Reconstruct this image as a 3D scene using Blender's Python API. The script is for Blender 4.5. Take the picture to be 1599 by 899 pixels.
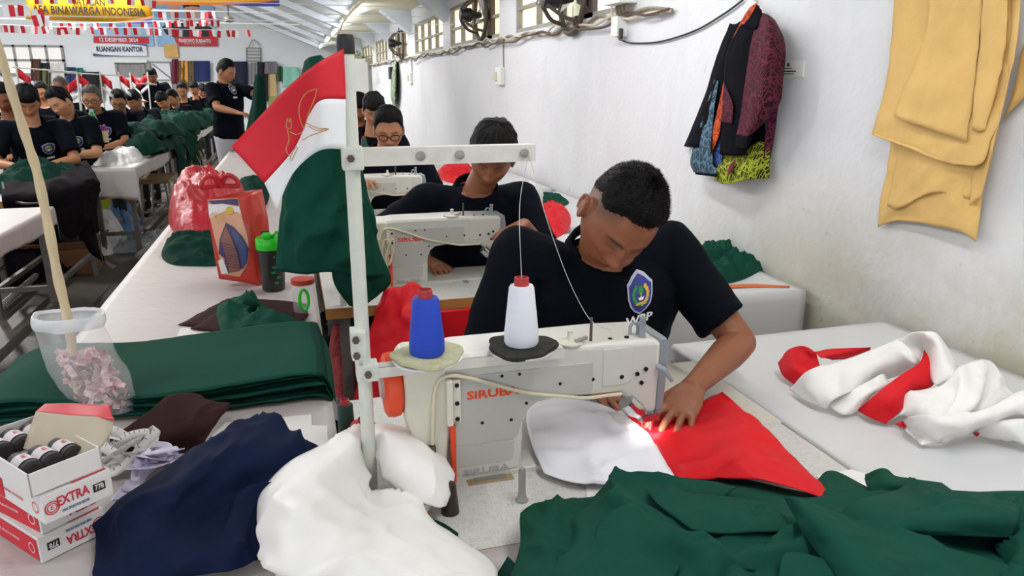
import bpy, bmesh, math, random
import numpy as np
from mathutils import Vector, Matrix, noise as mnoise
from mathutils.bvhtree import BVHTree
EXPO = 0.12; WORLD = 1.5
random.seed(7); RNG = np.random.default_rng(7)
for o in list(bpy.data.objects): bpy.data.objects.remove(o)
SC = bpy.context.scene; COL = SC.collection
PI = math.pi
# ------------------------------------------------------------------ camera
IW, IH = 1599., 899.
FPX = 1150.; VPX, VPY = 447., 128.; CAMH = 1.45
PITCH = math.atan((IH/2-VPY)/FPX)
YAW = math.atan((IW/2-VPX)/math.hypot(FPX, IH/2-VPY))
cam = bpy.data.cameras.new('camera'); camo = bpy.data.objects.new('camera', cam); COL.objects.link(camo)
cam.sensor_width = 36; cam.lens = FPX*36/IW; cam.clip_start = .05; cam.clip_end = 200
camo.location = (0, 0, CAMH); camo.rotation_euler = (PI/2-PITCH, 0, -YAW)
SC.camera = camo
# ------------------------------------------------------------------ light
SC.view_settings.view_transform = 'Standard'; SC.view_settings.look = 'None'
SC.view_settings.gamma = 1; SC.view_settings.use_curve_mapping = False
SC.view_settings.exposure = EXPO
wd = bpy.data.worlds.new('world'); SC.world = wd; wd.use_nodes = True
bgn = wd.node_tree.nodes['Background']; bgn.inputs[0].default_value = (.93, .96, 1, 1); bgn.inputs[1].default_value = WORLD
def area(name, loc, size, power, rot=(0, 0, 0), col=(1, .985, .965)):
    l = bpy.data.lights.new(name, 'AREA'); l.shape = 'RECTANGLE'; l.size, l.size_y = size; l.energy = power; l.color = col
    o = bpy.data.objects.new(name, l); COL.objects.link(o); o.location = loc; o.rotation_euler = rot; return o
# ------------------------------------------------------------------ pixel helpers (a pixel gives a direction; the plane it touches gives the distance)
_fw = np.array([math.sin(YAW)*math.cos(PITCH), math.cos(YAW)*math.cos(PITCH), -math.sin(PITCH)])
_rt = np.array([math.cos(YAW), -math.sin(YAW), 0.]); _up = np.cross(_rt, _fw)
_C = np.array([0, 0, CAMH])
TZ = .75
def ray(x, y): return _fw+_rt*(x-IW/2)/FPX-_up*(y-IH/2)/FPX
def on(x, y, ax, v):
    d = ray(x, y); t = (v-_C[ax])/d[ax]; return _C+d*t
def PZ(x, y, h=0.): return on(x, y, 2, TZ+h)
def PY(x, y, v): return on(x, y, 1, v)
def PX(x, y, v): return on(x, y, 0, v)
def PD(x, y, dep): return _C+ray(x, y)*dep
# ------------------------------------------------------------------ materials
def rgb(h):
    h = h.lstrip('#'); c = [int(h[i:i+2], 16)/255 for i in (0, 2, 4)]
    return tuple(((x/12.92) if x <= .04045 else ((x+.055)/1.055)**2.4) for x in c)+(1,)
MATS = {}
class NT:
    def __init__(s, m): s.t = m.node_tree; s.n = s.t.nodes; s.l = s.t.links; s.b = s.n['Principled BSDF']
    def new(s, k, **kw):
        n = s.n.new('ShaderNode'+k)
        for a, v in kw.items(): setattr(n, a, v)
        return n
    def ln(s, a, b): s.l.new(a, b)
def mat(name, col, rough=.6, var=0., vscale=4., bump=0., bscale=60., metal=0., weave=0., wscale=600., emit=None, estr=1., alpha=1., trans=0., sheen=0., spec=.5, stretch=None, col2=None, coord='Object'):
    if name in MATS: return MATS[name]
    m = bpy.data.materials.new(name); m.use_nodes = True; N = NT(m); b = N.b
    c = rgb(col) if isinstance(col, str) else col
    b.inputs['Base Color'].default_value = c; b.inputs['Roughness'].default_value = rough; b.inputs['Metallic'].default_value = metal
    b.inputs['Specular IOR Level'].default_value = spec
    if sheen: b.inputs['Sheen Weight'].default_value = sheen; b.inputs['Sheen Roughness'].default_value = .5
    if alpha < 1: b.inputs['Alpha'].default_value = alpha
    if trans: b.inputs['Transmission Weight'].default_value = trans
    if emit: b.inputs['Emission Color'].default_value = rgb(emit) if isinstance(emit, str) else emit; b.inputs['Emission Strength'].default_value = estr
    tc = N.new('TexCoord'); src = tc.outputs[coord]
    if stretch:
        mp = N.new('Mapping'); mp.inputs['Scale'].default_value = stretch; N.ln(src, mp.inputs[0]); src = mp.outputs[0]
    if var or col2:
        nz = N.new('TexNoise'); nz.inputs['Scale'].default_value = vscale; nz.inputs['Detail'].default_value = 6; nz.inputs['Roughness'].default_value = .62
        N.ln(src, nz.inputs['Vector'])
        mx = N.new('Mix', data_type='RGBA')
        rp = N.new('MapRange'); rp.inputs[1].default_value = .3; rp.inputs[2].default_value = .7; N.ln(nz.outputs['Fac'], rp.inputs[0]); N.ln(rp.outputs[0], mx.inputs[0])
        if col2: c2 = rgb(col2) if isinstance(col2, str) else col2; c1 = c
        else: c1 = tuple(x*(1-var) for x in c[:3])+(1,); c2 = tuple(min(1, x*(1+var)) for x in c[:3])+(1,)
        mx.inputs[6].default_value = c1; mx.inputs[7].default_value = c2
        N.ln(mx.outputs[2], b.inputs['Base Color'])
    prev = None
    if bump:
        n2 = N.new('TexNoise'); n2.inputs['Scale'].default_value = bscale; n2.inputs['Detail'].default_value = 5; N.ln(src, n2.inputs['Vector'])
        bp = N.new('Bump'); bp.inputs['Strength'].default_value = bump; bp.inputs['Distance'].default_value = .01; N.ln(n2.outputs['Fac'], bp.inputs['Height']); prev = bp
    if weave:
        w = N.new('TexWave', wave_type='BANDS', bands_direction='DIAGONAL'); w.inputs['Scale'].default_value = wscale; w.inputs['Distortion'].default_value = 1.; N.ln(src, w.inputs['Vector'])
        bp = N.new('Bump'); bp.inputs['Strength'].default_value = weave; bp.inputs['Distance'].default_value = .001; N.ln(w.outputs['Fac'], bp.inputs['Height'])
        if prev: N.ln(prev.outputs[0], bp.inputs['Normal'])
        prev = bp
    if prev: N.ln(prev.outputs[0], b.inputs['Normal'])
    MATS[name] = m; return m
def vcmat(name, rough=.5, bump=0., bscale=200., spec=.5, sss=0.):
    m = mat(name, (.5, .5, .5, 1), rough, bump=bump, bscale=bscale, spec=spec)
    N = NT(m); a = N.new('VertexColor'); a.layer_name = 'Col'; N.ln(a.outputs[0], N.b.inputs['Base Color'])
    if sss: N.b.inputs['Subsurface Weight'].default_value = sss; N.b.inputs['Subsurface Radius'].default_value = (.02, .008, .004)
    return m
# ------------------------------------------------------------------ object helpers
def meta(o, label=None, cat=None, group=None, kind=None):
    if label: o['label'] = label
    if cat: o['category'] = cat
    if group: o['group'] = group
    if kind: o['kind'] = kind
    return o
def empty(name, loc=(0, 0, 0), label=None, cat=None, group=None, rz=0):
    o = bpy.data.objects.new(name, None); COL.objects.link(o); o.location = loc; o.rotation_euler.z = rz; o.empty_display_size = .05
    return meta(o, label, cat, group)
def link(name, me, m=None, parent=None, smooth=False, world=True):
    o = bpy.data.objects.new(name, me); COL.objects.link(o)
    if m is not None:
        for k in (m if isinstance(m, (list, tuple)) else [m]): me.materials.append(k)
    if smooth: me.polygons.foreach_set('use_smooth', [True]*len(me.polygons))
    if parent is not None:
        o.parent = parent
        if world: o.matrix_parent_inverse = pmat(parent).inverted()
    return o
def pmat(o):
    M = Matrix.LocRotScale(o.location, o.rotation_euler, o.scale)
    return (pmat(o.parent) @ o.matrix_parent_inverse @ M) if o.parent else M
def pyd(name, v, f, m=None, parent=None, smooth=False, world=True):
    me = bpy.data.meshes.new(name); me.from_pydata([tuple(map(float, x)) for x in v], [], [tuple(map(int, x)) for x in f]); me.update()
    return link(name, me, m, parent, smooth, world)
class MB:
    """collects shapes into one mesh"""
    def __init__(s): s.v = []; s.f = []; s.mi = []
    def add(s, v, f, mi=0):
        o = len(s.v); s.v += [tuple(map(float, p)) for p in v]; s.f += [tuple(int(i)+o for i in q) for q in f]; s.mi += [mi]*len(f); return s
    def box(s, c, d, mi=0, rot=None, bev=0.):
        x, y, z = d[0]/2, d[1]/2, d[2]/2
        if bev <= 0:
            v = [(-x, -y, -z), (x, -y, -z), (x, y, -z), (-x, y, -z), (-x, -y, z), (x, -y, z), (x, y, z), (-x, y, z)]
            f = [(0, 3, 2, 1), (4, 5, 6, 7), (0, 1, 5, 4), (1, 2, 6, 5), (2, 3, 7, 6), (3, 0, 4, 7)]
        else:
            bm = bmesh.new(); bmesh.ops.create_cube(bm, size=1)
            for q in bm.verts: q.co = Vector((q.co.x*d[0], q.co.y*d[1], q.co.z*d[2]))
            bmesh.ops.bevel(bm, geom=list(bm.edges), offset=bev, segments=2, affect='EDGES', profile=.6)
            bm.verts.index_update(); v = [q.co.copy() for q in bm.verts]; f = [[q.index for q in fc.verts] for fc in bm.faces]; bm.free()
        if rot is not None: v = [rot @ Vector(p) for p in v]
        return s.add([Vector(p)+Vector(c) for p in v], f, mi)
    def tube(s, pts, r, n=8, mi=0, caps=True):
        pts = [Vector(p) for p in pts]; rs = r if isinstance(r, (list, tuple, np.ndarray)) else [r]*len(pts)
        if len(pts) < 2: return s
        v = []; f = []
        t0 = (pts[1]-pts[0]).normalized(); ref = Vector((0, 0, 1)) if abs(t0.z) < .9 else Vector((1, 0, 0))
        a = t0.cross(ref).normalized()
        for i, p in enumerate(pts):
            t = (pts[min(i+1, len(pts)-1)]-pts[max(i-1, 0)])
            if t.length < 1e-9: t = t0
            t.normalize(); a = (a-t*a.dot(t)); a = a.normalized() if a.length > 1e-6 else t.orthogonal().normalized(); b = t.cross(a)
            for k in range(n):
                g = 2*PI*k/n; v.append(p+(a*math.cos(g)+b*math.sin(g))*rs[i])
        for i in range(len(pts)-1):
            for k in range(n): f.append((i*n+k, i*n+(k+1) % n, (i+1)*n+(k+1) % n, (i+1)*n+k))
        if caps: f.append(tuple(range(n))[::-1]); f.append(tuple((len(pts)-1)*n+k for k in range(n)))
        return s.add(v, f, mi)
    def lathe(s, prof, c=(0, 0, 0), n=32, mi=0, axis='z', cap=True):
        v = []; f = []
        for (r, h) in prof:
            for k in range(n):
                g = 2*PI*k/n; p = (r*math.cos(g), r*math.sin(g), h)
                if axis == 'x': p = (p[2], p[0], p[1])
                if axis == 'y': p = (p[0], p[2], -p[1])
                v.append((p[0]+c[0], p[1]+c[1], p[2]+c[2]))
        for i in range(len(prof)-1):
            for k in range(n): f.append((i*n+k, i*n+(k+1) % n, (i+1)*n+(k+1) % n, (i+1)*n+k))
        if cap: f.append(tuple(range(n))[::-1]); f.append(tuple((len(prof)-1)*n+k for k in range(n)))
        return s.add(v, f, mi)
    def prism(s, poly, d0, d1, axis='y', mi=0):
        """polygon in the plane perpendicular to axis, extruded d0..d1. axis y: poly=(x,z)"""
        n = len(poly); v = []
        for d in (d0, d1):
            for (a, b) in poly: v.append({'y': (a, d, b), 'z': (a, b, d), 'x': (d, a, b)}[axis])
        f = [tuple(range(n)), tuple(range(2*n-1, n-1, -1))]+[(i, i+n, (i+1) % n+n, (i+1) % n) for i in range(n)]
        return s.add(v, f, mi)
    def build(s, name, m=None, parent=None, smooth=False, bev=0, seg=2, ang=35, world=True):
        me = bpy.data.meshes.new(name); me.from_pydata(s.v, [], s.f); me.update()
        o = link(name, me, m, parent, False, world)
        if any(s.mi): me.polygons.foreach_set('material_index', s.mi)
        bm = bmesh.new(); bm.from_mesh(me); bmesh.ops.recalc_face_normals(bm, faces=bm.faces)
        if smooth:
            for fc in bm.faces: fc.smooth = True
            for e in bm.edges:
                if len(e.link_faces) == 2 and e.calc_face_angle(0) > math.radians(ang): e.smooth = False
        bm.to_mesh(me); bm.free()
        if bev:
            md = o.modifiers.new('bevel', 'BEVEL'); md.width = bev; md.segments = seg; md.limit_method = 'ANGLE'; md.angle_limit = math.radians(40)
            me.polygons.foreach_set('use_smooth', [True]*len(me.polygons)); md.harden_normals = True
        return o
def copy_tree(o, parent=None):
    c = o.copy(); COL.objects.link(c); mpi = o.matrix_parent_inverse.copy(); c.parent = parent; c.matrix_parent_inverse = mpi
    for ch in list(o.children): copy_tree(ch, c)
    return c
# ------------------------------------------------------------------ noise
def _h(ix, iy, iz, s):
    n = (ix*374761393+iy*668265263+iz*2147483647+s*1274126177) & 0xffffffff
    n = ((n ^ (n >> 13))*1274126177) & 0xffffffff; n = ((n ^ (n >> 16))*2246822519) & 0xffffffff
    return ((n ^ (n >> 15)) & 0xffff)/32767.5-1
def vn(p, s=0):
    p = np.asarray(p, float); i = np.floor(p).astype(np.int64); f = p-i; f = f*f*f*(f*(f*6-15)+10); r = 0
    for dx in (0, 1):
        for dy in (0, 1):
            for dz in (0, 1):
                w = (f[..., 0] if dx else 1-f[..., 0])*(f[..., 1] if dy else 1-f[..., 1])*(f[..., 2] if dz else 1-f[..., 2])
                r = r+w*_h(i[..., 0]+dx, i[..., 1]+dy, i[..., 2]+dz, s)
    return r
def fbm(p, s=0, o=4):
    r = 0; a = 1.
    for k in range(o): r = r+a*vn(np.asarray(p)*2**k, s+k*17); a *= .5
    return r
def V3(a, b, c=None): return np.stack([a, b, np.zeros_like(a) if c is None else c], -1)
def folds(u, v, k, ang, s, warp=1., sharp=1.6):
    """pinched cloth ridges running along a direction"""
    ca, sa = math.cos(ang), math.sin(ang); t = u*ca+v*sa; w = -u*sa+v*ca
    ph = k*t+warp*fbm(V3(u*1.3+s, v*1.3), s, 2)+.5*np.sin(w*2.1+s)
    r = (1-np.abs(np.sin(ph)))**sharp
    m = .5+.5*vn(V3(t*k*.35+s*3, w*1.1), s+5)
    return r*np.clip(m*1.4, 0, 1)
# ------------------------------------------------------------------ cloth sheets
def crom(P, res):
    P = np.asarray(P, float); n = len(P); out = []
    E = np.concatenate([[2*P[0]-P[1]], P, [2*P[-1]-P[-2]]])
    for i in range(n-1):
        p0, p1, p2, p3 = E[i:i+4]
        for k in range(res):
            t = k/res
            out.append(.5*((2*p1)+(-p0+p2)*t+(2*p0-5*p1+4*p2-p3)*t*t+(-p0+3*p1-3*p2+p3)*t**3))
    out.append(P[-1]); return np.array(out)
def wp(c):
    if len(c) == 4: return {'y': PY, 'x': PX, 'd': PD, 'z': PZ}[c[0]](c[1], c[2], c[3])
    if len(c) == 5: return np.array(c[1:4], float)         # ('w',x,y,z,_)
    return PZ(*c)
def grid_obj(name, G, m, parent=None, thick=0., smooth=True, off=-1):
    nu, nv = G.shape[:2]; idx = np.arange(nu*nv).reshape(nu, nv)
    f = np.stack([idx[:-1, :-1], idx[1:, :-1], idx[1:, 1:], idx[:-1, 1:]], -1).reshape(-1, 4)
    o = pyd(name, G.reshape(-1, 3), f, m, parent, smooth)
    if thick: md = o.modifiers.new('solid', 'SOLIDIFY'); md.thickness = thick; md.offset = off
    return o
def gnormal(G):
    du = np.gradient(G, axis=0); dv = np.gradient(G, axis=1); n = np.cross(du, dv); return n/(np.linalg.norm(n, axis=-1, keepdims=True)+1e-9)
def sheet(name, ctrl, m, parent=None, res=10, thick=.0015, wr=(), rag=0., zmin=None, seed=1, flipn=False, build=True):
    """ctrl: grid of control points. wr: list of (amp, k, angle, seed) fold trains; negative amp inverts"""
    A = np.array([[wp(c) for c in row] for row in ctrl])
    B = np.stack([crom(A[:, j], res) for j in range(A.shape[1])], 1)
    G = np.stack([crom(B[i], res) for i in range(B.shape[0])], 0)
    nu, nv = G.shape[:2]
    du = np.linalg.norm(np.diff(G, axis=0), axis=-1).mean(1); u = np.concatenate([[0], np.cumsum(du)])
    dv = np.linalg.norm(np.diff(G, axis=1), axis=-1).mean(0); v = np.concatenate([[0], np.cumsum(dv)])
    U, V = np.meshgrid(u, v, indexing='ij')
    N = gnormal(G)
    if (N[..., 2].mean() < 0) != flipn: N = -N
    h = np.zeros(U.shape)
    for (amp, k, ang, s) in wr:
        if k > 0: h += amp*folds(U*10, V*10, k/10*2, ang, s)
        else: h += amp*fbm(V3(U*-k, V*-k), s, 3)
    iu = np.minimum(np.arange(nu), np.arange(nu)[::-1])[:, None]/max(1., nu*.10); iv = np.minimum(np.arange(nv), np.arange(nv)[::-1])[None]/max(1., nv*.10)
    ef = np.clip(np.minimum(iu, iv), 0, 1); ef = .3+.7*ef*ef*(3-2*ef)
    G = G+N*(h*ef)[..., None]
    if rag:
        e = rag*fbm(V3(U*30, V*30), seed+9, 3)
        for ax, sl in ((0, 0), (0, -1), (1, 0), (1, -1)):
            d = (G[1]-G[0] if sl == 0 else G[-2]-G[-1]) if ax == 0 else (G[:, 1]-G[:, 0] if sl == 0 else G[:, -2]-G[:, -1])
            d = d/(np.linalg.norm(d, axis=-1, keepdims=True)+1e-9)
            if ax == 0: G[sl] += d*e[sl][:, None]
            else: G[:, sl] += d*e[:, sl][:, None]
    if zmin is not None:
        G[..., 2] = np.maximum(G[..., 2], zmin+.0006*(1+fbm(V3(U*20, V*20), seed, 2)))
    if not build: return G
    return grid_obj(name, G, m, parent, thick)
# ------------------------------------------------------------------ lettering
_fontcache = {}
def text(body, size, m, parent, loc, xdir=(1, 0, 0), ydir=(0, 0, 1), width=None, depth=.0006, align='CENTER', name='lettering', shear=0., bold=0., mono=False):
    cu = bpy.data.curves.new(name, 'FONT'); cu.body = body; cu.size = size; cu.align_x = align; cu.align_y = 'CENTER'; cu.extrude = depth/2; cu.shear = shear; cu.offset = bold; cu.resolution_u = 2
    o = bpy.data.objects.new(name, cu); COL.objects.link(o)
    me = bpy.data.meshes.new_from_object(o.evaluated_get(bpy.context.evaluated_depsgraph_get())); bpy.data.objects.remove(o); bpy.data.curves.remove(cu)
    n = len(me.vertices); co = np.zeros(n*3); me.vertices.foreach_get('co', co); co = co.reshape(-1, 3)
    if width and n:
        w = co[:, 0].max()-co[:, 0].min(); co[:, 0] *= width/max(w, 1e-6)
    X = np.array(xdir, float); X /= np.linalg.norm(X); Y = np.array(ydir, float); Y = Y-X*(X@Y); Y /= np.linalg.norm(Y); Z = np.cross(X, Y)
    co = np.array(loc, float)+co[:, :1]*X+co[:, 1:2]*Y+co[:, 2:3]*Z
    me.vertices.foreach_set('co', co.ravel()); me.update()
    return link(name, me, m, parent)
# ------------------------------------------------------------------ voxel union of closed shapes -> one continuous surface
def fuse(name, mb, voxel, m, parent=None, smooth=6, fac=.5, world=True):
    me = bpy.data.meshes.new('tmp'); me.from_pydata(mb.v, [], mb.f); me.update()
    bm = bmesh.new(); bm.from_mesh(me); bmesh.ops.recalc_face_normals(bm, faces=bm.faces); bm.to_mesh(me); bm.free()
    o = bpy.data.objects.new('tmp', me); COL.objects.link(o)
    r = o.modifiers.new('r', 'REMESH'); r.mode = 'VOXEL'; r.voxel_size = voxel; r.use_smooth_shade = True
    if smooth: sm = o.modifiers.new('s', 'SMOOTH'); sm.iterations = smooth; sm.factor = fac
    m2 = bpy.data.meshes.new_from_object(o.evaluated_get(bpy.context.evaluated_depsgraph_get()))
    bpy.data.objects.remove(o); bpy.data.meshes.remove(me); m2.name = name
    m2.polygons.foreach_set('use_smooth', [True]*len(m2.polygons)); m2.materials.clear()
    return link(name, m2, m, parent, False, world)
def getco(me):
    co = np.zeros(len(me.vertices)*3); me.vertices.foreach_get('co', co); return co.reshape(-1, 3)
def setco(me, co): me.vertices.foreach_set('co', np.asarray(co, float).ravel()); me.update()
def setcol(me, col):
    a = me.color_attributes.get('Col') or me.color_attributes.new('Col', 'FLOAT_COLOR', 'POINT')
    c = np.ones((len(me.vertices), 4)); c[:, :3] = col; a.data.foreach_set('color', c.ravel())
def getno(me):
    n = np.zeros(len(me.vertices)*3); me.vertices.foreach_get('normal', n) if False else None
    me.update(); a = np.zeros(len(me.vertices)*3); me.vertex_normals.foreach_get('vector', a); return a.reshape(-1, 3)
def loft(mb, rings, n=20):
    """rings: (center, axis_a*ra, axis_b*rb) closed"""
    v = []; f = []
    for (c, a, b) in rings:
        c = np.array(c, float); a = np.array(a, float); b = np.array(b, float)
        for k in range(n): g = 2*PI*k/n; v.append(c+a*math.cos(g)+b*math.sin(g))
    for i in range(len(rings)-1):
        for k in range(n): f.append((i*n+k, i*n+(k+1) % n, (i+1)*n+(k+1) % n, (i+1)*n+k))
    f.append(tuple(range(n))[::-1]); f.append(tuple((len(rings)-1)*n+k for k in range(n)))
    return mb.add(v, f)
def capsule(mb, p0, r0, p1, r1, n=14):
    p0 = np.array(p0, float); p1 = np.array(p1, float); d = p1-p0; L = np.linalg.norm(d); d = d/max(L, 1e-9)
    pts = []; rs = []
    for k in range(5): a = PI/2*(1-k/4); pts.append(p0-d*r0*math.sin(a)); rs.append(max(r0*math.cos(a), 1e-4))
    for k in range(5): a = PI/2*k/4; pts.append(p1+d*r1*math.sin(a)); rs.append(max(r1*math.cos(a), 1e-4))
    return mb.tube(pts, rs, n)
def ellip(mb, c, R, n=20, k=14):
    """R: 3x3 columns = semi axes"""
    R = np.array(R, float); v = []; f = []
    for i in range(k+1):
        th = PI*i/k
        for j in range(n):
            ph = 2*PI*j/n; v.append(np.array(c)+R@np.array([max(math.sin(th), 1e-3)*math.cos(ph), max(math.sin(th), 1e-3)*math.sin(ph), math.cos(th)]))
    for i in range(k):
        for j in range(n): f.append((i*n+j, i*n+(j+1) % n, (i+1)*n+(j+1) % n, (i+1)*n+j))
    f.append(tuple(range(n))); f.append(tuple(k*n+j for j in range(n))[::-1])
    return mb.add(v, f)
# ================================================================== ROOM
WX = 1.72; FY = 22.; SILL = 1.81; WTOP = 2.2; CZ = 2.4; CX = .9; SL = .39; RX = -5.5; LX = -12.
RZ = CZ+(CX-RX)*SL
# plaster: off white with stains and flaking patches
def plaster(name, base, dirt, patch):
    m = mat(name, base, .85, bump=.25, bscale=35); N = NT(m); b = N.b
    tc = N.new('TexCoord')
    def noise(scale, lo, hi, st=(1, 1, 1), det=8):
        mp = N.new('Mapping'); mp.inputs['Scale'].default_value = st; N.ln(tc.outputs['Object'], mp.inputs[0])
        n = N.new('TexNoise'); n.inputs['Scale'].default_value = scale; n.inputs['Detail'].default_value = det; n.inputs['Roughness'].default_value = .7; N.ln(mp.outputs[0], n.inputs['Vector'])
        r = N.new('MapRange'); r.inputs[1].default_value = lo; r.inputs[2].default_value = hi; N.ln(n.outputs['Fac'], r.inputs[0]); return r.outputs[0]
    def mix(fac, a, bcol):
        x = N.new('Mix', data_type='RGBA'); N.ln(fac, x.inputs[0]); 
        if isinstance(a, tuple): x.inputs[6].default_value = a
        else: N.ln(a, x.inputs[6])
        x.inputs[7].default_value = bcol; return x.outputs[2]
    def mul(a, k):
        x = N.new('Math', operation='MULTIPLY'); N.ln(a, x.inputs[0])
        if isinstance(k, float): x.inputs[1].default_value = k
        else: N.ln(k, x.inputs[1])
        return x.outputs[0]
    c = mix(mul(noise(1.3, .45, .75), .45), rgb(base), rgb(dirt))
    c = mix(mul(noise(2.2, .52, .72, (1, 1, .25)), .35), c, rgb(dirt))
    sx = N.new('SeparateXYZ'); N.ln(tc.outputs['Object'], sx.inputs[0])
    low = N.new('MapRange'); low.inputs[1].default_value = 1.25; low.inputs[2].default_value = .75; N.ln(sx.outputs[2], low.inputs[0])
    near = N.new('MapRange'); near.inputs[1].default_value = 3.4; near.inputs[2].default_value = 2.0; N.ln(sx.outputs[1], near.inputs[0])
    nl = mul(low.outputs[0], near.outputs[0])
    c = mix(mul(mul(noise(1.7, .28, .55), nl), .95), c, rgb(patch))
    c = mix(mul(noise(14, .62, .7, det=10), mul(nl, .9)), c, rgb('#8b8577'))
    c = mix(mul(noise(9, .70, .74, (1, 1, .4), det=6), .6), c, rgb('#8f9092'))
    N.ln(c, b.inputs['Base Color']); return m
m_wall = plaster('wall_plaster', '#dadbde', '#c3c4c6', '#b3ae9a')
m_wall2 = mat('far_wall_paint', '#e2e6ea', .85, var=.04, vscale=1.2, bump=.1)
m_ceil = mat('ceiling_paint', '#ccd0d3', .8, var=.05, vscale=.8)
m_eave = mat('eave_board_paint', '#d9d6c2', .8, var=.05, vscale=.8)
m_beam = mat('beam_paint', '#d3dae3', .8, var=.03)
m_floor = mat('concrete_floor', '#625b52', .55, col2='#4a453f', vscale=1.6, bump=.15, bscale=25)
m_white = mat('white_paint', '#e6e6e2', .5, var=.03)
m_metal = mat('worn_steel', '#9a9690', .45, var=.15, vscale=20, metal=.5)
m_rust = mat('rusty_dark_metal', '#5b4e44', .7, var=.3, vscale=30, metal=.2)
m_black = mat('black_plastic', '#17181a', .45)
m_dgrey = mat('dark_grey', '#3c3b3a', .6, var=.1)
S = lambda o: meta(o, kind='structure')
def qstruct(name, v, f, m): return S(pyd(name, v, f, m))
# floor
S(MB().box((-5, 9, -.05), (14.6, 26.2, .1)).build('floor', m_floor))
# right wall with window openings
WINS = [(1.3, 3.25), (3.80, 5.72), (6.20, 8.15), (8.56, 10.50), (11.15, 12.90), (13.35, 15.2), (15.75, 17.9), (18.4, 20.6)]  # the nearest window is out of view, added for the light of its panes
w = MB(); y0, y1 = -3.8, FY
w.box((WX+.1, (y0+y1)/2, SILL/2), (.2, y1-y0, SILL)); w.box((WX+.1, (y0+y1)/2, (WTOP+CZ+.1)/2), (.2, y1-y0, CZ+.1-WTOP))
ed = [y0]+[e for q in WINS for e in q]+[y1]
for a, b in zip(ed[::2], ed[1::2]): w.box((WX+.1, (a+b)/2, (SILL+WTOP)/2), (.2, b-a, WTOP-SILL))
S(w.build('wall_right', m_wall))
# far gable wall
S(pyd('wall_back', [(LX, FY, 0), (WX+.2, FY, 0), (WX+.2, FY, CZ), (CX, FY, CZ), (RX, FY, RZ), (LX, FY, RZ-(RX-LX)*SL)], [(5, 4, 3, 2, 1, 0)], m_wall2))
# roof lining
S(MB().box(((WX+.2+CX)/2, (y0+y1)/2, CZ+.04), (WX+.2-CX, y1-y0, .08)).build('ceiling', m_eave))
c = MB(); c.prism([(CX, CZ), (RX, RZ), (RX, RZ+.08), (CX, CZ+.08)], y0, y1); c.prism([(RX, RZ), (LX, RZ-(RX-LX)*SL), (LX, RZ-(RX-LX)*SL+.08), (RX, RZ+.08)], y0, y1)
S(c.build('ceiling', m_ceil))
BY = [1.0, 3.55, 6.0, 8.38, 10.85, 13.15, 15.5, 18.15, 20.9]
for y in BY:
    b = MB(); b.prism([(WX, 2.08), (WX, CZ), (1.30, CZ)], y-.13, y+.13); b.build('eave_bracket', m_beam); S(bpy.data.objects[-1]) if False else None
    o = COL.objects[-1]; o.name = 'trim_%d' % (BY.index(y)+1); S(o)
    b = MB(); b.prism([(CX+.3, CZ+.0), (CX, CZ-.10), (RX, RZ-.12), (RX, RZ)], y-.11, y+.11); S(b.build('trim_%d' % (BY.index(y)+20), m_beam))
# windows
m_frame = mat('window_frame_paint', '#8f8d88', .6, var=.2, vscale=15)
def glow(name, col, s, alt=None):
    m = mat(name, '#d8d2bf', .4); N = NT(m)
    tc = N.new('TexCoord'); wv = N.new('TexWave'); wv.bands_direction = 'Y'; wv.inputs['Scale'].default_value = 2.2; wv.inputs['Distortion'].default_value = 1.5; wv.inputs['Detail'].default_value = 3
    N.ln(tc.outputs['Object'], wv.inputs[0]); mx = N.new('Mix', data_type='RGBA'); N.ln(wv.outputs['Fac'], mx.inputs[0]); mx.inputs[6].default_value = rgb(col); mx.inputs[7].default_value = rgb(alt or col)
    N.ln(mx.outputs[2], N.b.inputs['Emission Color']); N.b.inputs['Emission Strength'].default_value = s; return m
m_pane = glow('curtained_pane', '#fbe6b4', 1.0, '#fff3d2'); m_pane2 = glow('bright_pane', '#f4f6ff', 1.6, '#ffffff'); m_pane3 = glow('greenish_pane', '#b9c8a4', .7, '#c9d2b4')
for i, (a, b) in enumerate(WINS):
    root = empty('window_%d' % (i+1), (WX, (a+b)/2, SILL)); S(root)
    nc = 4; mb = MB(); t = .022
    for z in (SILL+t/2, WTOP-t/2): mb.box((WX+.03, (a+b)/2, z), (.05, b-a, t*1.6))
    for k in range(nc+1): mb.box((WX+.03, a+(b-a)*k/nc, (SILL+WTOP)/2), (.045, t*(1.6 if k in (0, nc) else 1), WTOP-SILL))
    mb.box((WX+.03, (a+b)/2, (SILL+WTOP)/2-.02), (.045, b-a, t)); mb.build('window_frame', m_frame, root)
    for k in range(nc):
        for z0, z1 in ((SILL, (SILL+WTOP)/2-.02), ((SILL+WTOP)/2-.02, WTOP)):
            p = m_pane
            if i == 1: p = m_pane2 if k == 0 else m_pane3 if k == 1 else m_pane
            q = a+(b-a)*k/nc; pyd('window_pane', [(WX+.05, q, z0), (WX+.05, q+(b-a)/nc, z0), (WX+.05, q+(b-a)/nc, z1), (WX+.05, q, z1)], [(0, 3, 2, 1)], p, root)
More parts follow.
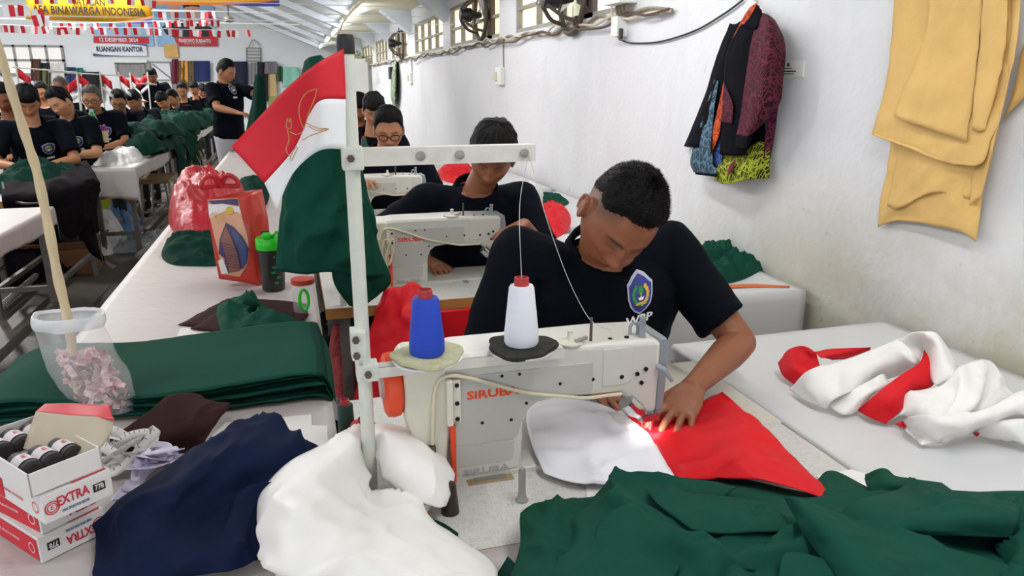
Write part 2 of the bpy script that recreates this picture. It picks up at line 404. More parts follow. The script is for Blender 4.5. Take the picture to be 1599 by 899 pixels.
# fluorescent lamps below the eave edge
m_tube = mat('lamp_tube', '#ffffff', .4, emit='#f6fbff', estr=30.)
def tube_lamp(x, y, z, label, power):
    r = empty('fluorescent_lamp', (x, y, z), label, 'lamp', 'fluorescent tubes under the roof')
    MB().box((x, y, z+.045), (.035, 1.25, .04)).build('lamp_housing', m_white, r)
    MB().tube([(x, y-.6, z), (x, y+.6, z)], .016, 10).build('lamp_tube', m_tube, r)
    l = area('lamp_light', (x, y, z-.03), (.06, 1.2), power); l.parent = r; l.matrix_parent_inverse = pmat(r).inverted()
lp = [on(px, py, 0, CX)[1] for px, py in ((549, 22), (534, 39), (522, 51), (511, 62), (501, 71))]
ly = [.6, 3.0, 5.2]+lp
ln_ = ['added unseen nearest the camera', 'added unseen over the second table', 'added unseen above the view', 'first of the visible row from the camera', 'second of the visible row', 'third of the visible row', 'fourth of the visible row', 'farthest of the visible row']  # the three nearest lamps are added out of view to light the foreground
for k, (y, t) in enumerate(zip(ly, ln_)): tube_lamp(CX, y, CZ-.09, 'white fluorescent tube lamp under the sloping ceiling, '+t, 8.5 if k < 2 else 4)
for k, (x, y) in enumerate(((-2.4, 1.2), (-2.4, 5.5), (-2.4, 10), (-2.4, 14.5), (-6.2, 3), (-6.2, 9), (-6.2, 15), (-4.2, 18.5))): tube_lamp(x, y, 3.35 if x > -4 else 4.6, 'added white fluorescent tube lamp hanging unseen above the hall, number %s from the camera' % ['one', 'two', 'three', 'four', 'five', 'six', 'seven', 'eight'][k], [25, 40, 90, 140, 60, 300, 700, 850][k])  # hanging row out of view, added to brighten the hall and far wall
# thin rods across the hall
for (p0, p1, nm) in (((300, 17), (492, 20), 'upper'), ((300, 35), (470, 36), 'lower')):
    a = PY(*p0, 17); b = PY(*p1, 17); b[2] = a[2]; b[0] = CX-(a[2]-CZ)/SL+.02; a[0] = -10.8+(a[2]-2.6)*0; meta(MB().tube([a, b], .012, 6).build('tie_rod', m_white), '%s thin white rod spanning under the sloping roof by the ceiling fan' % nm, 'rod')
m_red = mat('flag_red', '#d6142b', .6, weave=.1); m_fwhite = mat('flag_white', '#eef0f2', .65, weave=.1)
# ================================================================== TABLES
m_cover = mat('white_table_cover', '#bcb3b0', .45, var=.035, vscale=6, bump=.35, bscale=9, stretch=(1, 3, 1))
m_cover2 = mat('grey_white_table_cover', '#cfd0d1', .42, var=.03, vscale=5, bump=.1, bscale=12)
m_ply = mat('plywood_edge', '#b07a3e', .6, var=.2, vscale=30, stretch=(1, 1, 12))
m_leg = mat('table_leg_steel', '#6e6862', .55, var=.25, vscale=25, metal=.4)
def lamin():
    m = mat('textured_laminate', '#c9c8c4', .5, bump=.2, bscale=300); N = NT(m); tc = N.new('TexCoord'); cols = []
    for st in ((60, 700, 1), (700, 60, 1)):
        mp = N.new('Mapping'); mp.inputs['Scale'].default_value = st; N.ln(tc.outputs['Object'], mp.inputs[0]); n = N.new('TexNoise'); n.inputs['Scale'].default_value = 1.; n.inputs['Detail'].default_value = 3; N.ln(mp.outputs[0], n.inputs['Vector']); cols.append(n.outputs['Fac'])
    mx = N.new('Math', operation='ADD'); N.ln(cols[0], mx.inputs[0]); N.ln(cols[1], mx.inputs[1])
    r = N.new('ValToRGB'); r.color_ramp.elements[0].position = .78; r.color_ramp.elements[0].color = rgb('#b2b1ac'); r.color_ramp.elements[1].position = 1.06; r.color_ramp.elements[1].color = rgb('#cfcdc8')
    hf = N.new('Math', operation='MULTIPLY'); hf.inputs[1].default_value = 1.; N.ln(mx.outputs[0], hf.inputs[0]); N.ln(hf.outputs[0], r.inputs[0]); N.ln(r.outputs[0], N.b.inputs['Base Color']); return m
m_lam = lamin(); m_lam2 = mat('beige_laminate', '#d3cfc2', .5, var=.06, vscale=60, bump=.1, bscale=200)
def cover(name, x0, x1, y0, y1, m, parent, amp=.0015, drop={}, step=.03, z=TZ, seed=0, freq=(9, 5)):
    xs = list(np.arange(x0, x1+1e-6, (x1-x0)/max(2, round((x1-x0)/step)))); ys = list(np.arange(y0, y1+1e-6, (y1-y0)/max(2, round((y1-y0)/step))))
    X, Y = np.meshgrid(xs, ys, indexing='ij'); Zz = z+amp*(1+fbm(V3(X*freq[0]*.6, Y*freq[0]), seed, 3)*.6)
    G = np.stack([X, Y, Zz], -1)
    for sd, L in drop.items():
        k = 8; rows = []
        for i in range(1, k+1):
            t = i/k
            if sd in ('x0', 'x1'):
                e = G[0 if sd == 'x0' else -1].copy(); s = -1 if sd == 'x0' else 1
                e[:, 0] += s*(.006+.03*t*(.5+.5*np.sin(e[:, 1]*17+3*vn(V3(e[:, 1]*3, e[:, 1]*0), seed)))*L*3); e[:, 2] -= L*t*(1+.15*vn(V3(e[:, 1]*2.5, e[:, 1]*0+4), seed))
            else:
                e = G[:, 0 if sd == 'y0' else -1].copy(); s = -1 if sd == 'y0' else 1
                e[:, 1] += s*(.006+.03*t*(.5+.5*np.sin(e[:, 0]*15+3*vn(V3(e[:, 0]*3, e[:, 0]*0), seed)))*L*3); e[:, 2] -= L*t*(1+.12*vn(V3(e[:, 0]*2.5, e[:, 0]*0+4), seed))
            rows.append(e)
        if sd == 'x0': G = np.concatenate([np.array(rows[::-1]), G], 0)
        if sd == 'x1': G = np.concatenate([G, np.array(rows)], 0)
        if sd == 'y0': G = np.concatenate([np.stack(rows[::-1], 1), G], 1)
        if sd == 'y1': G = np.concatenate([G, np.stack(rows, 1)], 1)
    return grid_obj(name, G, m, parent, .0015)
def table(name, x0, x1, y0, y1, label, top=m_cover, edge=m_ply, cov=None, drop={}, legs=None, thick=.035, amp=.0015, group=None, z=TZ, bar=True, seed=3, step=.03):
    r = empty(name, ((x0+x1)/2, (y0+y1)/2, 0), label, 'table', group)
    zt = z-(.003 if cov else 0)
    b = MB(); b.box(((x0+x1)/2, (y0+y1)/2, zt-thick/2), (x1-x0, y1-y0, thick)); b.build('table_board', edge, r)
    if not cov: MB().box(((x0+x1)/2, (y0+y1)/2, zt-.001), (x1-x0-.002, y1-y0-.002, .004)).build('table_top', top, r)
    if cov: cover('table_cover', x0, x1, y0, y1, cov, r, amp, drop, z=z-.0015, seed=seed, step=step)
    for (lx, ly) in (legs or [(x0+.06, y0+.06), (x1-.06, y0+.06), (x0+.06, y1-.06), (x1-.06, y1-.06)]):
        MB().box((lx, ly, (zt-thick)/2), (.035, .035, zt-thick)).build('leg', m_leg, r)
    if bar:
        fr = MB(); ys = sorted({l[1] for l in (legs or [(0, y0+.06), (0, y1-.06)])})
        for lx in (x0+.06, x1-.06): fr.box((lx, (y0+y1)/2, .18), (.03, y1-y0-.12, .03))
        fr.box(((x0+x1)/2, y0+.06, .18), (x1-x0-.12, .03, .03)); fr.build('stretcher', m_leg, r)
    return r
# long worktable left of the machines
table('long_work_table', -.63, .045, .25, 9.4, 'long white covered worktable running beside the aisle, piled with fabric', cov=m_cover, legs=[(-.57, y) for y in (.4, 2.4, 4.4, 6.4, 9.3)]+[(-.02, y) for y in (.4, 2.4, 4.4, 6.4, 9.3)])
# front table below the green pile
table('work_table', .06, .955, .25, .9645, 'white covered table nearest the camera, under the dark green cloth heap', cov=m_cover, seed=5)
# sewing tables
def sew_table(i, y, label):
    r = table('sewing_table', .065, .955, y-.205, y+.42, label, top=m_lam, edge=m_ply, group='sewing machine tables in the right hand row')
    return r
MY = [1.17, 2.53, 3.80, 5.15, 6.5]
sew_table(0, MY[0], 'grey laminate sewing table of the man with the crest on his shirt')
sew_table(1, MY[1], 'grey laminate sewing table with plywood edge behind the foreground man')
sew_table(2, MY[2], 'grey laminate sewing table of the man in black framed glasses')
sew_table(3, MY[3], 'grey laminate sewing table behind the man in black framed glasses')
MB_ = MB().box((.80, 1.40, TZ+.0012), (.32, .37, .0024)); meta(MB_.build('table_mat', m_lam2), 'beige hard sheet lying on the sewing table beside the needle', 'sheet')
# right hand side tables against the wall
table('side_table', .975, 1.69, .25, 1.72, 'grey white covered table under the kraft paper with red and white cloth', cov=m_cover2, drop={'x0': .05}, seed=9)
table('side_table', .99, 1.69, 2.09, 3.25, 'white draped wall table holding crumpled dark green cloth', cov=m_cover2, drop={'y0': .28, 'x0': .2}, seed=11)
table('side_table', .99, 1.69, 3.42, 4.6, 'white wall table with white and red cloth beside the second worker', cov=m_cover2, drop={'y0': .2, 'x0': .15}, seed=12)
table('side_table', .99, 1.69, 4.75, 6.6, 'farthest white wall table, below the hanging patterned cloth', cov=m_cover2, drop={'y0': .2}, seed=13)
# ================================================================== SEWING MACHINE
m_mach = mat('machine_enamel', '#cfcdc4', .32, var=.03, vscale=12); m_mach2 = mat('machine_panel_grey', '#bbb9b2', .38, var=.03, vscale=15)
m_cream = mat('machine_cream', '#d6d2c2', .4, var=.02); m_orange = mat('machine_orange', '#e8481c', .4); m_chrome = mat('chrome', '#c9ccce', .18, metal=1.)
m_slate = mat('machine_face_plate', '#8d949a', .4); m_screw = mat('screw_black', '#1d1c1b', .4, metal=.3); m_cable = mat('cream_cable', '#d2c8ae', .5)
m_emb = mat('embossed_letter', '#a9aaa6', .4); m_brown = mat('dark_brown_plastic', '#33221c', .4)
OX, OY, OZ = .235, MY[0], TZ
def mpx(px, py, y=None):
    return PY(px, py, OY-.004 if y is None else y)
def c4(x, y): return (660+x*440/1319., 480+y*300/899.)
m_led = mat('led_lamp', '#ffffff', .3, emit='#ffffff', estr=20)
def make_machine(label):
    r = empty('sewing_machine', (OX, OY, OZ), label, 'sewing machine', 'white industrial sewing machines in the right hand row')
    L = lambda poly: [(OX+a, OZ+b) for a, b in poly]
    # bed
    b = MB(); b.box((OX+.175, OY+.09, OZ+.004), (.476, .178, .014)); b.build('machine_bed', m_mach, r, bev=.003)
    body = [(0, .005), (.13, .005), (.134, .10), (.142, .122), (.16, .136), (.20, .141), (.325, .136), (.345, .118), (.360, .100), (.375, .088), (.402, .084), (.405, .226), (.398, .236), (.30, .240), (.02, .240), (-.02, .235), (-.03, .22), (-.03, .17), (-.012, .12), (-.003, .07)]
    mb = MB(); mb.prism(L(body), OY, OY+.125); mb.build('machine_arm', m_mach, r, bev=.016, seg=4)
    # motor housing and handwheel
    mb = MB(); mb.prism(L([(-.012, .03), (-.005, .10), (-.005, .235), (-.07, .236), (-.082, .225), (-.082, .14), (-.07, .10), (-.06, .03)]), OY-.004, OY+.13); mb.build('motor_housing', m_cream, r, bev=.010, seg=3)
    hw = MB(); hw.lathe([(.02, -.112), (.048, -.112), (.056, -.108), (.058, -.098), (.056, -.086), (.05, -.082)], (OX, OY+.05, OZ+.185), 36, axis='x'); hw.build('handwheel', m_orange, r, smooth=True)
    mb = MB(); mb.lathe([(.012, -.118), (.022, -.118), (.022, -.108)], (OX, OY+.05, OZ+.185), 20, axis='x'); mb.build('handwheel_cap', m_mach2, r, smooth=True)
    # cover plates
    mb = MB(); mb.prism(L([(.005, .074), (.112, .074), (.122, .082), (.128, .105), (.142, .135), (.165, .148), (.265, .150), (.265, .206), (.012, .206), (.005, .198)]), OY-.0022, OY+.002); mb.build('side_plate', m_mach2, r, bev=.001)
    mb = MB(); mb.prism(L([(.005, .031), (.104, .031), (.112, .036), (.114, .070), (.005, .070)]), OY-.0018, OY+.002); mb.build('side_plate', m_mach2, r, bev=.001)
    mb = MB(); mb.prism(L([(.285, .228), (.335, .228), (.345, .22), (.345, .165), (.335, .155), (.285, .155)]), OY-.002, OY+.002); mb.build('side_plate', m_mach, r, bev=.0015)
    mb = MB(); mb.prism(L([(.402, .086), (.418, .088), (.424, .20), (.418, .236), (.402, .236)]), OY+.006, OY+.115); mb.build('face_plate', m_slate, r, bev=.004)
    # screws
    for k, (x, y) in enumerate(((645, 358), (487, 449), (280, 541), (416, 527), (800, 338), (934, 326), (1008, 313), (1048, 290), (1027, 354), (372, 322), (455, 313))):
        p = mpx(*c4(x, y)); rr = .0042 if k in (5, 6, 7, 8) else .003
        MB().lathe([(rr, -.002), (rr, .003)], (p[0], OY-.001, p[2]), 14, axis='y').build('screw', m_screw, r, smooth=True)
    # orange strip, terminal clip and clamp
    mb = MB().box((OX-.0, OY-.004, OZ+.062), (.009, .012, .112)); mb.build('orange_strip', m_orange, r, bev=.002)
    a = mpx(*c4(118, 330)); b2 = mpx(*c4(118, 540))
    MB().box((a[0], OY-.012, (a[2]+b2[2])/2), (.011, .016, a[2]-b2[2])).build('cable_clip', m_cream, r, bev=.002)
    MB().box((a[0]+.014, OY-.006, (a[2]+b2[2])/2), (.014, .008, (a[2]-b2[2])*.92)).build('clip_plate', m_cream, r, bev=.001)
    for f_ in (.1, .45, .85): MB().tube([(a[0]+.014, OY-.012, b2[2]+(a[2]-b2[2])*f_), (a[0]+.014, OY-.004, b2[2]+(a[2]-b2[2])*f_)], .004, 10).build('screw', m_screw, r)
    MB().box((OX-.04, OY-.008, OZ+.075), (.016, .012, .02)).build('latch', m_rust, r, bev=.001)
    # lamp cable
    pts = [mpx(*c4(x, y), OY-.008) for x, y in ((45, 640), (48, 560), (50, 470), (58, 390), (85, 335), (140, 318), (220, 330), (320, 355), (420, 383), (520, 403), (640, 414), (760, 423), (860, 412), (930, 404))]
    MB().tube(crom(pts, 5), .0035, 8).build('lamp_cable', m_cable, r, smooth=True)
    # work lamp and needle head
    mb = MB(); mb.tube([(OX+.335, OY+.0, OZ+.120), (OX+.350, OY+.0, OZ+.104), (OX+.372, OY+.01, OZ+.088)], [.017, .018, .014], 14); mb.box((OX+.386, OY+.012, OZ+.080), (.040, .034, .018), bev=.003); mb.build('work_lamp', m_chrome, r, smooth=True)
    MB().lathe([(.010, 0), (.010, .003)], (OX+.388, OY+.02, OZ+.069), 16).build('lamp_lens', m_led, r)
    l = bpy.data.lights.new('work_light', 'SPOT'); l.energy = 2.2; l.spot_size = 1.9; l.spot_blend = .7; l.shadow_soft_size = .01
    lo = bpy.data.objects.new('work_light', l); COL.objects.link(lo); lo.location = (OX+.392, OY+.02, OZ+.07); lo.rotation_euler = (.25, -.25, 0); lo.parent = r; lo.matrix_parent_inverse = pmat(r).inverted()
    mb = MB(); NX, NY = OX+.4075, OY+.062
    mb.tube([(NX-.004, NY, OZ+.09), (NX-.004, NY, OZ+.055)], .0045, 10); mb.tube([(NX-.004, NY, OZ+.055), (NX-.004, NY, OZ+.006)], .001, 6); mb.build('needle_bar', m_chrome, r, smooth=True)
    mb = MB(); mb.tube([(NX+.010, NY-.012, OZ+.09), (NX+.010, NY-.012, OZ+.022)], .005, 10); mb.box((NX+.006, NY-.004, OZ+.014), (.018, .016, .012)); mb.box((NX+.004, NY-.01, OZ+.009), (.012, .034, .003)); mb.build('presser_foot', m_chrome, r, smooth=True)
    # top fittings
    T = OZ+.240
    def top(px, py): q = on(px, py, 2, T); return (q[0], min(max(q[1], OY+.02), OY+.11))
    mb = MB(); x, y = top(*c4(822, 185)); mb.tube([(x, y, T-.004), (x, y, T+.045)], .003, 8); mb.build('thread_pin', m_rust, r, smooth=True)
    x, y = top(*c4(700, 175)); MB().lathe([(.004, 0), (.024, .002), (.024, .005), (.010, .009), (.006, .014), (.005, .024), (.007, .026), (.004, .028)], (x, y, T-.002), 18).build('bobbin_winder', m_cream, r, smooth=True)
    MB().tube([(x+.006, y-.012, T+.006), (x+.03, y-.006, T+.010)], .004, 8).build('winder_lever', m_metal, r, smooth=True)
    x, y = top(*c4(1055, 150)); MB().lathe([(.007, -.002), (.006, .004), (.0055, .03), (.0065, .032), (.0065, .036), (.004, .037)], (x, y, T), 14).build('thread_guide', m_slate, r, smooth=True)
    x, y = top(*c4(988, 120)); MB().tube([(x-.008, y, T-.003), (x-.008, y, T+.014), (x-.004, y, T+.020), (x+.004, y, T+.020), (x+.008, y, T+.014), (x+.008, y, T-.003)], .0035, 8).build('thread_guide', m_slate, r, smooth=True)
    for q in ((905, 168), (965, 145), (985, 162), (622, 168)):
        x, y = top(*c4(*q)); MB().lathe([(.004, -.002), (.004, .0015)], (x, y, T), 12).build('screw', m_screw, r, smooth=True)
    x, z = OX+.405, OZ+.185
    MB().tube([(x-.01, OY-.003, z), (x, OY-.012, z-.006), (x+.018, OY-.012, z-.03)], [.006, .0055, .004], 10).build('lift_lever', m_slate, r, smooth=True)
    # lettering on the side plates
    p0 = mpx(*c4(205, 400)); p1 = mpx(*c4(450, 395))
    text('SiRUBA', .021, m_orange, r, ((p0[0]+p1[0])/2, OY-.0028, (p0[2]+p1[2])/2-.002), width=p1[0]-p0[0], bold=.0006, name='lettering')
    p0 = mpx(*c4(190, 705)); p1 = mpx(*c4(410, 690))
    text('SiRUBA', .017, m_emb, r, ((p0[0]+p1[0])/2, OY-.0008, OZ+.018), width=p1[0]-p0[0], bold=.0003, depth=.002, name='embossed_lettering')
    return r
mach = make_machine('white sewing machine with orange handwheel in front of the crested man')
for k, lb in ((1, 'white sewing machine with loosely coiled cable at the second worker'), (2, 'white sewing machine in front of the man with black framed glasses'), (3, 'farthest white sewing machine behind the man with black framed glasses')):
    c = copy_tree(mach); c.location = (OX+(.068 if k == 1 else 0), MY[k], OZ); c['label'] = lb
# table furniture near machine 1
x, y, _ = PZ(746, 774); MB().lathe([(.019, 0), (.019, .0012)], (x, y, TZ-.0005), 24).build('cable_hole', m_brown, None); meta(COL.objects[-1], 'round dark brown hole ring in the grey laminate tabletop', 'hole')
x, y, _ = PZ(815, 782); meta(MB().lathe([(.011, 0), (.011, .004), (.008, .008), (.0065, .02), (.0062, .060), (.0045, .064), (.001, .066)], (x, y, TZ), 18).build('knee_lift_post', mat('grey_plastic', '#8f8b85', .5), smooth=True), 'grey plastic post standing on the laminate tabletop', 'post')
a = PZ(765, 748); h = empty('hinge_plate', (a[0], a[1], TZ), 'tan rubber hinge plate set in the table behind the machine', 'hinge'); MB().box((a[0], a[1], TZ+.0015), (.085, .028, .003), bev=.001).build('rubber_pad', mat('tan_rubber', '#9b8560', .7), h); MB().box((a[0], a[1], TZ+.003), (.06, .014, .003)).build('steel_leaf', m_metal, h)
a = PZ(703, 800); meta(MB().lathe([(.016, 0), (.015, .01), (.011, .05), (.010, .055), (.003, .057)], (a[0], a[1], TZ), 18).build('thread_spool_peg', m_brown, smooth=True), 'dark brown conical peg between white cloth and cable hole', 'peg')
# ================================================================== THREAD STAND
m_stand = mat('stand_enamel', '#d3d5cb', .4, var=.06, vscale=30); m_standw = mat('arm_enamel_worn', '#d6d3ca', .45, var=.08, vscale=40)
m_foam = mat('foam_disc', '#b9b795', .9, var=.15, vscale=50, bump=.4, bscale=150); m_fdark = mat('dark_foam_disc', '#24241f', .95, var=.4, vscale=60, bump=.5, bscale=120)
PXS, PYS = .089, 1.179
def make_stand(label):
    r = empty('thread_stand', (PXS, PYS, TZ), label, 'thread stand', 'thread stands of the sewing machines')
    MB().tube([(PXS, PYS, TZ), (PXS, PYS, 1.50)], .0118, 20).build('pole', m_stand, r, smooth=True)
    MB().lathe([(.0128, 1.490), (.0135, 1.493), (.0135, 1.512), (.012, 1.518), (.002, 1.519)], (PXS, PYS, 0), 20).build('pole_cap', m_black, r, smooth=True)
    # top arm: folded strip
    mb = MB(); x1 = .385; mb.box(((PXS+x1)/2, PYS-.012, 1.337), (x1-PXS, .002, .026)); mb.box(((PXS+x1)/2, PYS, 1.3505), (x1-PXS, .025, .002)); mb.build('top_arm', m_standw, r)
    MB().box((PXS, PYS-.006, 1.337), (.032, .034, .036), bev=.003).build('top_clamp', m_stand, r)
    for x in (PXS+.105, PXS+.168, x1-.02):
        mb = MB(); mb.lathe([(.004, -.003), (.0075, -.002), (.0075, .0005), (.004, .0005)], (x, PYS-.014, 1.338), 18, axis='y'); mb.build('thread_eyelet', m_metal, r, smooth=True)
    for z in (1.338,): MB().lathe([(.006, -.006), (.006, 0)], (PXS-.004, PYS-.024, z), 6, axis='y').build('clamp_bolt', m_rust, r)
    # lower clamp with bolts and arm
    MB().box((PXS-.008, PYS-.008, 1.035), (.024, .036, .05), bev=.003).build('upper_clamp', m_stand, r)
    for z in (1.021, 1.048): MB().lathe([(.006, -.008), (.006, 0)], (PXS-.013, PYS-.026, z), 6, axis='y').build('clamp_bolt', m_rust, r)
    MB().box((PXS+.004, PYS-.006, .985), (.036, .034, .03), bev=.003).build('arm_clamp', m_stand, r); MB().lathe([(.006, -.008), (.006, 0)], (PXS+.004, PYS-.023, .985), 6, axis='y').build('clamp_bolt', m_rust, r)
    mb = MB(); mb.box(((PXS+.44)/2, PYS-.018, .983), (.44-PXS, .003, .018)); mb.box(((PXS+.44)/2, PYS-.006, .991), (.44-PXS, .025, .002)); mb.build('spool_arm', m_standw, r)
    return r
def spool_plate(st, x, y, z, foam, wav):
    n = 48; v = []; f = []
    prof = [(.001, 0), (.055, 0), (.059, .002), (.060, .005)]
    MB().lathe([(.002, 0), (.058, .001), (.0595, .004), (.002, .004)], (x, y, z), 40).build('spool_plate', m_fwhite, st, smooth=True)
    mb = MB(); rr = [.061+.004*math.sin(k*2*PI/n*3+wav)+.002*math.sin(k*2*PI/n*7+wav*2) for k in range(n)]
    ring = [[(x+q*rr[k]*math.cos(2*PI*k/n), y+q*rr[k]*math.sin(2*PI*k/n), z+h+.003*math.sin(2*PI*k/n*2+wav)*q) for k in range(n)] for q, h in ((.97, .004), (1., .007), (.98, .011), (.5, .012), (.02, .012))]
    mb.add([p for q in ring for p in q], [(i*n+k, i*n+(k+1) % n, (i+1)*n+(k+1) % n, (i+1)*n+k) for i in range(4) for k in range(n)]); mb.build('foam_disc', foam, st, smooth=True)
st1 = make_stand('white thread stand with red and white flag and two spool plates')
st2 = make_stand('second thread stand, mostly hidden under the hanging dark green cloth')
for ch in list(st2.children):
    if ch.name.split('.')[0] in ('top_arm', 'thread_eyelet', 'spool_arm', 'top_clamp', 'arm_clamp', 'upper_clamp', 'clamp_bolt'): bpy.data.objects.remove(ch)
st2.location = (.125, 2.36, TZ)
D1 = PY(667, 549, PYS-.012); D2 = PY(814, 560, PYS-.012); ZD = .995
spool_plate(st1, D1[0], PYS-.012, ZD, m_foam, .4); spool_plate(st1, D2[0], PYS-.012, ZD, m_fdark, 2.)
m_blue = mat('blue_thread', '#1743c0', .6, var=.1, vscale=30, stretch=(1, 1, 40), bump=.3, bscale=220); m_wth = mat('white_thread', '#e7e9f2', .6, var=.02, stretch=(1, 1, 40), bump=.25, bscale=220)
m_gth = mat('green_thread', '#123f35', .6, var=.15, stretch=(1, 1, 40), bump=.3, bscale=220); m_rth = mat('red_thread', '#cf1f26', .6, var=.1, stretch=(1, 1, 40), bump=.3, bscale=220); m_core = mat('red_cone_core', '#b23234', .5)
m_bth = mat('black_thread', '#231d20', .6, stretch=(1, 1, 40), bump=.3, bscale=220); m_pink = mat('pink_thread', '#e07a95', .6)
def cone(x, y, z, m, label, s=1., rb=.030, rt=.0225, h=.098, group='cones of thread', core=m_core, rot=None):
    r = empty('thread_cone', (x, y, z), label, 'thread cone', group)
    MB().lathe([(rb*.93*s, 0), (rb*s, .004*s), (rb*1.0*s, .02*s), (rt*s, (h-.004)*s), (rt*.9*s, h*s), (rt*.5*s, h*s)], (x, y, z), 36).build('thread', m, r, smooth=True)
    MB().lathe([(.008*s, 0), (.0125*s, (h)*s), (.0120*s, (h+.013)*s), (.0105*s, (h+.0135)*s), (.009*s, (h-.0)*s)], (x, y, z+.0005), 24, cap=False).build('cone_core', core, r, smooth=True)
    return r
cone(D1[0], PYS-.012, ZD+.0125, m_blue, 'royal blue cone of thread on the pale foam disc')
cone(D2[0], PYS-.012, ZD+.0125, m_wth, 'white cone of thread on the dark foam disc', s=1.04, rb=.029, rt=.021, h=.102)
# threads
m_str = mat('white_string', '#d5d5d5', .7)
def strand(label, pts, r=.0006, m=m_str, res=8): return meta(MB().tube(crom(pts, res), r, 5).build('sewing_thread', m, smooth=True), label, 'thread')
tz = ZD+.0125+.118
strand('white thread rising straight from the white cone to the top arm', [(D2[0], PYS-.012, tz), (D2[0]-.004, PYS-.013, 1.25), (.372, PYS-.016, 1.338)])
pz = on(*c4(822, 85), 2, OZ+.285)
strand('white thread looping down from the top arm to the machine pin', [(.372, PYS-.016, 1.338), PY(850, 330, PYS+.01), PY(885, 430, PYS+.04), PY(915, 490, PYS+.06), pz, PY(955, 515, PYS+.07)])
# ================================================================== PEOPLE
m_skin = vcmat('skin', .48, bump=.05, bscale=250, spec=.4, sss=.06)
m_navy = mat('navy_polo', '#060a14', .92, var=.12, vscale=9, weave=.15, wscale=450, bump=.25, bscale=26, sheen=.0, spec=.12)
m_hair = mat('black_hair', '#040303', .6, bump=.5, bscale=90, stretch=(1, 1, 5), spec=.2); m_grey_hair = mat('greying_hair', '#3a3634', .6, bump=.6, bscale=90, col2='#575350', vscale=60)
m_trous = mat('black_trousers', '#15161a', .8, var=.1); m_gtrous = mat('pale_grey_trousers', '#b9bac0', .8, var=.06)
m_cap = mat('navy_cap', '#0e1220', .8)
nrm = lambda a: np.asarray(a, float)/(np.linalg.norm(a)+1e-12)
def head_dirs(n, k):
    th = np.linspace(.001, PI-.001, k+1); ph = np.linspace(0, 2*PI, n, endpoint=False); T, P = np.meshgrid(th, ph, indexing='ij')
    d = np.stack([np.sin(T)*np.sin(P), np.sin(T)*np.cos(P), np.cos(T)], -1).reshape(-1, 3); f = []
    for i in range(k):
        for j in range(n): f.append((i*n+j, (i+1)*n+j, (i+1)*n+(j+1) % n, i*n+(j+1) % n))
    return d, f
def headshape(d, feat=True, fat=1.):
    x = d[:, 0]*.077*fat; y = d[:, 1]*.098; z = d[:, 2]*.122
    s = np.clip(-z/.122, 0, 1)
    x = x*(1-.24*s**2.0); y = np.where(y < 0, y*(1-.42*s**1.2), y*(1-.02*s**2)); y = np.where((y < 0) & (z > 0), y*1.05, y)
    fr = np.clip(d[:, 1]*2.2, 0, 1)
    if feat:
        def g(x0, z0, rx, rz, both=True):
            r = np.exp(-((x-x0)/rx)**2-((z-z0)/rz)**2)
            if both and x0: r = r+np.exp(-((x+x0)/rx)**2-((z-z0)/rz)**2)
            return r
        dy = -.004*g(0, .0, .05, .05)+.0045*g(.030, .021, .020, .008)+.002*g(0, .022, .02, .01)-.0105*g(.031, .001, .015, .011)+.0062*g(.031, -.001, .0115, .0075)
        dy += .012*g(0, -.004, .0075, .020)+.0225*g(0, -.033, .0125, .0115)+.0095*g(.0135, -.039, .0075, .0065)-.004*g(.0, -.049, .012, .004)
        dy += .006*g(0, -.066, .028, .016)+.0034*g(0, -.0615, .019, .0038)-.0034*g(0, -.0668, .021, .0019)+.0042*g(0, -.0722, .016, .0042)-.003*g(0, -.082, .018, .005)+.007*g(0, -.099, .017, .012)
        dy += .0045*g(.047, -.020, .017, .015)-.002*g(.05, -.058, .012, .02)
        y = y+dy*fr
    return np.stack([x, y, z], -1)
def hairline(phi, st):
    a = np.degrees(np.abs(phi))
    h = np.interp(a, [0, 25, 42, 52, 66, 74, 84, 98, 112, 140, 180], [.068, .067, .060, .040, .012, -.018, .012, .016, -.028, -.055, -.062])
    if st == 'fringe': h = np.interp(a, [0, 25, 45, 58, 68, 76, 84, 98, 112, 140, 180], [.036, .034, .040, .02, .0, -.020, .008, .012, -.03, -.055, -.062])
    if st == 'crop': h = np.interp(a, [0, 30, 45, 55, 70, 84, 98, 112, 140, 180], [.066, .064, .052, .045, .03, .03, .034, .015, -.02, -.035])
    return h
def frame(fwd, up):
    f = nrm(fwd); u = np.array(up, float); u = nrm(u-f*(u@f)); r = np.cross(u, f)   # r = person's left when facing f (x axis)
    return np.stack([-np.cross(f, u), f, u], 1)
def ik(S, W, a, b, pole):
    S = np.array(S, float); W = np.array(W, float); d = W-S; L = np.linalg.norm(d); L2 = min(L, (a+b)*.999); u = d/L; W = S+u*L2
    x = (a*a-b*b+L2*L2)/(2*L2); h = math.sqrt(max(a*a-x*x, 0)); p = np.array(pole, float); p = nrm(p-u*(u@p)); return S+u*x+p*h, W
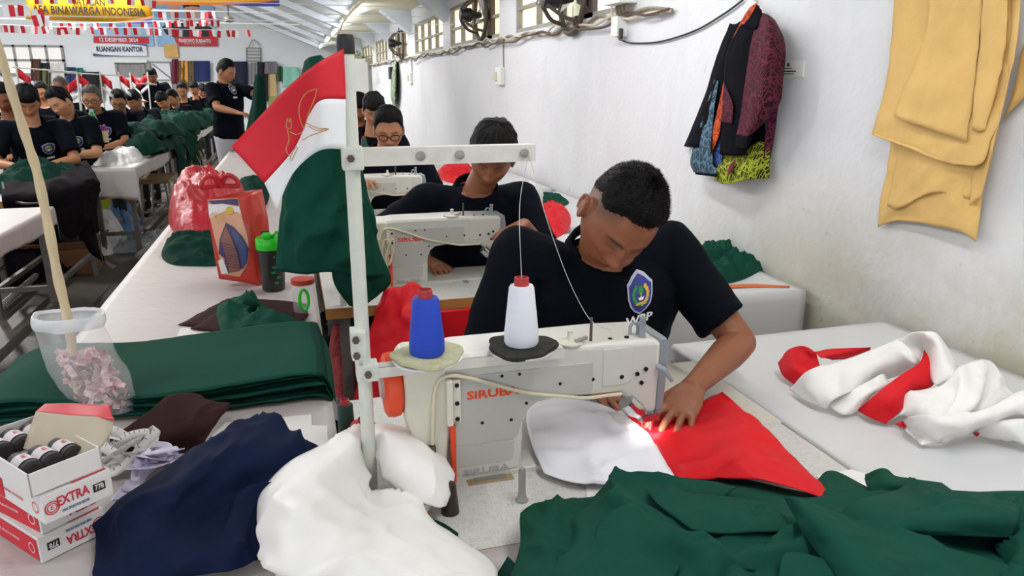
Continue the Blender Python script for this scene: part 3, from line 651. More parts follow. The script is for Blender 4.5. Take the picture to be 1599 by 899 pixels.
def hand(mb, W, fwd, palm, thumb, curl=(.35, .45, .35), spread=.12, s=1., bases=None, tcurl=.3, tang=.75):
    """W wrist, fwd finger direction, palm = palm normal, thumb = side vector of the thumb"""
    f = nrm(fwd); n = np.array(palm, float); n = nrm(n-f*(n@f)); t = np.array(thumb, float); t = nrm(t-f*(t@f)-n*(t@n))
    W = np.array(W, float)
    loft(mb, [(W-f*.01*s, t*.026*s, n*.019*s), (W+f*.015*s, t*.031*s, n*.017*s), (W+f*.045*s, t*.040*s, n*.0155*s), (W+f*.078*s, t*.041*s, n*.0125*s), (W+f*.090*s, t*.036*s, n*.009*s)], 16)
    for i, (off, ln) in enumerate(((.030, .070), (.010, .078), (-.010, .073), (-.029, .058))):
        c = curl[i] if isinstance(curl[0], (tuple, list)) else curl
        p = W+f*(.084-.003*abs(i-1))*s+t*off*s; ang = 0; dirv = nrm(f+t*spread*(1.2-i*.85))
        rad = (.0092, .0095, .0090, .0080)[i]*s
        for k, fr in enumerate((.46, .30, .24)):
            ang += c[k]; d = dirv*math.cos(ang)+n*math.sin(ang); q = p+d*ln*fr*s
            capsule(mb, p, rad*(1-.08*k), q, rad*(1-.08*(k+1)), 10); p = q
    p = W+f*.022*s+t*.026*s+n*.004*s; d = nrm(f*math.cos(tang)+t*math.sin(tang)+n*.25); 
    capsule(mb, p-d*.01*s, .0145*s, p+d*.038*s, .0115*s, 10); p = p+d*.038*s
    d2 = nrm(d+f*.5*tcurl+n*.3*tcurl); capsule(mb, p, .0112*s, p+d2*.026*s, .010*s, 10); p = p+d2*.026*s
    d3 = nrm(d2+f*.6*tcurl+n*.35*tcurl); capsule(mb, p, .010*s, p+d3*.022*s, .0078*s, 10)
SKINS = {'mid': '#b07a58', 'dark': '#8d583d', 'light': '#c08c68', 'tan': '#98613f'}
def person(label, pelvis, face, lean=.35, side=0., headc=None, hfwd=None, hup=(0, 0, 1), hands=None, poles=None, style='short', hairm=None, hthick=.014, skin='mid', vox=.006, scale=1., stand=False, glasses=None, moust=False,
           shirt=True, sleeve=.78, handspec=None, shoulders=None, mask=False, cap=False, neckl=.09, trous=None, extra_hair=None, seed=0, torso=.50, shw=.185, group='men in navy polo shirts', crest=True, faceres=None, build=1., LM=1.45, elbows=None):
    fz = np.array([math.cos(face), math.sin(face), 0.]); up = np.array([0, 0, 1.]); lf = np.cross(up, fz)      # lf: person's left
    P = np.array(pelvis, float); s = scale
    sp = nrm(up*math.cos(lean)+fz*math.sin(lean)+lf*math.sin(side)); ch = nrm(np.cross(lf, sp))  # spine direction, chest forward
    if (ch@fz) < 0: ch = -ch
    sp2 = nrm(up*math.cos(lean*LM)+fz*math.sin(lean*LM)+lf*math.sin(side)); ch2 = nrm(np.cross(lf, sp2)); ch2 = ch2 if ch2@fz > 0 else -ch2
    mid = P+sp*torso*.5*s; nb = mid+sp2*torso*.5*s
    SL_ = nb-sp2*.045*s+lf*shw*s; SR_ = nb-sp2*.045*s-lf*shw*s
    if shoulders: SL_, SR_ = map(lambda q: np.array(q, float), shoulders)
    if hfwd is None: hfwd = fz-up*.35
    H = frame(hfwd, hup)
    if headc is None: headc = nb+nrm(sp2*.6+up*.4)*(neckl+.085)*s+fz*.035*s
    headc = np.array(headc, float)
    skinc = np.array(rgb(SKINS[skin])[:3])
    body = MB()
    d, f = head_dirs(*(faceres or ((110, 80) if vox < .004 else (56, 40)))); hv = headshape(d)*s
    body.add(headc+hv@H.T, f)
    for sd in (-1, 1):
        R = H@np.array([[.006, 0, 0], [0, .017, -.004], [0, .004, .030]])*s; c = headc+H@(np.array([sd*.079, -.008, -.012])*s)
        R = np.array([[1, 0, 0], [0, 1, 0], [0, 0, 1.]])@R; ellip(body, c+H@np.array([sd*.004, 0, 0])*s, R, 14, 10)
        if vox < .005:   # ear rim
            rim = [c+H@(np.array([sd*(.008+.004*math.sin(a)), -.004+.017*math.cos(a), .031*math.sin(a)])*s) for a in np.linspace(-.9, 4.0, 16)]; body.tube(rim, [.0042*s]*16, 8)
    capsule(body, headc+H@np.array([0, -.030, -.055])*s, .052*s, nb-sp2*.03*s, .058*s, 18)
    capsule(body, headc+H@np.array([0, -.005, -.070])*s, .042*s, nb+ch2*.005*s-sp2*.03*s, .05*s, 18)
    def torso_rings(g):
        R = []
        for t, w, dp in ((-.10, .150, .115), (0, .168, .125), (.25, .158, .115), (.45, .160, .115), (.62, .172, .120), (.78, .178, .115), (.88, .165, .098), (.96, .115, .075), (1.0, .075, .060)):
            if t <= .5: c = P+(mid-P)*(t/.5); a, b = lf, ch
            else: c = mid+(nb-mid)*((t-.5)/.5); a, b = lf, nrm(ch*(1-(t-.5)*2)+ch2*(t-.5)*2)
            c = c+b*.012*s
            R.append((c, a*(w*s*build+g), b*(dp*s*build+g)))
        return R
    loft(body, torso_rings(-.012), 24)
    tgt = hands or (P+fz*.45*s+lf*.12*s+up*.30*s, P+fz*.45*s-lf*.12*s+up*.30*s)
    arms = []
    for i, (S0, W0) in enumerate(((SL_, tgt[0]), (SR_, tgt[1]))):
        sgn = 1 if i == 0 else -1
        pole = poles[i] if poles else (lf*sgn*.8-up*.7-fz*.2)
        if elbows and elbows[i] is not None: pole = np.array(elbows[i])-(np.array(S0)+np.array(W0))/2
        E, Wr = ik(S0, W0, .285*s, .25*s, pole); arms.append((S0, E, Wr))
        capsule(body, nb-sp2*.05*s+lf*sgn*.06*s, .05*s, S0, .052*s); capsule(body, S0, .050*s, E, .039*s)
        loft(body, [(E+(Wr-E)*q, nrm(np.cross(nrm(Wr-E), up+.01))*ra*s, nrm(np.cross(nrm(Wr-E), np.cross(nrm(Wr-E), up+.01)))*rb*s) for q, ra, rb in ((-.03, .036, .036), (.1, .041, .039), (.3, .041, .038), (.6, .034, .031), (.9, .027, .023), (1.0, .027, .021), (1.04, .026, .019))], 18)
        hs = (handspec or {}).get(i, {})
        fd = hs.get('fwd', nrm(nrm(Wr-E)*.7+fz*.3)); pn = hs.get('palm', -up); th = hs.get('thumb', -lf*sgn)
        hand(body, Wr, fd, pn, th, hs.get('curl', (.35, .5, .4)), hs.get('spread', .12), s*hs.get('s', 1.), tcurl=hs.get('tcurl', .3), tang=hs.get('tang', .7))
    if stand:
        legs = []
        for sgn in (1, -1):
            hp = P+lf*sgn*.085*s-up*.05*s; kn = np.array([hp[0], hp[1], .48*s])+fz*.02*s; an = np.array([hp[0], hp[1], .08*s])-fz*.02*s; legs.append((hp, kn, an))
    else:
        legs = []
        for sgn in (1, -1):
            hp = P+lf*sgn*.085*s-up*.02*s; kn = hp+fz*.40*s+lf*sgn*.05*s-up*.01*s; an = np.array([*(kn-fz*.03*s)[:2], .09]); legs.append((hp, kn, an))
    for hp, kn, an in legs:
        capsule(body, hp, .075*s, kn, .052*s); capsule(body, kn, .050*s, an, .036*s); capsule(body, an-up*.03*s-fz*.02*s, .035*s, an-up*.045*s+fz*.14*s, .03*s)
    o = fuse('person', body, vox, m_skin, smooth=3 if vox < .004 else 2, fac=.4)
    meta(o, label, 'person', group); me = o.data; co = getco(me)
    # colour of skin, lips, brows, stubble
    q = (co-headc)@H/s; col = np.tile(skinc, (len(co), 1)); ish = (np.linalg.norm(q/np.array([.09, .125, .135]), axis=1) < 1.12)
    fr = ish & (q[:, 1] > .03); ax = np.abs(q[:, 0])
    col *= (1+.06*fbm(co*30, seed, 3))[:, None]
    def blend(w, c, a=1.): nonlocal col; w = np.clip(w, 0, 1)[:, None]*a; col = col*(1-w)+np.array(c)*w
    red = skinc*np.array([1.10, .78, .72])
    g2 = lambda x0, z0, rx, rz: np.exp(-((ax-x0)/rx)**4-((q[:, 2]-z0)/rz)**4)*fr
    blend(g2(0, -.034, .02, .018)+g2(.05, -.03, .02, .02), red, .35)
    blend(g2(0, -.0668, .021, .0085)*np.where(ax < .021, 1, 0), skinc*np.array([.82, .55, .52]), .75)
    blend(g2(0, -.0668, .023, .0016), skinc*.25, .8)
    bz = .0185+.004*np.sin(np.clip((ax-.012)/.036, 0, 1)*PI)-.0
    blend(np.exp(-((ax-.030)/.019)**6-((q[:, 2]-bz)/.0042)**2)*fr, (.012, .009, .008), .9)
    blend(np.exp(-((ax-.031)/.0135)**4-((q[:, 2]+.0035-.002*np.cos((ax-.031)/.014*1.5))/.0017)**2)*fr, (.01, .008, .008), .9)
    blend(g2(.031, .004, .017, .008), skinc*.7, .35)
    blend(np.exp(-((ax-.007)/.0045)**2-((q[:, 2]+.0455)/.003)**2)*fr, skinc*.2, .7)
    if moust: blend(np.exp(-(ax/.026)**4-((q[:, 2]+.0545+ax*.15)/.0048)**2)*fr, (.02, .017, .015), .85); blend(np.exp(-(ax/.012)**4-((q[:, 2]+.09)/.008)**2)*fr, (.03, .025, .022), .5)
    phi = np.arctan2(q[:, 0], q[:, 1]); hl = hairline(phi, style)
    blend(np.where(ish, np.clip((q[:, 2]-hl+.022)/.03, 0, 1), 0)*(np.clip((ax-.035)/.02, 0, 1) if style == 'crop' else 1.), (.03, .024, .022), .6 if style == 'crop' else .4)
    setcol(me, col)
    base = np.array([P[0], P[1], 0.]); setco(me, co-base); o.location = base
    # hair: shell with its own thickness and tufts
    n_, k_ = (120, 80) if vox < .004 else (60, 40)
    d, f = head_dirs(n_, k_); q = headshape(d); ph = np.arctan2(q[:, 0], q[:, 1]); mk = q[:, 2]-hairline(ph, style)-.003*vn(np.stack([ph*22, q[:, 2]*60, ph*0], -1), seed)
    tt = np.clip(mk/.035, 0, 1); tt = tt*tt*(3-2*tt); topw = np.clip((q[:, 2]-.02)/.07, 0, 1)
    th = (-.003+(.004+hthick*(.30+.70*topw))*tt)
    ndir = nrm_rows(q/np.array([.077, .098, .122])**2)
    clump = fbm(np.stack([ph*7, q[:, 2]*22, q[:, 1]*22], -1), seed+3, 3)
    th = th+tt*hthick*.28*clump*(.4+.6*topw)
    if style == 'fringe': th = th+tt*.010*np.clip(q[:, 1]/.09, 0, 1)*topw
    hv = (q+ndir*th[:, None])*s; keep = mk > -.004; ff = [t for t in f if keep[list(t)].all()]
    used = sorted({i for t in ff for i in t}); mp = {i: j for j, i in enumerate(used)}
    V = headc+hv[used]@H.T; F_ = [tuple(mp[i] for i in t) for t in ff]
    hm = hairm or m_hair
    if not cap or True:
        hb = MB(); hb.add(V, F_)
        ns = extra_hair if extra_hair is not None else (0 if vox > .005 else 3500)
        if ns:
            rg = np.random.default_rng(seed+1); cand = np.where((mk > .006))[0]; pick = rg.choice(cand, ns)
            for i in pick:
                p = q[i]+ndir[i]*th[i]; nd = nrm(ndir[i]*(.75 if style != 'fringe' else .35)+np.array([rg.normal()*.35, .35+rg.normal()*.35, rg.normal()*.3]) if style != 'fringe' else ndir[i]*.12+np.array([rg.normal()*.2, .5*np.sign(q[i][1]+.02), -.55+rg.normal()*.15]))
                L = hthick*(.35+.5*rg.random())*(.4+.6*topw[i]) if style != 'fringe' else hthick*(.6+.5*rg.random()); sdv = nrm(np.cross(nd, ndir[i]+rg.normal(size=3)*.3))*.0006
                a = headc+H@((p-ndir[i]*.002-sdv)*s); b = headc+H@((p-ndir[i]*.002+sdv)*s); c = headc+H@((p+nd*L)*s); hb.add([a, b, c], [(0, 1, 2)])
        ho = pyd('hair', hb.v, hb.f, hm, o, True)
    # clothing
    so = None
    if shirt:
        sh = MB(); loft(sh, torso_rings(.010)[0:-1]+[(nb-sp2*.006*s, lf*.085*s, ch2*.078*s)], 30)
        for i, (S0, E, Wr) in enumerate(arms):
            sgn = 1 if i == 0 else -1; capsule(sh, nb-sp2*.055*s+lf*sgn*.07*s, .060*s, S0, .066*s)
            e2 = S0+(E-S0)*sleeve; dd = nrm(E-S0); a = nrm(np.cross(dd, fz+.02)); b = np.cross(dd, a)
            loft(sh, [(S0+dd*.0, a*.066*s, b*.066*s), (S0+dd*.06*s, a*.064*s, b*.066*s), (e2-dd*.03*s, a*.060*s, b*.066*s), (e2, a*.062*s, b*.070*s)], 24)
            capsule(sh, S0+dd*.01, .066*s, S0+dd*.05*s, .064*s)
        so = fuse('shirt', sh, max(vox*1.3, .005), m_navy, o, smooth=5, fac=.5)
        cs = getco(so.data); nn = getno(so.data)
        h = .005*fbm(cs*9+seed, seed, 3)+.004*(1-np.abs(fbm(np.stack([cs@lf*9, cs@sp*16, cs@fz*9], -1)+seed, seed+2, 2)))
        setco(so.data, cs+nn*h[:, None]*s)
        # collar: two turned down flaps
        for sgn in (1, -1):
            G = []
            for t in np.linspace(.12, 1, 12):
                a = PI*t*1.02-.05; c = nb+ (lf*sgn*math.sin(a)*.080+ch2*(-math.cos(PI-a)*.0+.078*math.cos(PI-a)*-1))*s
                c = nb+(lf*sgn*math.sin(a)*.076-ch2*math.cos(PI-a)*.074*1.0)*s+sp2*(.012-.030*(.5+.5*math.cos(a)))*s
                ou = nrm(lf*sgn*math.sin(a)-ch2*math.cos(PI-a))
                G.append([c-sp2*.004*s, c+sp2*.018*s+ou*.002, c+sp2*.020*s+ou*.008*s, c-sp2*.004*s+ou*.019*s, c-sp2*(.022)*s+ou*.021*s])
            grid_obj('collar', np.array(G), m_navy, so, .002)
        tr = MB()
        for hp, kn, an in legs: capsule(tr, hp, .088*s, kn, .066*s); capsule(tr, kn, .064*s, an+up*.02, .058*s)
        loft(tr, [(P-sp*.12*s, lf*.14*s, ch*.11*s), (P-sp*.05*s, lf*.168*s, ch*.128*s), (P+sp*.06*s, lf*.170*s, ch*.128*s)], 20)
        fuse('trousers', tr, .012, trous or m_trous, o, smooth=2)
        for hp, kn, an in legs:
            sm_ = MB(); capsule(sm_, an-up*.035*s-fz*.03*s, .043*s, an-up*.05*s+fz*.15*s, .038*s, 12); sm_.build('shoe', m_black, o, smooth=True)
    if glasses:
        gm = MB(); hp = lambda x, y, z: headc+H@(np.array([x, y, z])*s); rr = .0021 if vox < .006 else .0026
        for sd in (-1, 1):
            gm.tube([hp(sd*.032+.0225*np.sign(math.cos(a))*abs(math.cos(a))**.8, .101-.010*abs(math.cos(a) if math.cos(a)*sd > 0 else 0), -.003+.0165*np.sign(math.sin(a))*abs(math.sin(a))**.8) for a in np.linspace(0, 2*PI, 22)], rr, 6)
            gm.tube([hp(sd*.055, .093, .004), hp(sd*.078, .06, .004), hp(sd*.082, -.01, 0)], rr, 6)
        gm.tube([hp(-.010, .104, .002), hp(0, .107, .004), hp(.010, .104, .002)], rr, 6); gm.build('glasses', m_black, o)
    return dict(o=o, shirt=so, nb=nb, lf=lf, fz=fz, sp2=sp2, ch2=ch2, H=H, headc=headc, arms=arms, s=s, P=P)
def nrm_rows(a): return a/(np.linalg.norm(a, axis=1, keepdims=True)+1e-12)
# flat emblem pieces pressed onto a shirt
def decal(shirt, center, normal, updir, pieces, par=None):
    me = shirt.data; co = getco(me); polys = [tuple(p.vertices) for p in me.polygons]
    bv = BVHTree.FromPolygons([Vector(c) for c in co], polys)
    n = Vector(nrm(normal)); u = Vector(updir); u = (u-n*u.dot(n)).normalized(); x = u.cross(n)
    c0 = Vector(center)
    for name, poly, m, lift in pieces:
        bm = bmesh.new()
        if isinstance(poly, tuple) and poly[0] == 'text':
            _, body, size, width, ox, oy = poly
            t = text(body, size, None, None, (ox, oy, 0), (1, 0, 0), (0, 1, 0), width=width, depth=0, bold=size*.03, name='tmp'); bm.from_mesh(t.data); bpy.data.objects.remove(t)
            bmesh.ops.triangulate(bm, faces=bm.faces)
        else:
            vs = [bm.verts.new((a, b, 0)) for a, b in poly]; bm.faces.new(vs); bmesh.ops.triangulate(bm, faces=bm.faces)
        L = .006
        for _ in range(3):
            ed = [e for e in bm.edges if e.calc_length() > L]
            if not ed: break
            bmesh.ops.subdivide_edges(bm, edges=ed, cuts=1); bmesh.ops.triangulate(bm, faces=bm.faces)
        for v in bm.verts:
            o = c0+x*v.co.x+u*v.co.y+n*.12; hit = bv.ray_cast(o, -n, .4)
            v.co = (hit[0]+n*lift) if hit[0] else (bv.find_nearest(o-n*.12)[0]+n*lift)
        me2 = bpy.data.meshes.new(name); bm.to_mesh(me2); bm.free(); link(name, me2, m, par or shirt)
m_em = mat('emblem_blue', '#2e3a86', .7); m_emb2 = mat('emblem_border', '#b9bcd0', .7); m_gold = mat('emblem_gold', '#d9b23a', .6); m_egreen = mat('emblem_green', '#2f8f3f', .7); m_ew = mat('emblem_white', '#eef0f4', .7)
def shield(w, h): return [(-w, h*.62), (-w*.55, h*.86), (0, h), (w*.55, h*.86), (w, h*.62), (w*.98, -h*.05), (w*.8, -h*.45), (w*.45, -h*.78), (0, -h), (-w*.45, -h*.78), (-w*.8, -h*.45), (-w*.98, -h*.05)]
def circ(cx, cy, r, n=10, ry=None): return [(cx+r*math.cos(2*PI*k/n), cy+(ry or r)*math.sin(2*PI*k/n)) for k in range(n)]
def hit_shirt(P_, px, py):
    me = P_['shirt'].data; bv = BVHTree.FromPolygons([Vector(c) for c in getco(me)], [tuple(p.vertices) for p in me.polygons])
    h = bv.ray_cast(Vector(_C), Vector(ray(px, py)).normalized()); return None if h[0] is None else (np.array(h[0]), np.array(h[1]))
def crest(P_, cx, w=.034, simple=True, textw=None, drop=.17, at=None):
    s = P_['s']; c = P_['nb']-P_['sp2']*drop*s+P_['lf']*cx*s+P_['ch2']*.10*s
    if at is not None:
        h = hit_shirt(P_, *at)
        if h: c = h[0]
    pc = [('crest_border', shield(w, w*1.16), m_emb2, .0025), ('crest_field', shield(w*.88, w*1.03), m_em, .0035)]
    if simple:
        pc += [('crest_wreath', circ(0, w*.12, w*.56), m_gold, .0045), ('crest_centre', circ(0, w*.15, w*.36), m_egreen, .0055), ('crest_base', circ(0, -w*.1, w*.22, 8), m_ew, .006), ('name_patch', [(-w*.6, -w*2.0), (w*.6, -w*2.0), (w*.6, -w*1.6), (-w*.6, -w*1.6)], m_ew, .0025)]
    else:
        for k in range(7):
            a = math.radians(130+k*22); pc.append(('crest_leaf', circ(w*.56*math.cos(a), w*.14+w*.56*math.sin(a), w*.13, 8), m_egreen, .0045)); a = math.radians(50-k*22); pc.append(('crest_grain', circ(w*.56*math.cos(a), w*.14+w*.56*math.sin(a), w*.14, 8), m_gold, .0045))
        pc += [('crest_tree', circ(0, w*.38, w*.20, 12, w*.26), m_egreen, .0045), ('crest_trunk', [(-w*.03, w*-.1), (w*.03, w*-.1), (w*.03, w*.25), (-w*.03, w*.25)], m_gold, .005), ('crest_lotus', [(-w*.26, w*.05), (-w*.14, -w*.15), (w*.14, -w*.15), (w*.26, w*.05), (w*.12, -w*.02), (0, w*.1), (-w*.12, -w*.02)], m_ew, .005), ('crest_ribbon', [(-w*.48, -w*.40), (-w*.3, -w*.30), (0, -w*.24), (w*.3, -w*.30), (w*.48, -w*.40), (w*.3, -w*.44), (0, -w*.38), (-w*.3, -w*.44)], m_gold, .005)]
    if textw: pc.append(('lettering', ('text', 'WBP', .028, textw, 0, -w*1.52), m_ew, .003))
    decal(P_['shirt'], c, P_['ch2'], P_['sp2'], pc)
# ---------- foreground man
W1L = np.array(PD(1082, 604, 1.57)); W1R = np.array([.60, 1.46, .80])
p1 = person('man with short black hair bending over the white machine, crest and letters on navy shirt', (.70, 1.80, .50), -PI/2-.05, lean=.36, LM=1.15, headc=PD(968, 338, 1.59), hfwd=(-.20, -.68, -.71), hup=(.20, -.45, .6),
    hands=(W1L, W1R), elbows=(PD(1112, 530, 1.70), (.40, 1.58, .84)), shoulders=((.875, 1.60, 1.055), (.49, 1.60, 1.06)), style='crop', hthick=.010, skin='dark', vox=.0032, torso=.61, build=1.14,
    handspec={0: dict(fwd=(-.74, -.60, -.34), palm=(-.2, -.05, -.95), thumb=(-.6, .75, -.1), curl=((.05, .25, .25), (.08, .3, .3), (.12, .35, .3), (.18, .4, .3)), spread=.22, s=.98, tang=.65), 1: dict(fwd=(.45, -.85, -.25), palm=(0, 0, -1), thumb=(.8, .3, 0), curl=(.25, .4, .4), spread=.16)}, extra_hair=7000, seed=3)
crest(p1, .075, .034, False, textw=.075, at=(1000, 462))
# ---------- other men of the right hand row
h2 = PD(768, 243, 2.72)
p2 = person('young man with thick black fringe resting one hand on the second machine', (h2[0]-.02, h2[1]+.26, .52), -PI/2-.12, lean=.28, LM=1.2, headc=h2, hfwd=(-.30, -.80, -.55), hup=(.15, -.2, 1), hands=(np.array(PD(818, 350, 2.58)), np.array([.45, 2.72, .80])), elbows=(PD(850, 390, 2.85), None),
    style='fringe', hthick=.024, skin='dark', vox=.0045, torso=.56, handspec={0: dict(fwd=(-.75, -.35, -.25), palm=(-.3, -.1, -.9), thumb=(-.2, .9, -.2), curl=((.5, .7, .5),)*4, spread=.1)}, extra_hair=2500, seed=5)
h3 = PD(607, 202, 4.1)
p3 = person('man in black framed glasses with a moustache at the third machine', (h3[0], h3[1]+.24, .52), -PI/2-.1, lean=.25, LM=1.2, headc=h3, hfwd=(-.10, -.85, -.36), style='short', hthick=.018, skin='mid', vox=.006, torso=.57, glasses=True, moust=True, hands=(np.array([h3[0]+.10, h3[1]-.30, .82]), np.array([h3[0]-.2, h3[1]-.32, .95])), seed=6)
h4 = PD(584, 172, 5.4)
p4 = person('young man with side parted black hair behind the man in black framed glasses', (h4[0], h4[1]+.22, .54), -PI/2-.1, lean=.25, LM=1.2, headc=h4, hfwd=(-.05, -.85, -.45), style='fringe', hthick=.02, skin='mid', vox=.007, torso=.56, seed=7)
h5 = PD(561, 168, 6.6)
p5 = person('dark haired man mostly hidden behind the pole at the back of the right row', (h5[0], h5[1]+.22, .54), -PI/2-.1, lean=.25, LM=1.2, headc=h5, hfwd=(-.05, -.85, -.45), style='fringe', hthick=.02, skin='dark', vox=.009, torso=.56, seed=8)
# ---------- left hand rows
def seated(label, px, py, dep, yaw=-.9, pitch=.5, tilt=0., style='short', skin='mid', vox=.008, lean=.42, hx=None, **kw):
    hc = PD(px, py, dep); face = -PI/2+yaw*.5; fz = np.array([math.cos(face), math.sin(face), 0]); hf = np.array([math.cos(-PI/2+yaw), math.sin(-PI/2+yaw), -math.tan(pitch)])
    P = hc-fz*(.56*math.sin(lean*1.1)+.085); P[2] = .56
    kw.setdefault('hands', (hc+fz*.26+np.array([.10, 0, 0])-np.array([0, 0, hc[2]-.86]), hc+fz*.26-np.array([.10, 0, 0])-np.array([0, 0, hc[2]-.86])))
    tz = hc[2]-.11-.56
    return person(label, P, face, lean=lean, LM=1.2, headc=hc, hfwd=hf, hup=(tilt, 0, 1), style=style, skin=skin, vox=vox, torso=max(.42, min(.66, tz/math.cos(lean*1.1)*.98)), **kw)
LEFT = [
 ('man with thick black hair sewing green cloth behind the tan stick', 43, 158, 5.5, dict(yaw=.25, pitch=.6, style='fringe', hthick=.022, skin='mid', vox=.006)),
 ('round faced man looking down, between the stick and the green bottle', 95, 160, 6.2, dict(yaw=-.5, pitch=.45, style='short', hthick=.02, skin='light', vox=.006, tilt=-.2)),
 ('older man with grey hair, glasses and moustache in the left row', 144, 155, 7.0, dict(yaw=0., pitch=.2, style='short', hthick=.016, skin='mid', hairm=m_grey_hair, glasses=True, moust=True, vox=.006, lean=.25)),
 ('smiling man with glasses and cropped hair beside the older grey haired man', 185, 158, 8.0, dict(yaw=.1, pitch=.45, style='short', hthick=.016, skin='mid', glasses=True, vox=.007)),
 ('man with flat black hair turned left, behind the smiling man with glasses', 209, 157, 8.7, dict(yaw=-.5, pitch=.45, style='fringe', skin='mid')),
 ('man bent low over the big green heap, face turned left', 254, 157, 10.4, dict(yaw=-.4, pitch=.6, style='fringe', skin='mid')),
 ('man bent over with his forearm on the big green heap', 270, 153, 11.1, dict(yaw=-.6, pitch=.5, style='short', skin='mid')),
 ('man with cropped hair and a visible crest near the left row end', 285, 141, 12.0, dict(yaw=-.1, pitch=.4, style='short', skin='mid')),
 ('man looking down beside the standing man, near the back of the left row', 303, 138, 13.2, dict(yaw=-.3, pitch=.4, style='fringe', skin='mid')),
 ('last man of the left row, half hidden next to the standing man', 316, 141, 14.2, dict(yaw=.3, pitch=.6, style='fringe', skin='dark', crest=False)),
 ('man at the very left edge of the picture, lit by a machine lamp', 6, 152, 6.3, dict(yaw=.1, pitch=.5, style='short', skin='dark', crest=False)),
 ('small dark haired man far back, seen over the green cone', 66, 143, 9.5, dict(yaw=-.1, pitch=.4, style='short', skin='mid', crest=False)),
 ('man far back looking left, under the hanging clothes', 95, 134, 10.2, dict(yaw=-.6, pitch=.2, style='short', skin='dark', crest=False, hairm=m_grey_hair)),
]
for i, (lb, px, py, dep, kw) in enumerate(LEFT):
    cr = kw.pop('crest', True); q = seated(lb, px, py, dep, seed=20+i, **kw)
    if cr: crest(q, .085, .042, True, drop=.15)
# ---------- standing men
def standing(label, px, py, dep, face, hands, **kw):
    hc = PD(px, py, dep); fz = np.array([math.cos(face), math.sin(face), 0]); s = kw.pop('scale', 1.)
    return person(label, (hc[0]-fz[0]*.05, hc[1]-fz[1]*.05, .93*s), face, lean=.05, LM=1.2, headc=hc, hands=hands, stand=True, torso=.50, scale=s, **kw)
hs = PD(353, 112, 7.6)
s1 = standing('standing man in navy polo and pale trousers holding up green cloth in the aisle', 353, 112, 7.6, -.75, (np.array(PD(402, 134, 7.45)), np.array(PD(372, 176, 7.3))), hfwd=(.75, -.5, -.35), style='short', hthick=.013, skin='mid', vox=.006, trous=m_gtrous, seed=50)
crest(s1, .085, .042, True, drop=.13, at=(364, 140))
hb = PD(237, 121, 12.)
s2 = standing('standing man with black hair by the grey curtained back window', 237, 118, 12., -PI/2, (hb+np.array([.15, -.3, -.35]), hb+np.array([-.15, -.3, -.35])), hfwd=(0, -.9, -.35), style='fringe', skin='dark', vox=.009, seed=51)
# ================================================================== CLOTH ON THE NEAR TABLES
m_green = mat('dark_green_cloth', '#134537', .85, var=.06, vscale=8, weave=.12, wscale=700, spec=.1); m_green2 = mat('deep_green_cloth', '#0d3329', .88, var=.1, vscale=8, weave=.12, wscale=700, spec=.1)
m_brownc = mat('dark_brown_cloth', '#35201f', .85, var=.08, weave=.2, wscale=600, spec=.1); m_navyc = mat('navy_cloth', '#101b38', .85, var=.06, weave=.2, wscale=500, spec=.12)
m_wcl = mat('white_satin', '#eceae6', .5, var=.015, weave=.05, wscale=700, sheen=.1); m_wcl2 = mat('white_polyester', '#eae9ee', .5, var=.015, weave=.05, wscale=700)
m_rcl = mat('red_polyester', '#d3121f', .6, var=.03, weave=.05, wscale=700, spec=.25); m_paper = mat('white_paper', '#e2dedb', .8, var=.02); m_blackc = mat('black_cloth', '#0e0b0f', .9, var=.1, spec=.08)
def heap(name, outline, hmax, m, label=None, cat='cloth', wr=((.014, 18, .6, 1), (.008, 34, 2.0, 5)), p=2.4, q=.8, na=90, nr=26, base=0., parent=None, seed=0, group=None, zplane=None, thick=0, off=(0, 0), jag=.0):
    """crumpled lump of cloth resting on a surface; outline in picture points on that surface (or world xy)"""
    z0 = TZ+base if zplane is None else zplane
    O = np.array([(on(a, b, 2, z0)[:2]) if not isinstance(outline, np.ndarray) else (a, b) for a, b in outline])
    c = O.mean(0)+np.array(off); K = len(O); a = np.linspace(0, 1, na, endpoint=False)*K
    Oc = np.concatenate([O[-1:], O, O[:2]]); ring = []
    for t in a:
        i = int(t); f = t-i; p0, p1, p2, p3 = Oc[i], Oc[i+1], Oc[i+2], Oc[i+3]; ring.append(.5*((2*p1)+(-p0+p2)*f+(2*p0-5*p1+4*p2-p3)*f*f+(-p0+3*p1-3*p2+p3)*f**3))
    ring = np.array(ring)
    if jag: ring = c+(ring-c)*(1+jag*fbm(np.stack([np.cos(a/K*2*PI)*3, np.sin(a/K*2*PI)*3, a*0+seed], -1), seed, 3))[:, None]
    t = np.linspace(0.001, 1, nr)**.8; X = c+t[:, None, None]*(ring-c)[None]
    U, V = X[..., 0], X[..., 1]; T = np.repeat(t[:, None], na, 1)
    h = hmax*(1-T**p)**q*(.8+.35*fbm(V3(U*5, V*5), seed+40, 2))
    ed = np.clip((1-T)*5, 0, 1)
    for (amp, k, ang, s) in wr: h = h+amp*(folds(U*10, V*10, k/5., ang, s+seed)-.25)*(.25+.75*ed)
    G = np.stack([U, V, z0+np.maximum(h, .0015*(1+T*0))], -1); G[-1, :, 2] = z0+.001
    G = np.concatenate([G, G[:, :1]], 1)
    o = grid_obj(name, G, m, parent, thick)
    if label: meta(o, label, cat, group)
    return o
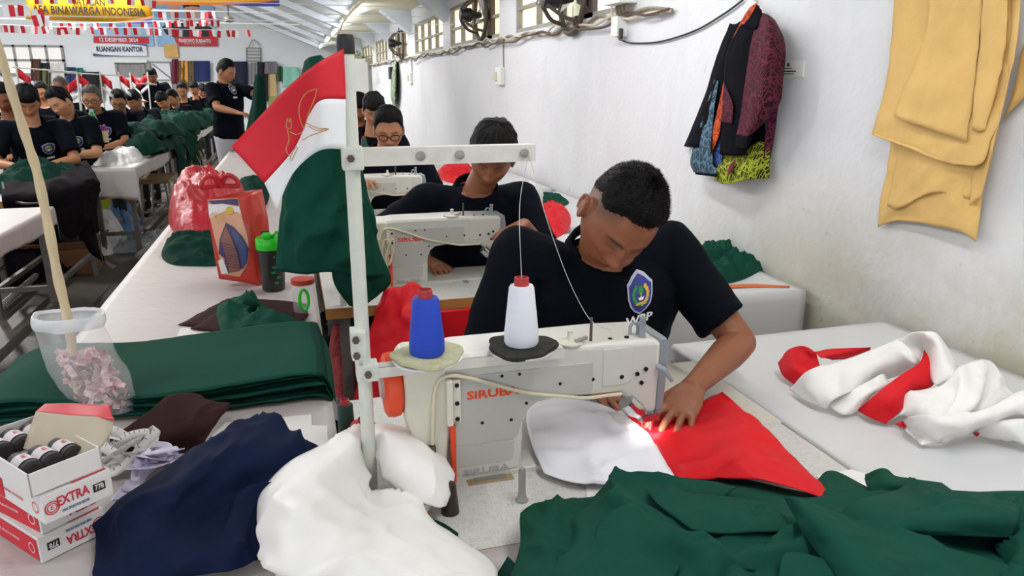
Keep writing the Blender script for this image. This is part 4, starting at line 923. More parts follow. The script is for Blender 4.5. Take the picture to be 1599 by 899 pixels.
# --- green stack of cut pieces on the long table
gs = empty('cut_cloth_stack', (-.3, 1.8, TZ), 'long stack of dark green cut pieces across the white worktable', 'cloth stack')
NL = 11
for i in range(NL):
    h = .005+.0052*i; jx = .012*math.sin(i*2.3); jy = .010*math.sin(i*1.7+1); hx = h+.0
    rows = []
    for px_, k in ((-.69, -.035), (-.60, 0), (-.42, 0), (-.22, 0), (-.06, 0), (.015, 0)):
        hh = h+(.012*math.sin(px_*9+i*.2))*(i/NL)
        f0 = 1.615+.16*max(0, -.30-px_)+jy; b0 = 2.02-.05*max(0, px_+.2)
        rows.append([('w', px_+jx, f0, TZ+max(.001, hh+k*(i/NL)), 0), ('w', px_+jx, f0+.14, TZ+max(.001, hh+.004*i/NL+k*(i/NL)), 0), ('w', px_+jx, b0-.1, TZ+max(.001, hh+k*(i/NL)), 0), ('w', px_+jx, b0, TZ+max(.001, hh+k*(i/NL)), 0)])
    e = .034+.0012*i
    rows.append([('w', e-.004, 1.615+jy, TZ+max(.001, h*.72), 0), ('w', e, 1.75, TZ+h*.75, 0), ('w', e, 1.9, TZ+h*.72, 0), ('w', e-.01, 2.0, TZ+h*.7, 0)])
    rows.append([('w', e+.007, 1.612+jy, TZ+.002, 0), ('w', e+.010, 1.75, TZ+.002, 0), ('w', e+.009, 1.9, TZ+.002, 0), ('w', e, 1.98, TZ+.002, 0)])
    sheet('cloth_layer', rows, m_green if i == NL-1 else (m_green2 if i % 2 else m_green), gs, res=7, thick=.0022, wr=((.0015, -6, 0, i),), rag=.004, seed=i)
# --- brown cloth, papers
meta(sheet('brown_cloth', [[(160, 690, .012), (215, 655, .05), (262, 618, .075), (300, 612, .07)], [(165, 712, .004), (225, 690, .035), (290, 650, .06), (330, 625, .065)], [(235, 718, .004), (280, 700, .012), (320, 668, .045), (357, 630, .06)], [(300, 716, .003), (312, 700, .004), (330, 672, .03), (356, 634, .055)]], m_brownc, res=12, wr=((.007, 16, .9, 3), (.002, -25, 0, 2)), rag=.003, zmin=TZ), 'dark brown cloth folded against the front of the green stack', 'cloth')
def flat_poly(name, pts, m, label, cat, h=.0015, t=.0006):
    P_ = [PZ(a, b, h) for a, b in pts]; n = len(P_); v = [tuple(p) for p in P_]+[(p[0], p[1], p[2]+t) for p in P_]
    o = pyd(name, v, [tuple(range(n))[::-1], tuple(range(n, 2*n))]+[(i, (i+1) % n, (i+1) % n+n, i+n) for i in range(n)], m); 
    bm = bmesh.new(); bm.from_mesh(o.data); bmesh.ops.recalc_face_normals(bm, faces=bm.faces); bm.to_mesh(o.data); bm.free(); return meta(o, label, cat)
flat_poly('pattern_paper', [(300, 712), (352, 660), (486, 647), (487, 664), (511, 665), (512, 700), (420, 740), (310, 760)], m_paper, 'white pattern paper between green stack and navy cloth', 'paper')
flat_poly('pattern_paper', [(1330, 733), (1395, 752), (1350, 790), (1290, 760), (1275, 742)], m_paper, 'white paper sheet under green cloth beside the red flag tip', 'paper', h=.004)
flat_poly('paper_sheet', [(282, 512), (340, 512), (345, 550), (300, 553), (270, 540)], m_paper, 'small white paper beside the brown sheets on the worktable', 'paper', h=.003)
# --- navy cloth
meta(sheet('navy_cloth', [
 [(148, 822, .02), (200, 775, .05), (265, 725, .075), (325, 690, .085), (392, 664, .085), (440, 672, .06)],
 [(150, 850, .008), (215, 800, .06), (285, 745, .09), (350, 705, .10), (420, 672, .10), (470, 686, .07)],
 [(148, 880, .006), (230, 830, .055), (300, 780, .06), (370, 730, .09), (440, 700, .10), (490, 692, .07)],
 [(150, 905, .006), (240, 862, .04), (310, 815, .035), (385, 765, .05), (450, 735, .07), (500, 702, .055)],
 [(200, 925, .004), (270, 888, .03), (340, 850, .03), (405, 805, .035), (465, 770, .04), (500, 730, .03)],
 [(260, 905, .003), (330, 895, .02), (380, 885, .015), (430, 860, .02), (470, 830, .02), (505, 760, .015)]], m_navyc, res=12, thick=.0025, wr=((.030, 5, .95, 4), (.016, 10, .6, 8), (.004, 22, 1.1, 3)), zmin=TZ), 'dark navy cloth lying crumpled in front, between boxes and white cloth', 'cloth')
# --- white cloth round the thread stand
wc = empty('white_cloth', (.05, 1.1, TZ), 'big white satin cloth bunched around the foot of the thread stand', 'cloth')
sheet('cloth_body', [
 [(560, 668, .075), (520, 690, .09), (455, 720, .085), (412, 765, .06), (402, 800, .03), (415, 840, .01)],
 [(575, 680, .08), (540, 700, .11), (478, 735, .12), (430, 785, .10), (415, 825, .06), (425, 860, .015)],
 [(572, 720, .06), (550, 745, .085), (500, 775, .12), (455, 815, .12), (430, 850, .09), (432, 885, .02)],
 [(566, 768, .03), (575, 790, .06), (545, 815, .085), (500, 850, .10), (460, 880, .09), (440, 915, .04)],
 [(612, 772, .03), (635, 800, .055), (600, 840, .08), (560, 880, .085), (520, 910, .08), (480, 940, .05)],
 [(650, 800, .02), (700, 840, .045), (690, 880, .06), (650, 915, .065), (600, 940, .06), (560, 960, .05)],
 [(700, 838, .008), (760, 872, .02), (775, 905, .03), (740, 935, .04), (690, 960, .04), (640, 980, .04)]], m_wcl, wc, res=12, thick=.002, wr=((.020, 5, .45, 3), (.009, 10, 1.2, 9), (.003, 22, .7, 1)), zmin=TZ)
sheet('cloth_fold', [
 [(572, 690, .085), (578, 668, .10), (600, 660, .10), (640, 672, .085), (690, 705, .06)],
 [(590, 720, .07), (600, 690, .105), (625, 685, .115), (665, 700, .095), (708, 738, .05)],
 [(596, 745, .05), (622, 735, .085), (650, 735, .09), (680, 750, .075), (706, 760, .045)],
 [(605, 752, .04), (630, 770, .05), (660, 785, .05), (685, 792, .045), (696, 790, .035)]], m_wcl, wc, res=12, thick=.002, wr=((.014, 8, .4, 6), (.006, 16, 1., 2)), zmin=TZ)
sheet('cloth_tail', [[(500, 698, .05), (530, 682, .06), (562, 668, .07)], [(470, 722, .04), (515, 708, .07), (560, 695, .075)], [(450, 745, .03), (500, 730, .06), (552, 720, .07)]], m_wcl, wc, res=8, wr=((.005, 20, .8, 2),), zmin=TZ)
# --- red and white flag being sewn
fl = empty('flag_cloth', (.7, 1.25, TZ), 'red and white flag cloth under the needle of the near machine', 'flag')
sheet('white_half', [
 [(835, 628, .030), (822, 652, .03), (832, 700, .022), (850, 740, .012)],
 [(878, 620, .03), (884, 648, .035), (892, 700, .03), (905, 757, .012)],
 [(945, 634, .02), (950, 664, .032), (962, 708, .032), (978, 756, .014)],
 [(992, 662, .014), (1010, 676, .020), (1030, 706, .032), (1055, 750, .018)]], m_wcl2, fl, res=12, wr=((.020, 10, 1.25, 3), (.010, 20, 1.0, 5)), zmin=TZ+.012)
sheet('red_half', [
 [(992, 662, .014), (1010, 676, .020), (1030, 706, .032), (1055, 750, .018)],
 [(1060, 648, .008), (1080, 668, .012), (1095, 710, .035), (1110, 750, .03)],
 [(1118, 618, .035), (1150, 652, .048), (1168, 700, .05), (1195, 752, .055)],
 [(1128, 612, .045), (1198, 676, .035), (1250, 726, .035), (1304, 784, .045)]], m_rcl, fl, res=12, wr=((.016, 9, 1.1, 8), (.010, 17, 1.6, 5)), zmin=TZ+.006)
sheet('red_corner', [[(975, 640, .012), (1000, 632, .012), (1035, 630, .010)], [(985, 655, .012), (1010, 648, .012), (1060, 645, .009)], [(1000, 668, .014), (1025, 664, .012), (1070, 660, .009)]], m_rcl, fl, res=6, zmin=TZ+.006)
flat_poly('paper_sheet', [(915, 758), (1000, 752), (1010, 790), (920, 800)], m_paper, 'white cloth scrap poking out below the flag by the green heap', 'cloth scrap', h=.002)
# --- green heap in front
gh = empty('green_cloth_heap', (.8, .85, TZ), 'big heap of dark green cloth in the right front corner', 'cloth heap')
def gsh(ctrl, wr, m=m_green, res=12, nm='cloth_piece'): return sheet(nm, ctrl, m, gh, res=res, thick=.0022, wr=wr, zmin=TZ+.003)
gsh([[(800, 900, .02), (812, 850, .04), (815, 800, .05), (850, 782, .04), (900, 778, .02)], [(830, 930, .06), (845, 870, .07), (850, 820, .075), (880, 795, .06), (925, 775, .03)], [(880, 960, .08), (900, 890, .085), (900, 840, .08), (920, 805, .065), (950, 770, .04)]], ((.014, 14, 1.3, 3), (.008, 26, 1.4, 6)))
gsh([[(1050, 745, .012), (1060, 775, .05), (1070, 800, .07)], [(1150, 748, .014), (1160, 780, .05), (1170, 810, .07)], [(1230, 765, .02), (1250, 790, .05), (1260, 815, .07)], [(1310, 780, .02), (1320, 800, .05), (1330, 820, .07)]], ((.01, 14, 1., 5),))
gsh([[(1000, 1000, .10), (900, 960, .10), (860, 930, .08), (850, 900, .06)], [(1030, 930, .11), (940, 890, .11), (905, 860, .10), (880, 840, .07)], [(1080, 860, .11), (1000, 830, .11), (950, 800, .09), (915, 790, .06)], [(1100, 800, .10), (1040, 780, .10), (985, 760, .085), (945, 756, .05)], [(1150, 760, .07), (1090, 750, .075), (1020, 744, .07), (955, 745, .04)]], ((.024, 7, 1.2, 4), (.012, 13, .5, 6)))
gsh([[(930, 880, .10), (935, 818, .12), (985, 785, .13)], [(985, 905, .10), (1000, 835, .125), (1040, 815, .13)], [(1050, 930, .10), (1080, 870, .115), (1120, 850, .12)], [(1110, 960, .10), (1140, 900, .11), (1180, 890, .11)]], ((.022, 9, .3, 14), (.010, 18, .6, 6)))
gsh([[(1010, 766, .10), (1025, 790, .115), (1080, 830, .11)], [(1100, 772, .10), (1115, 798, .11), (1150, 835, .105)], [(1200, 788, .09), (1215, 805, .10), (1240, 830, .10)], [(1290, 800, .08), (1290, 815, .09), (1290, 835, .09)]], ((.014, 12, .6, 22), (.006, 22, .6, 6)))
gsh([[(1080, 830, .09), (1060, 870, .10), (1060, 930, .11), (1060, 990, .11)], [(1180, 800, .08), (1190, 850, .095), (1190, 910, .105), (1190, 980, .11)], [(1290, 775, .06), (1300, 830, .09), (1310, 890, .10), (1320, 960, .11)], [(1380, 770, .05), (1400, 820, .085), (1420, 880, .10), (1440, 950, .11)], [(1480, 770, .04), (1500, 820, .07), (1530, 880, .09), (1560, 950, .10)], [(1600, 768, .03), (1630, 820, .06), (1680, 880, .08), (1700, 950, .09)]], ((.030, 8, 1.5, 31), (.016, 16, 1.3, 6)))
gsh([[(1226, 776, .125), (1255, 830, .12), (1290, 880, .115), (1340, 950, .11)], [(1245, 778, .14), (1300, 830, .145), (1350, 880, .14), (1420, 950, .13)], [(1300, 802, .12), (1370, 840, .13), (1450, 890, .125), (1540, 950, .12)], [(1345, 830, .10), (1450, 850, .115), (1560, 880, .11), (1640, 920, .10)]], ((.014, 8, .4, 41), (.006, 18, .8, 6)))
gsh([[(1300, 815, .10), (1335, 782, .12), (1400, 765, .10), (1420, 745, .06)], [(1370, 838, .115), (1400, 805, .135), (1450, 785, .12), (1470, 765, .07)], [(1470, 836, .12), (1490, 805, .14), (1520, 785, .12), (1530, 770, .07)], [(1580, 840, .11), (1590, 810, .125), (1590, 790, .11), (1570, 778, .07)]], ((.016, 10, .8, 51), (.007, 20, .8, 6)))
gsh([[(1352, 742, .03), (1355, 760, .05), (1375, 775, .06)], [(1378, 733, .065), (1390, 752, .08), (1400, 768, .07)], [(1400, 745, .05), (1440, 762, .07), (1460, 772, .07)], [(1470, 755, .02), (1490, 770, .05), (1500, 780, .06)]], ((.006, 16, .8, 61),))
gsh([[(1270, 760, .03), (1285, 785, .05), (1300, 810, .06)], [(1297, 737, .02), (1330, 770, .05), (1350, 800, .07)], [(1360, 765, .02), (1390, 780, .05), (1420, 800, .07)]], ((.006, 16, .8, 71),))
gsh([[(1215, 905, .115), (1228, 862, .125), (1290, 872, .12)], [(1230, 960, .11), (1260, 920, .12), (1320, 930, .115)]], ((.006, 16, .8, 81),))
gsh([[(1540, 780, .04), (1560, 830, .07), (1570, 890, .09), (1580, 960, .1)], [(1590, 775, .06), (1600, 820, .11), (1605, 880, .12), (1610, 950, .12)], [(1660, 775, .05), (1660, 820, .08), (1670, 880, .1), (1680, 950, .1)]], ((.02, 22, .3, 91), (.01, 34, 1., 6)))
sheet('cloth_scrap', [[(770, 905, .004), (793, 868, .02)], [(830, 925, .004), (815, 890, .02)]], m_green2, gh, res=8, wr=((.005, 20, .3, 1),))
meta(sheet('green_scrap', [[(665, 808, .004), (690, 815, .01), (716, 832, .004)], [(668, 825, .003), (690, 838, .006), (714, 838, .004)]], m_green2, res=6), 'small dark green cloth scrap on laminate beside the white tub', 'cloth scrap')
meta(sheet('green_sliver', [[(708, 733, .006), (735, 733, .008), (766, 736, .006)], [(708, 735, .004), (735, 740, .005), (766, 740, .004)]], m_green2, res=4), 'thin dark green sliver of cloth under the near machine lettering', 'cloth scrap')
# --- red and white heap on the side table
rh = empty('red_white_cloth_heap', (1.35, 1.5, TZ), 'red and white satin cloth heaped on the side table below the kraft paper', 'cloth heap')
def q1(x, y, h): return (1200+x*399/1599., 500+y*220/882., h)
def rsh(ctrl, m, wr=((.012, 14, .8, 3), (.006, 26, 1.2, 5)), res=10): return sheet('cloth_piece', [[q1(*c) for c in row] for row in ctrl], m, rh, res=res, thick=.0016, wr=wr, zmin=TZ+.002)
rsh([[(70, 270, .03), (90, 340, .02), (160, 400, .01)], [(120, 190, .07), (160, 290, .05), (220, 350, .04)], [(215, 160, .09), (240, 250, .06), (260, 310, .05)], [(300, 200, .08), (310, 250, .06), (320, 290, .05)]], m_rcl, ((.012, 20, .8, 3),))
rsh([[(290, 190, .06), (330, 230, .06), (400, 250, .05)], [(450, 175, .08), (480, 210, .07), (520, 240, .05)], [(640, 170, .09), (640, 190, .08), (640, 220, .06)]], m_rcl)
rsh([[(135, 435, .01), (230, 500, .012), (370, 552, .01)], [(260, 320, .07), (330, 400, .06), (420, 490, .04)], [(480, 250, .09), (560, 320, .08), (640, 400, .05)], [(700, 165, .12), (780, 250, .11), (840, 330, .07)], [(820, 118, .14), (900, 200, .13), (960, 260, .09)]], m_wcl, ((.018, 12, 1.3, 5), (.008, 26, .8, 2)))
rsh([[(380, 545, .012), (460, 588, .01), (560, 565, .01)], [(540, 430, .05), (600, 470, .05), (680, 440, .05)], [(720, 340, .08), (760, 390, .07), (820, 350, .07)]], m_wcl)
rsh([[(560, 565, .012), (620, 600, .015), (735, 648, .01)], [(680, 460, .06), (760, 500, .06), (830, 560, .04)], [(820, 350, .09), (880, 390, .085), (900, 450, .06)], [(940, 270, .11), (990, 310, .10), (1030, 400, .07)], [(975, 190, .12), (1040, 200, .12), (1040, 260, .10)]], m_rcl, ((.008, 10, .4, 5),))
rsh([[(820, 120, .14), (870, 200, .12), (930, 270, .10)], [(900, 75, .17), (950, 130, .14), (980, 190, .12)], [(1030, 80, .17), (1060, 170, .15), (1010, 330, .09)], [(1110, 160, .14), (1120, 280, .12), (1040, 400, .08)], [(1180, 290, .11), (1170, 360, .10), (1110, 420, .07)]], m_wcl, ((.014, 12, .5, 9), (.007, 24, 1., 3)))
rsh([[(750, 640, .01), (840, 590, .03), (900, 640, .012)], [(860, 470, .06), (960, 520, .06), (1010, 650, .03)], [(1080, 410, .08), (1160, 480, .07), (1120, 640, .05)], [(1200, 290, .12), (1250, 420, .09), (1230, 600, .06)], [(1390, 258, .12), (1400, 430, .07), (1400, 560, .05)], [(1500, 460, .06), (1560, 480, .06), (1599, 560, .05)]], m_wcl, ((.026, 13, 1.1, 12), (.014, 24, .5, 4)))
rsh([[(845, 625, .02), (900, 700, .01), (955, 790, .008)], [(930, 590, .07), (1000, 680, .04), (1060, 760, .01)], [(1120, 600, .07), (1200, 660, .06), (1260, 700, .012)], [(1350, 560, .08), (1420, 600, .07), (1440, 650, .03)], [(1599, 440, .10), (1640, 520, .09), (1660, 620, .04)], [(1760, 420, .10), (1790, 520, .09), (1800, 620, .04)]], m_wcl, ((.022, 11, .5, 15), (.010, 24, .3, 4)))
rsh([[(1275, 705, .01), (1400, 740, .01), (1550, 740, .01)], [(1400, 640, .05), (1500, 670, .05), (1620, 780, .02)], [(1560, 620, .06), (1640, 640, .06), (1760, 760, .02)]], m_wcl, ((.01, 16, .5, 17),))
rsh([[(790, 640, .012), (840, 655, .006), (850, 680, .004)], [(845, 620, .02), (855, 640, .01), (860, 660, .006)]], m_rcl)
rsh([[(1270, 700, .02), (1285, 700, .015)], [(1275, 715, .012), (1290, 712, .01)]], m_rcl)
# --- crumpled green on the second wall table
heap('crumpled_green_cloth', [(1050, 425), (1085, 392), (1130, 388), (1185, 380), (1200, 405), (1192, 420), (1150, 440), (1090, 447), (1060, 440)], .085, m_green, 'crumpled dark green cloth on the white draped wall table', wr=((.035, 20, .7, 3), (.02, 36, 1.4, 7)), seed=2)
meta(sheet('orange_strip', [[(1105, 447, .004), (1170, 443, .006), (1233, 446, .004)], [(1105, 452, .003), (1170, 448, .004), (1233, 448, .003)]], mat('orange_plastic', '#d2692a', .5), res=5), 'flat orange strip in front of the crumpled green cloth', 'strip')
heap('green_wisp', [(1045, 372), (1060, 362), (1078, 372), (1075, 384), (1058, 384)], .03, m_green2, 'small dark green cloth end behind the foreground man', seed=4)
# beside the second worker
heap('red_cloth', [(818, 345), (835, 322), (870, 316), (890, 335), (885, 362), (845, 375)], .06, m_rcl, 'bright red cloth crumpled right of the second worker', wr=((.02, 16, .5, 3), (.01, 30, 1., 1)), seed=5)
heap('white_cloth', [(800, 318), (815, 294), (838, 292), (850, 305), (845, 325), (820, 332)], .09, m_wcl, 'white shiny cloth heaped behind the bright red cloth', wr=((.02, 16, .5, 3), (.01, 30, 1., 1)), seed=6)
heap('green_cloth', [(830, 318), (850, 302), (876, 306), (888, 318), (860, 326)], .03, m_green, 'flat dark green cloth behind the bright red cloth', seed=7)
heap('red_white_cloth', [(683, 275), (690, 262), (720, 258), (745, 268), (740, 282), (705, 286)], .07, m_rcl, 'red cloth with white folds left of the second worker', wr=((.02, 22, .5, 3),), seed=8, base=0.)
# ================================================================== THINGS ON THE LONG WORKTABLE
m_card = mat('white_carton', '#e4e0df', .6, var=.02); m_cred = mat('carton_red', '#cf2034', .55); m_kcard = mat('carton_inside', '#b9ad98', .8, var=.04, vscale=20); m_ink = mat('ink_black', '#1c1c1e', .6); m_inkred = mat('ink_red', '#c8283a', .6); m_inkblue = mat('ink_blue', '#5a6a92', .6)
F0 = PZ(66, 881); U2 = nrm(PZ(176, 773, .085)-PZ(75, 820, .085)); U2 = np.array([U2[0], U2[1], 0]); U2 = nrm(U2)
def carton(z, f0, ang, L, Wd, h, label, flip):
    c, s_ = math.cos(ang), math.sin(ang); u = np.array([U2[0]*c-U2[1]*s_, U2[0]*s_+U2[1]*c, 0]); w = np.array([-u[1], u[0], 0])   # u: right face, w: left face
    f = np.array([f0[0], f0[1], z]); r = empty('thread_carton', f, label, 'carton', 'white and red thread cartons')
    ctr = f+u*L/2+w*Wd/2; R = Matrix(((u[0], w[0], 0), (u[1], w[1], 0), (0, 0, 1)))
    MB().box(ctr+np.array([0, 0, h/2]), (L, Wd, h), rot=R, bev=.0015).build('carton_body', m_card, r)
    up = np.array([0, 0, 1.]); n1 = -w; n2 = -u     # right face normal, left face normal
    # left (red) end face and red part of the top
    def patch(o, a, b, a0, a1, b0, b1, n, m, nm, skew=0): pyd(nm, [o+a*a0+b*b0+n*.0009, o+a*a1+b*b0+n*.0009, o+a*(a1+skew)+b*b1+n*.0009, o+a*(a0+skew)+b*b1+n*.0009], [(0, 1, 2, 3)], m, r)
    if flip: patch(f, w, up, .004, Wd-.004, .003, h-.004, n2, m_cred, 'red_panel')
    else: patch(f, w, up, Wd*.72, Wd-.002, .003, h-.003, n2, m_cred, 'red_panel')
    patch(f+up*h, u, w, L*.45, L-.004, .003, Wd*.6, up, m_cred, 'red_panel')
    sg = -1 if flip else 1
    def tx(b_, sz, at, hz, width, m, sgn=sg): text(b_, sz, m, r, f+u*L*at+up*h*hz+n1*.0010, u*sgn, up*sgn, width=width, depth=.0003, bold=sz*.02)
    tx('EXTRA', .021, .42 if not flip else .62, .60 if not flip else .42, L*.46, m_inkred)
    tx('100% SPUN POLYESTER', .006, .44 if not flip else .60, .24 if not flip else .80, L*.40, m_inkblue)
    a0 = .80 if not flip else .20
    patch(f, u, up, L*(a0-.09), L*(a0+.09), h*.38, h*.68, n1*1.1, m_ink, 'number_patch'); tx('778', .012, a0, .53, L*.13, m_card)
    text('778', .012, m_card, r, f+u*L*a0+up*h*.53+n1*.0018, u*sg, up*sg, width=L*.13, depth=.0003)
    c0 = f+u*L*(.12 if not flip else .90)+up*h*.5+n1*.0010
    ring = MB()
    for r0, r1 in ((.0105, .0088), (.0072, .0058)):
        n = 24; v = []; 
        for k in range(n): a = 2*PI*k/n; d = u*math.cos(a)+up*math.sin(a); v += [c0+d*r0, c0+d*r1]
        ring.add(v, [(2*k, (2*k+2) % (2*n), (2*k+3) % (2*n), 2*k+1) for k in range(n)])
    ring.build('round_logo', m_inkred, r); text('E', .009, m_inkred, r, c0, u*sg, up*sg, depth=.0003)
    e0 = f+w*Wd*(.22 if flip else .3)+up*h*.5+n2*.0012
    text('100% SPUN POLYESTER', .006, m_card if flip else m_inkred, r, f+w*Wd*.55+up*h*.5+n2*.0016, -w, up, width=Wd*.42, depth=.0003)
    ring = MB(); n = 20; v = []
    for k in range(n): a = 2*PI*k/n; d = w*math.cos(a)+up*math.sin(a); v += [f+w*Wd*.12+up*h*.5+n2*.0016+d*.009, f+w*Wd*.12+up*h*.5+n2*.0016+d*.0072]
    ring.add(v, [(2*k, (2*k+2) % (2*n), (2*k+3) % (2*n), 2*k+1) for k in range(n)]); ring.build('round_logo', m_card if flip else m_inkred, r)
    return r, f, u, w
CH = .043; CL = np.linalg.norm((PZ(176, 773, .085)-PZ(75, 820, .085))[:2])*1.04; CW = .17
carton(TZ+.001, F0, .0, CL, CW, CH, 'lowest carton of the thread box stack, red end panel', True)
carton(TZ+.0018+CH, F0+U2*.012+np.array([-.004, .0, 0]), .05, CL, CW, CH, 'middle carton of the thread box stack, lettering upside down', True)
carton(TZ+.0026+2*CH, PZ(72, 822, 2*CH), -.02, CL, CW, CH*1.02, 'topmost closed carton of the stack, lettering upright below the open box', False)
# open carton with cones
zc = TZ+.0036+3.02*CH; fo = PZ(50, 782, 3*CH); u = nrm(np.array([U2[0]+.06, U2[1], 0])); w = np.array([-u[1], u[0], 0]); up_ = np.array([0, 0, 1.]); f = np.array([fo[0], fo[1], zc]); L, Wd, h = CL*1.02, .20, .036
oc = empty('open_carton', f, 'open white carton holding dark thread cones on top of the stack', 'carton', 'white and red thread cartons')
R = Matrix(((u[0], w[0], 0), (u[1], w[1], 0), (0, 0, 1))); mb = MB(); t = .0022
mb.box(f+u*L/2+w*Wd/2+up_*t/2, (L, Wd, t), rot=R)
for (cu, cw, a, b) in ((L/2, t/2, L, t), (L/2, Wd-t/2, L, t), (t/2, Wd/2, t, Wd), (L-t/2, Wd/2, t, Wd)): mb.box(f+u*cu+w*cw+up_*h/2, (a, b, h), rot=R)
mb.build('tray', m_card, oc)
m_lab = mat('cone_label', '#d8cfd2', .6)
for i in range(3):
    for j in range(2):
        a = f+u*(L*(.22+.28*i))+w*(Wd*(.16+.48*j)+.004)+up_*.019; b = a+w*.062; nme = ['front', 'middle', 'back'][i]+(' right', ' left')[j]
        r = empty('thread_cone', a, 'black thread cone with paper label lying in the open carton, %s' % nme, 'thread cone', 'black cones in the open carton')
        MB().tube([a, a+w*.004, b-w*.004, b], [.012, .0165, .0135, .011], 20).build('thread', m_bth, r, smooth=True); MB().tube([a+w*.015, a+w*.042], [.0170, .0160], 20, caps=False).build('paper_label', m_lab, r, smooth=True)
        text('E', .014, m_inkred, r, a+w*.028+up_*.0172, u, w, depth=.0004)
# raised lid with red rim and a loose flap
def P3(px, py, h): return PZ(px, py, h)
sheet('lid', [[(36, 700, .155), (44, 675, .17), (56, 642, .185)], [(95, 712, .150), (110, 690, .163), (112, 648, .185)], [(128, 714, .150), (155, 695, .17), (150, 650, .192)], [(150, 705, .152), (172, 680, .172), (178, 652, .19)]], m_kcard, oc, res=8, thick=.0016)
sheet('lid_rim', [[(56, 642, .185), (70, 630, .18)], [(112, 648, .185), (112, 629, .18)], [(150, 650, .192), (155, 632, .186)], [(178, 656, .19), (170, 630, .186)]], m_cred, oc, res=6, thick=.0012)
sheet('loose_flap', [[(-30, 690, .150), (-25, 715, .145)], [(20, 688, .150), (12, 712, .145)], [(70, 688, .150), (55, 712, .145)]], m_card, oc, res=4, thick=.0012)
a = PZ(22, 700, .150); text('EXTRA', .016, m_inkred, oc, a+np.array([0, 0, .0035]), -(PZ(60, 698, .148)-PZ(-10, 702, .148)), -(PZ(20, 690, .15)-PZ(20, 712, .145)), width=.055, depth=.0004)
# --- plastic bag of labels with a stick in it
m_plast = mat('clear_plastic', '#f4f6f8', .12, alpha=.22, bump=.5, bscale=18); m_rim = mat('milky_plastic', '#eef1f4', .2, alpha=.72, bump=.4, bscale=25)
B0 = PZ(168, 648, .0); bg = empty('plastic_bag', B0, 'clear plastic bag of small red and white labels holding the stick', 'bag')
def bag_ring(px, py, dep, ra, rb, n=40, ph=0): 
    c = PD(px, py, dep); return np.array([c+_rt*math.cos(2*PI*k/n)*ra*(1+.05*math.sin(5*2*PI*k/n+ph))+np.array([_fw[0], _fw[1], 0])*math.sin(2*PI*k/n)*rb for k in range(n+1)])
dB = float((PZ(168, 648, .01)-_C)@_fw)
RG = [bag_ring(168, 640, dB, .055, .03), bag_ring(158, 618, dB, .068, .04, ph=1), bag_ring(140, 580, dB, .078, .045, ph=2), bag_ring(124, 545, dB, .076, .045, ph=3), bag_ring(112, 520, dB, .072, .045, ph=4), bag_ring(106, 508, dB, .072, .045, ph=5)]
G = np.stack([crom([r[k] for r in RG], 6) for k in range(41)], 1); grid_obj('bag_body', G+.003*fbm(G*25, 3, 3)[..., None]*np.array([1, 1, .3]), m_plast, bg)
RG = [bag_ring(106, 510, dB, .073, .046), bag_ring(105, 500, dB, .077, .05), bag_ring(104, 490, dB, .074, .05), bag_ring(106, 494, dB, .066, .044)]
G = np.stack([crom([r[k] for r in RG], 4) for k in range(41)], 1); grid_obj('bag_rim', G+.002*fbm(G*30, 5, 3)[..., None]*np.array([1, 1, 1]), m_rim, bg)
m_lbl = mat('label_paper', '#ece6e4', .7, col2='#cf8089', vscale=120); lb = MB(); rg = np.random.default_rng(3)
for k in range(230):
    t_ = rg.random()**.8; py = 645-t_*95; px = 165-(645-py)*.36+rg.uniform(-38, 38)*(1-.1*t_); c = PD(px, py, dB+rg.uniform(-.03, .03))
    a = nrm(rg.normal(size=3)); b = nrm(np.cross(a, rg.normal(size=3))); n_ = np.cross(a, b); l, w_ = .017, .0065
    lb.add([c-a*l-b*w_, c-b*w_+n_*.005, c+a*l-b*w_, c+a*l+b*w_, c+b*w_+n_*.005, c-a*l+b*w_], [(0, 1, 4, 5), (1, 2, 3, 4)])
o = lb.build('paper_labels', m_lbl, bg); meta(o, 'small folded red and white paper labels', kind='stuff')
m_stick = mat('pale_wood_stick', '#cdb995', .6, var=.12, vscale=8, stretch=(6, 6, 1))
sp_ = [PD(126, 628, dB), PD(119, 590, dB-.01), PD(107, 505, dB-.02), PD(90, 430, dB-.03), PD(74, 345, dB-.04), PD(58, 270, dB-.05), PD(44, 225, dB-.06), PD(22, 155, dB-.08), PD(2, 90, dB-.1), PD(-40, -40, dB-.14)]
cr_ = crom(sp_, 8); meta(MB().tube(cr_, [.0105-.002*i/len(cr_)+.0008*math.sin(i*.9) for i in range(len(cr_))], 12).build('wooden_stick', m_stick, smooth=True), 'long crooked pale wooden stick leaning out of the plastic bag', 'stick')
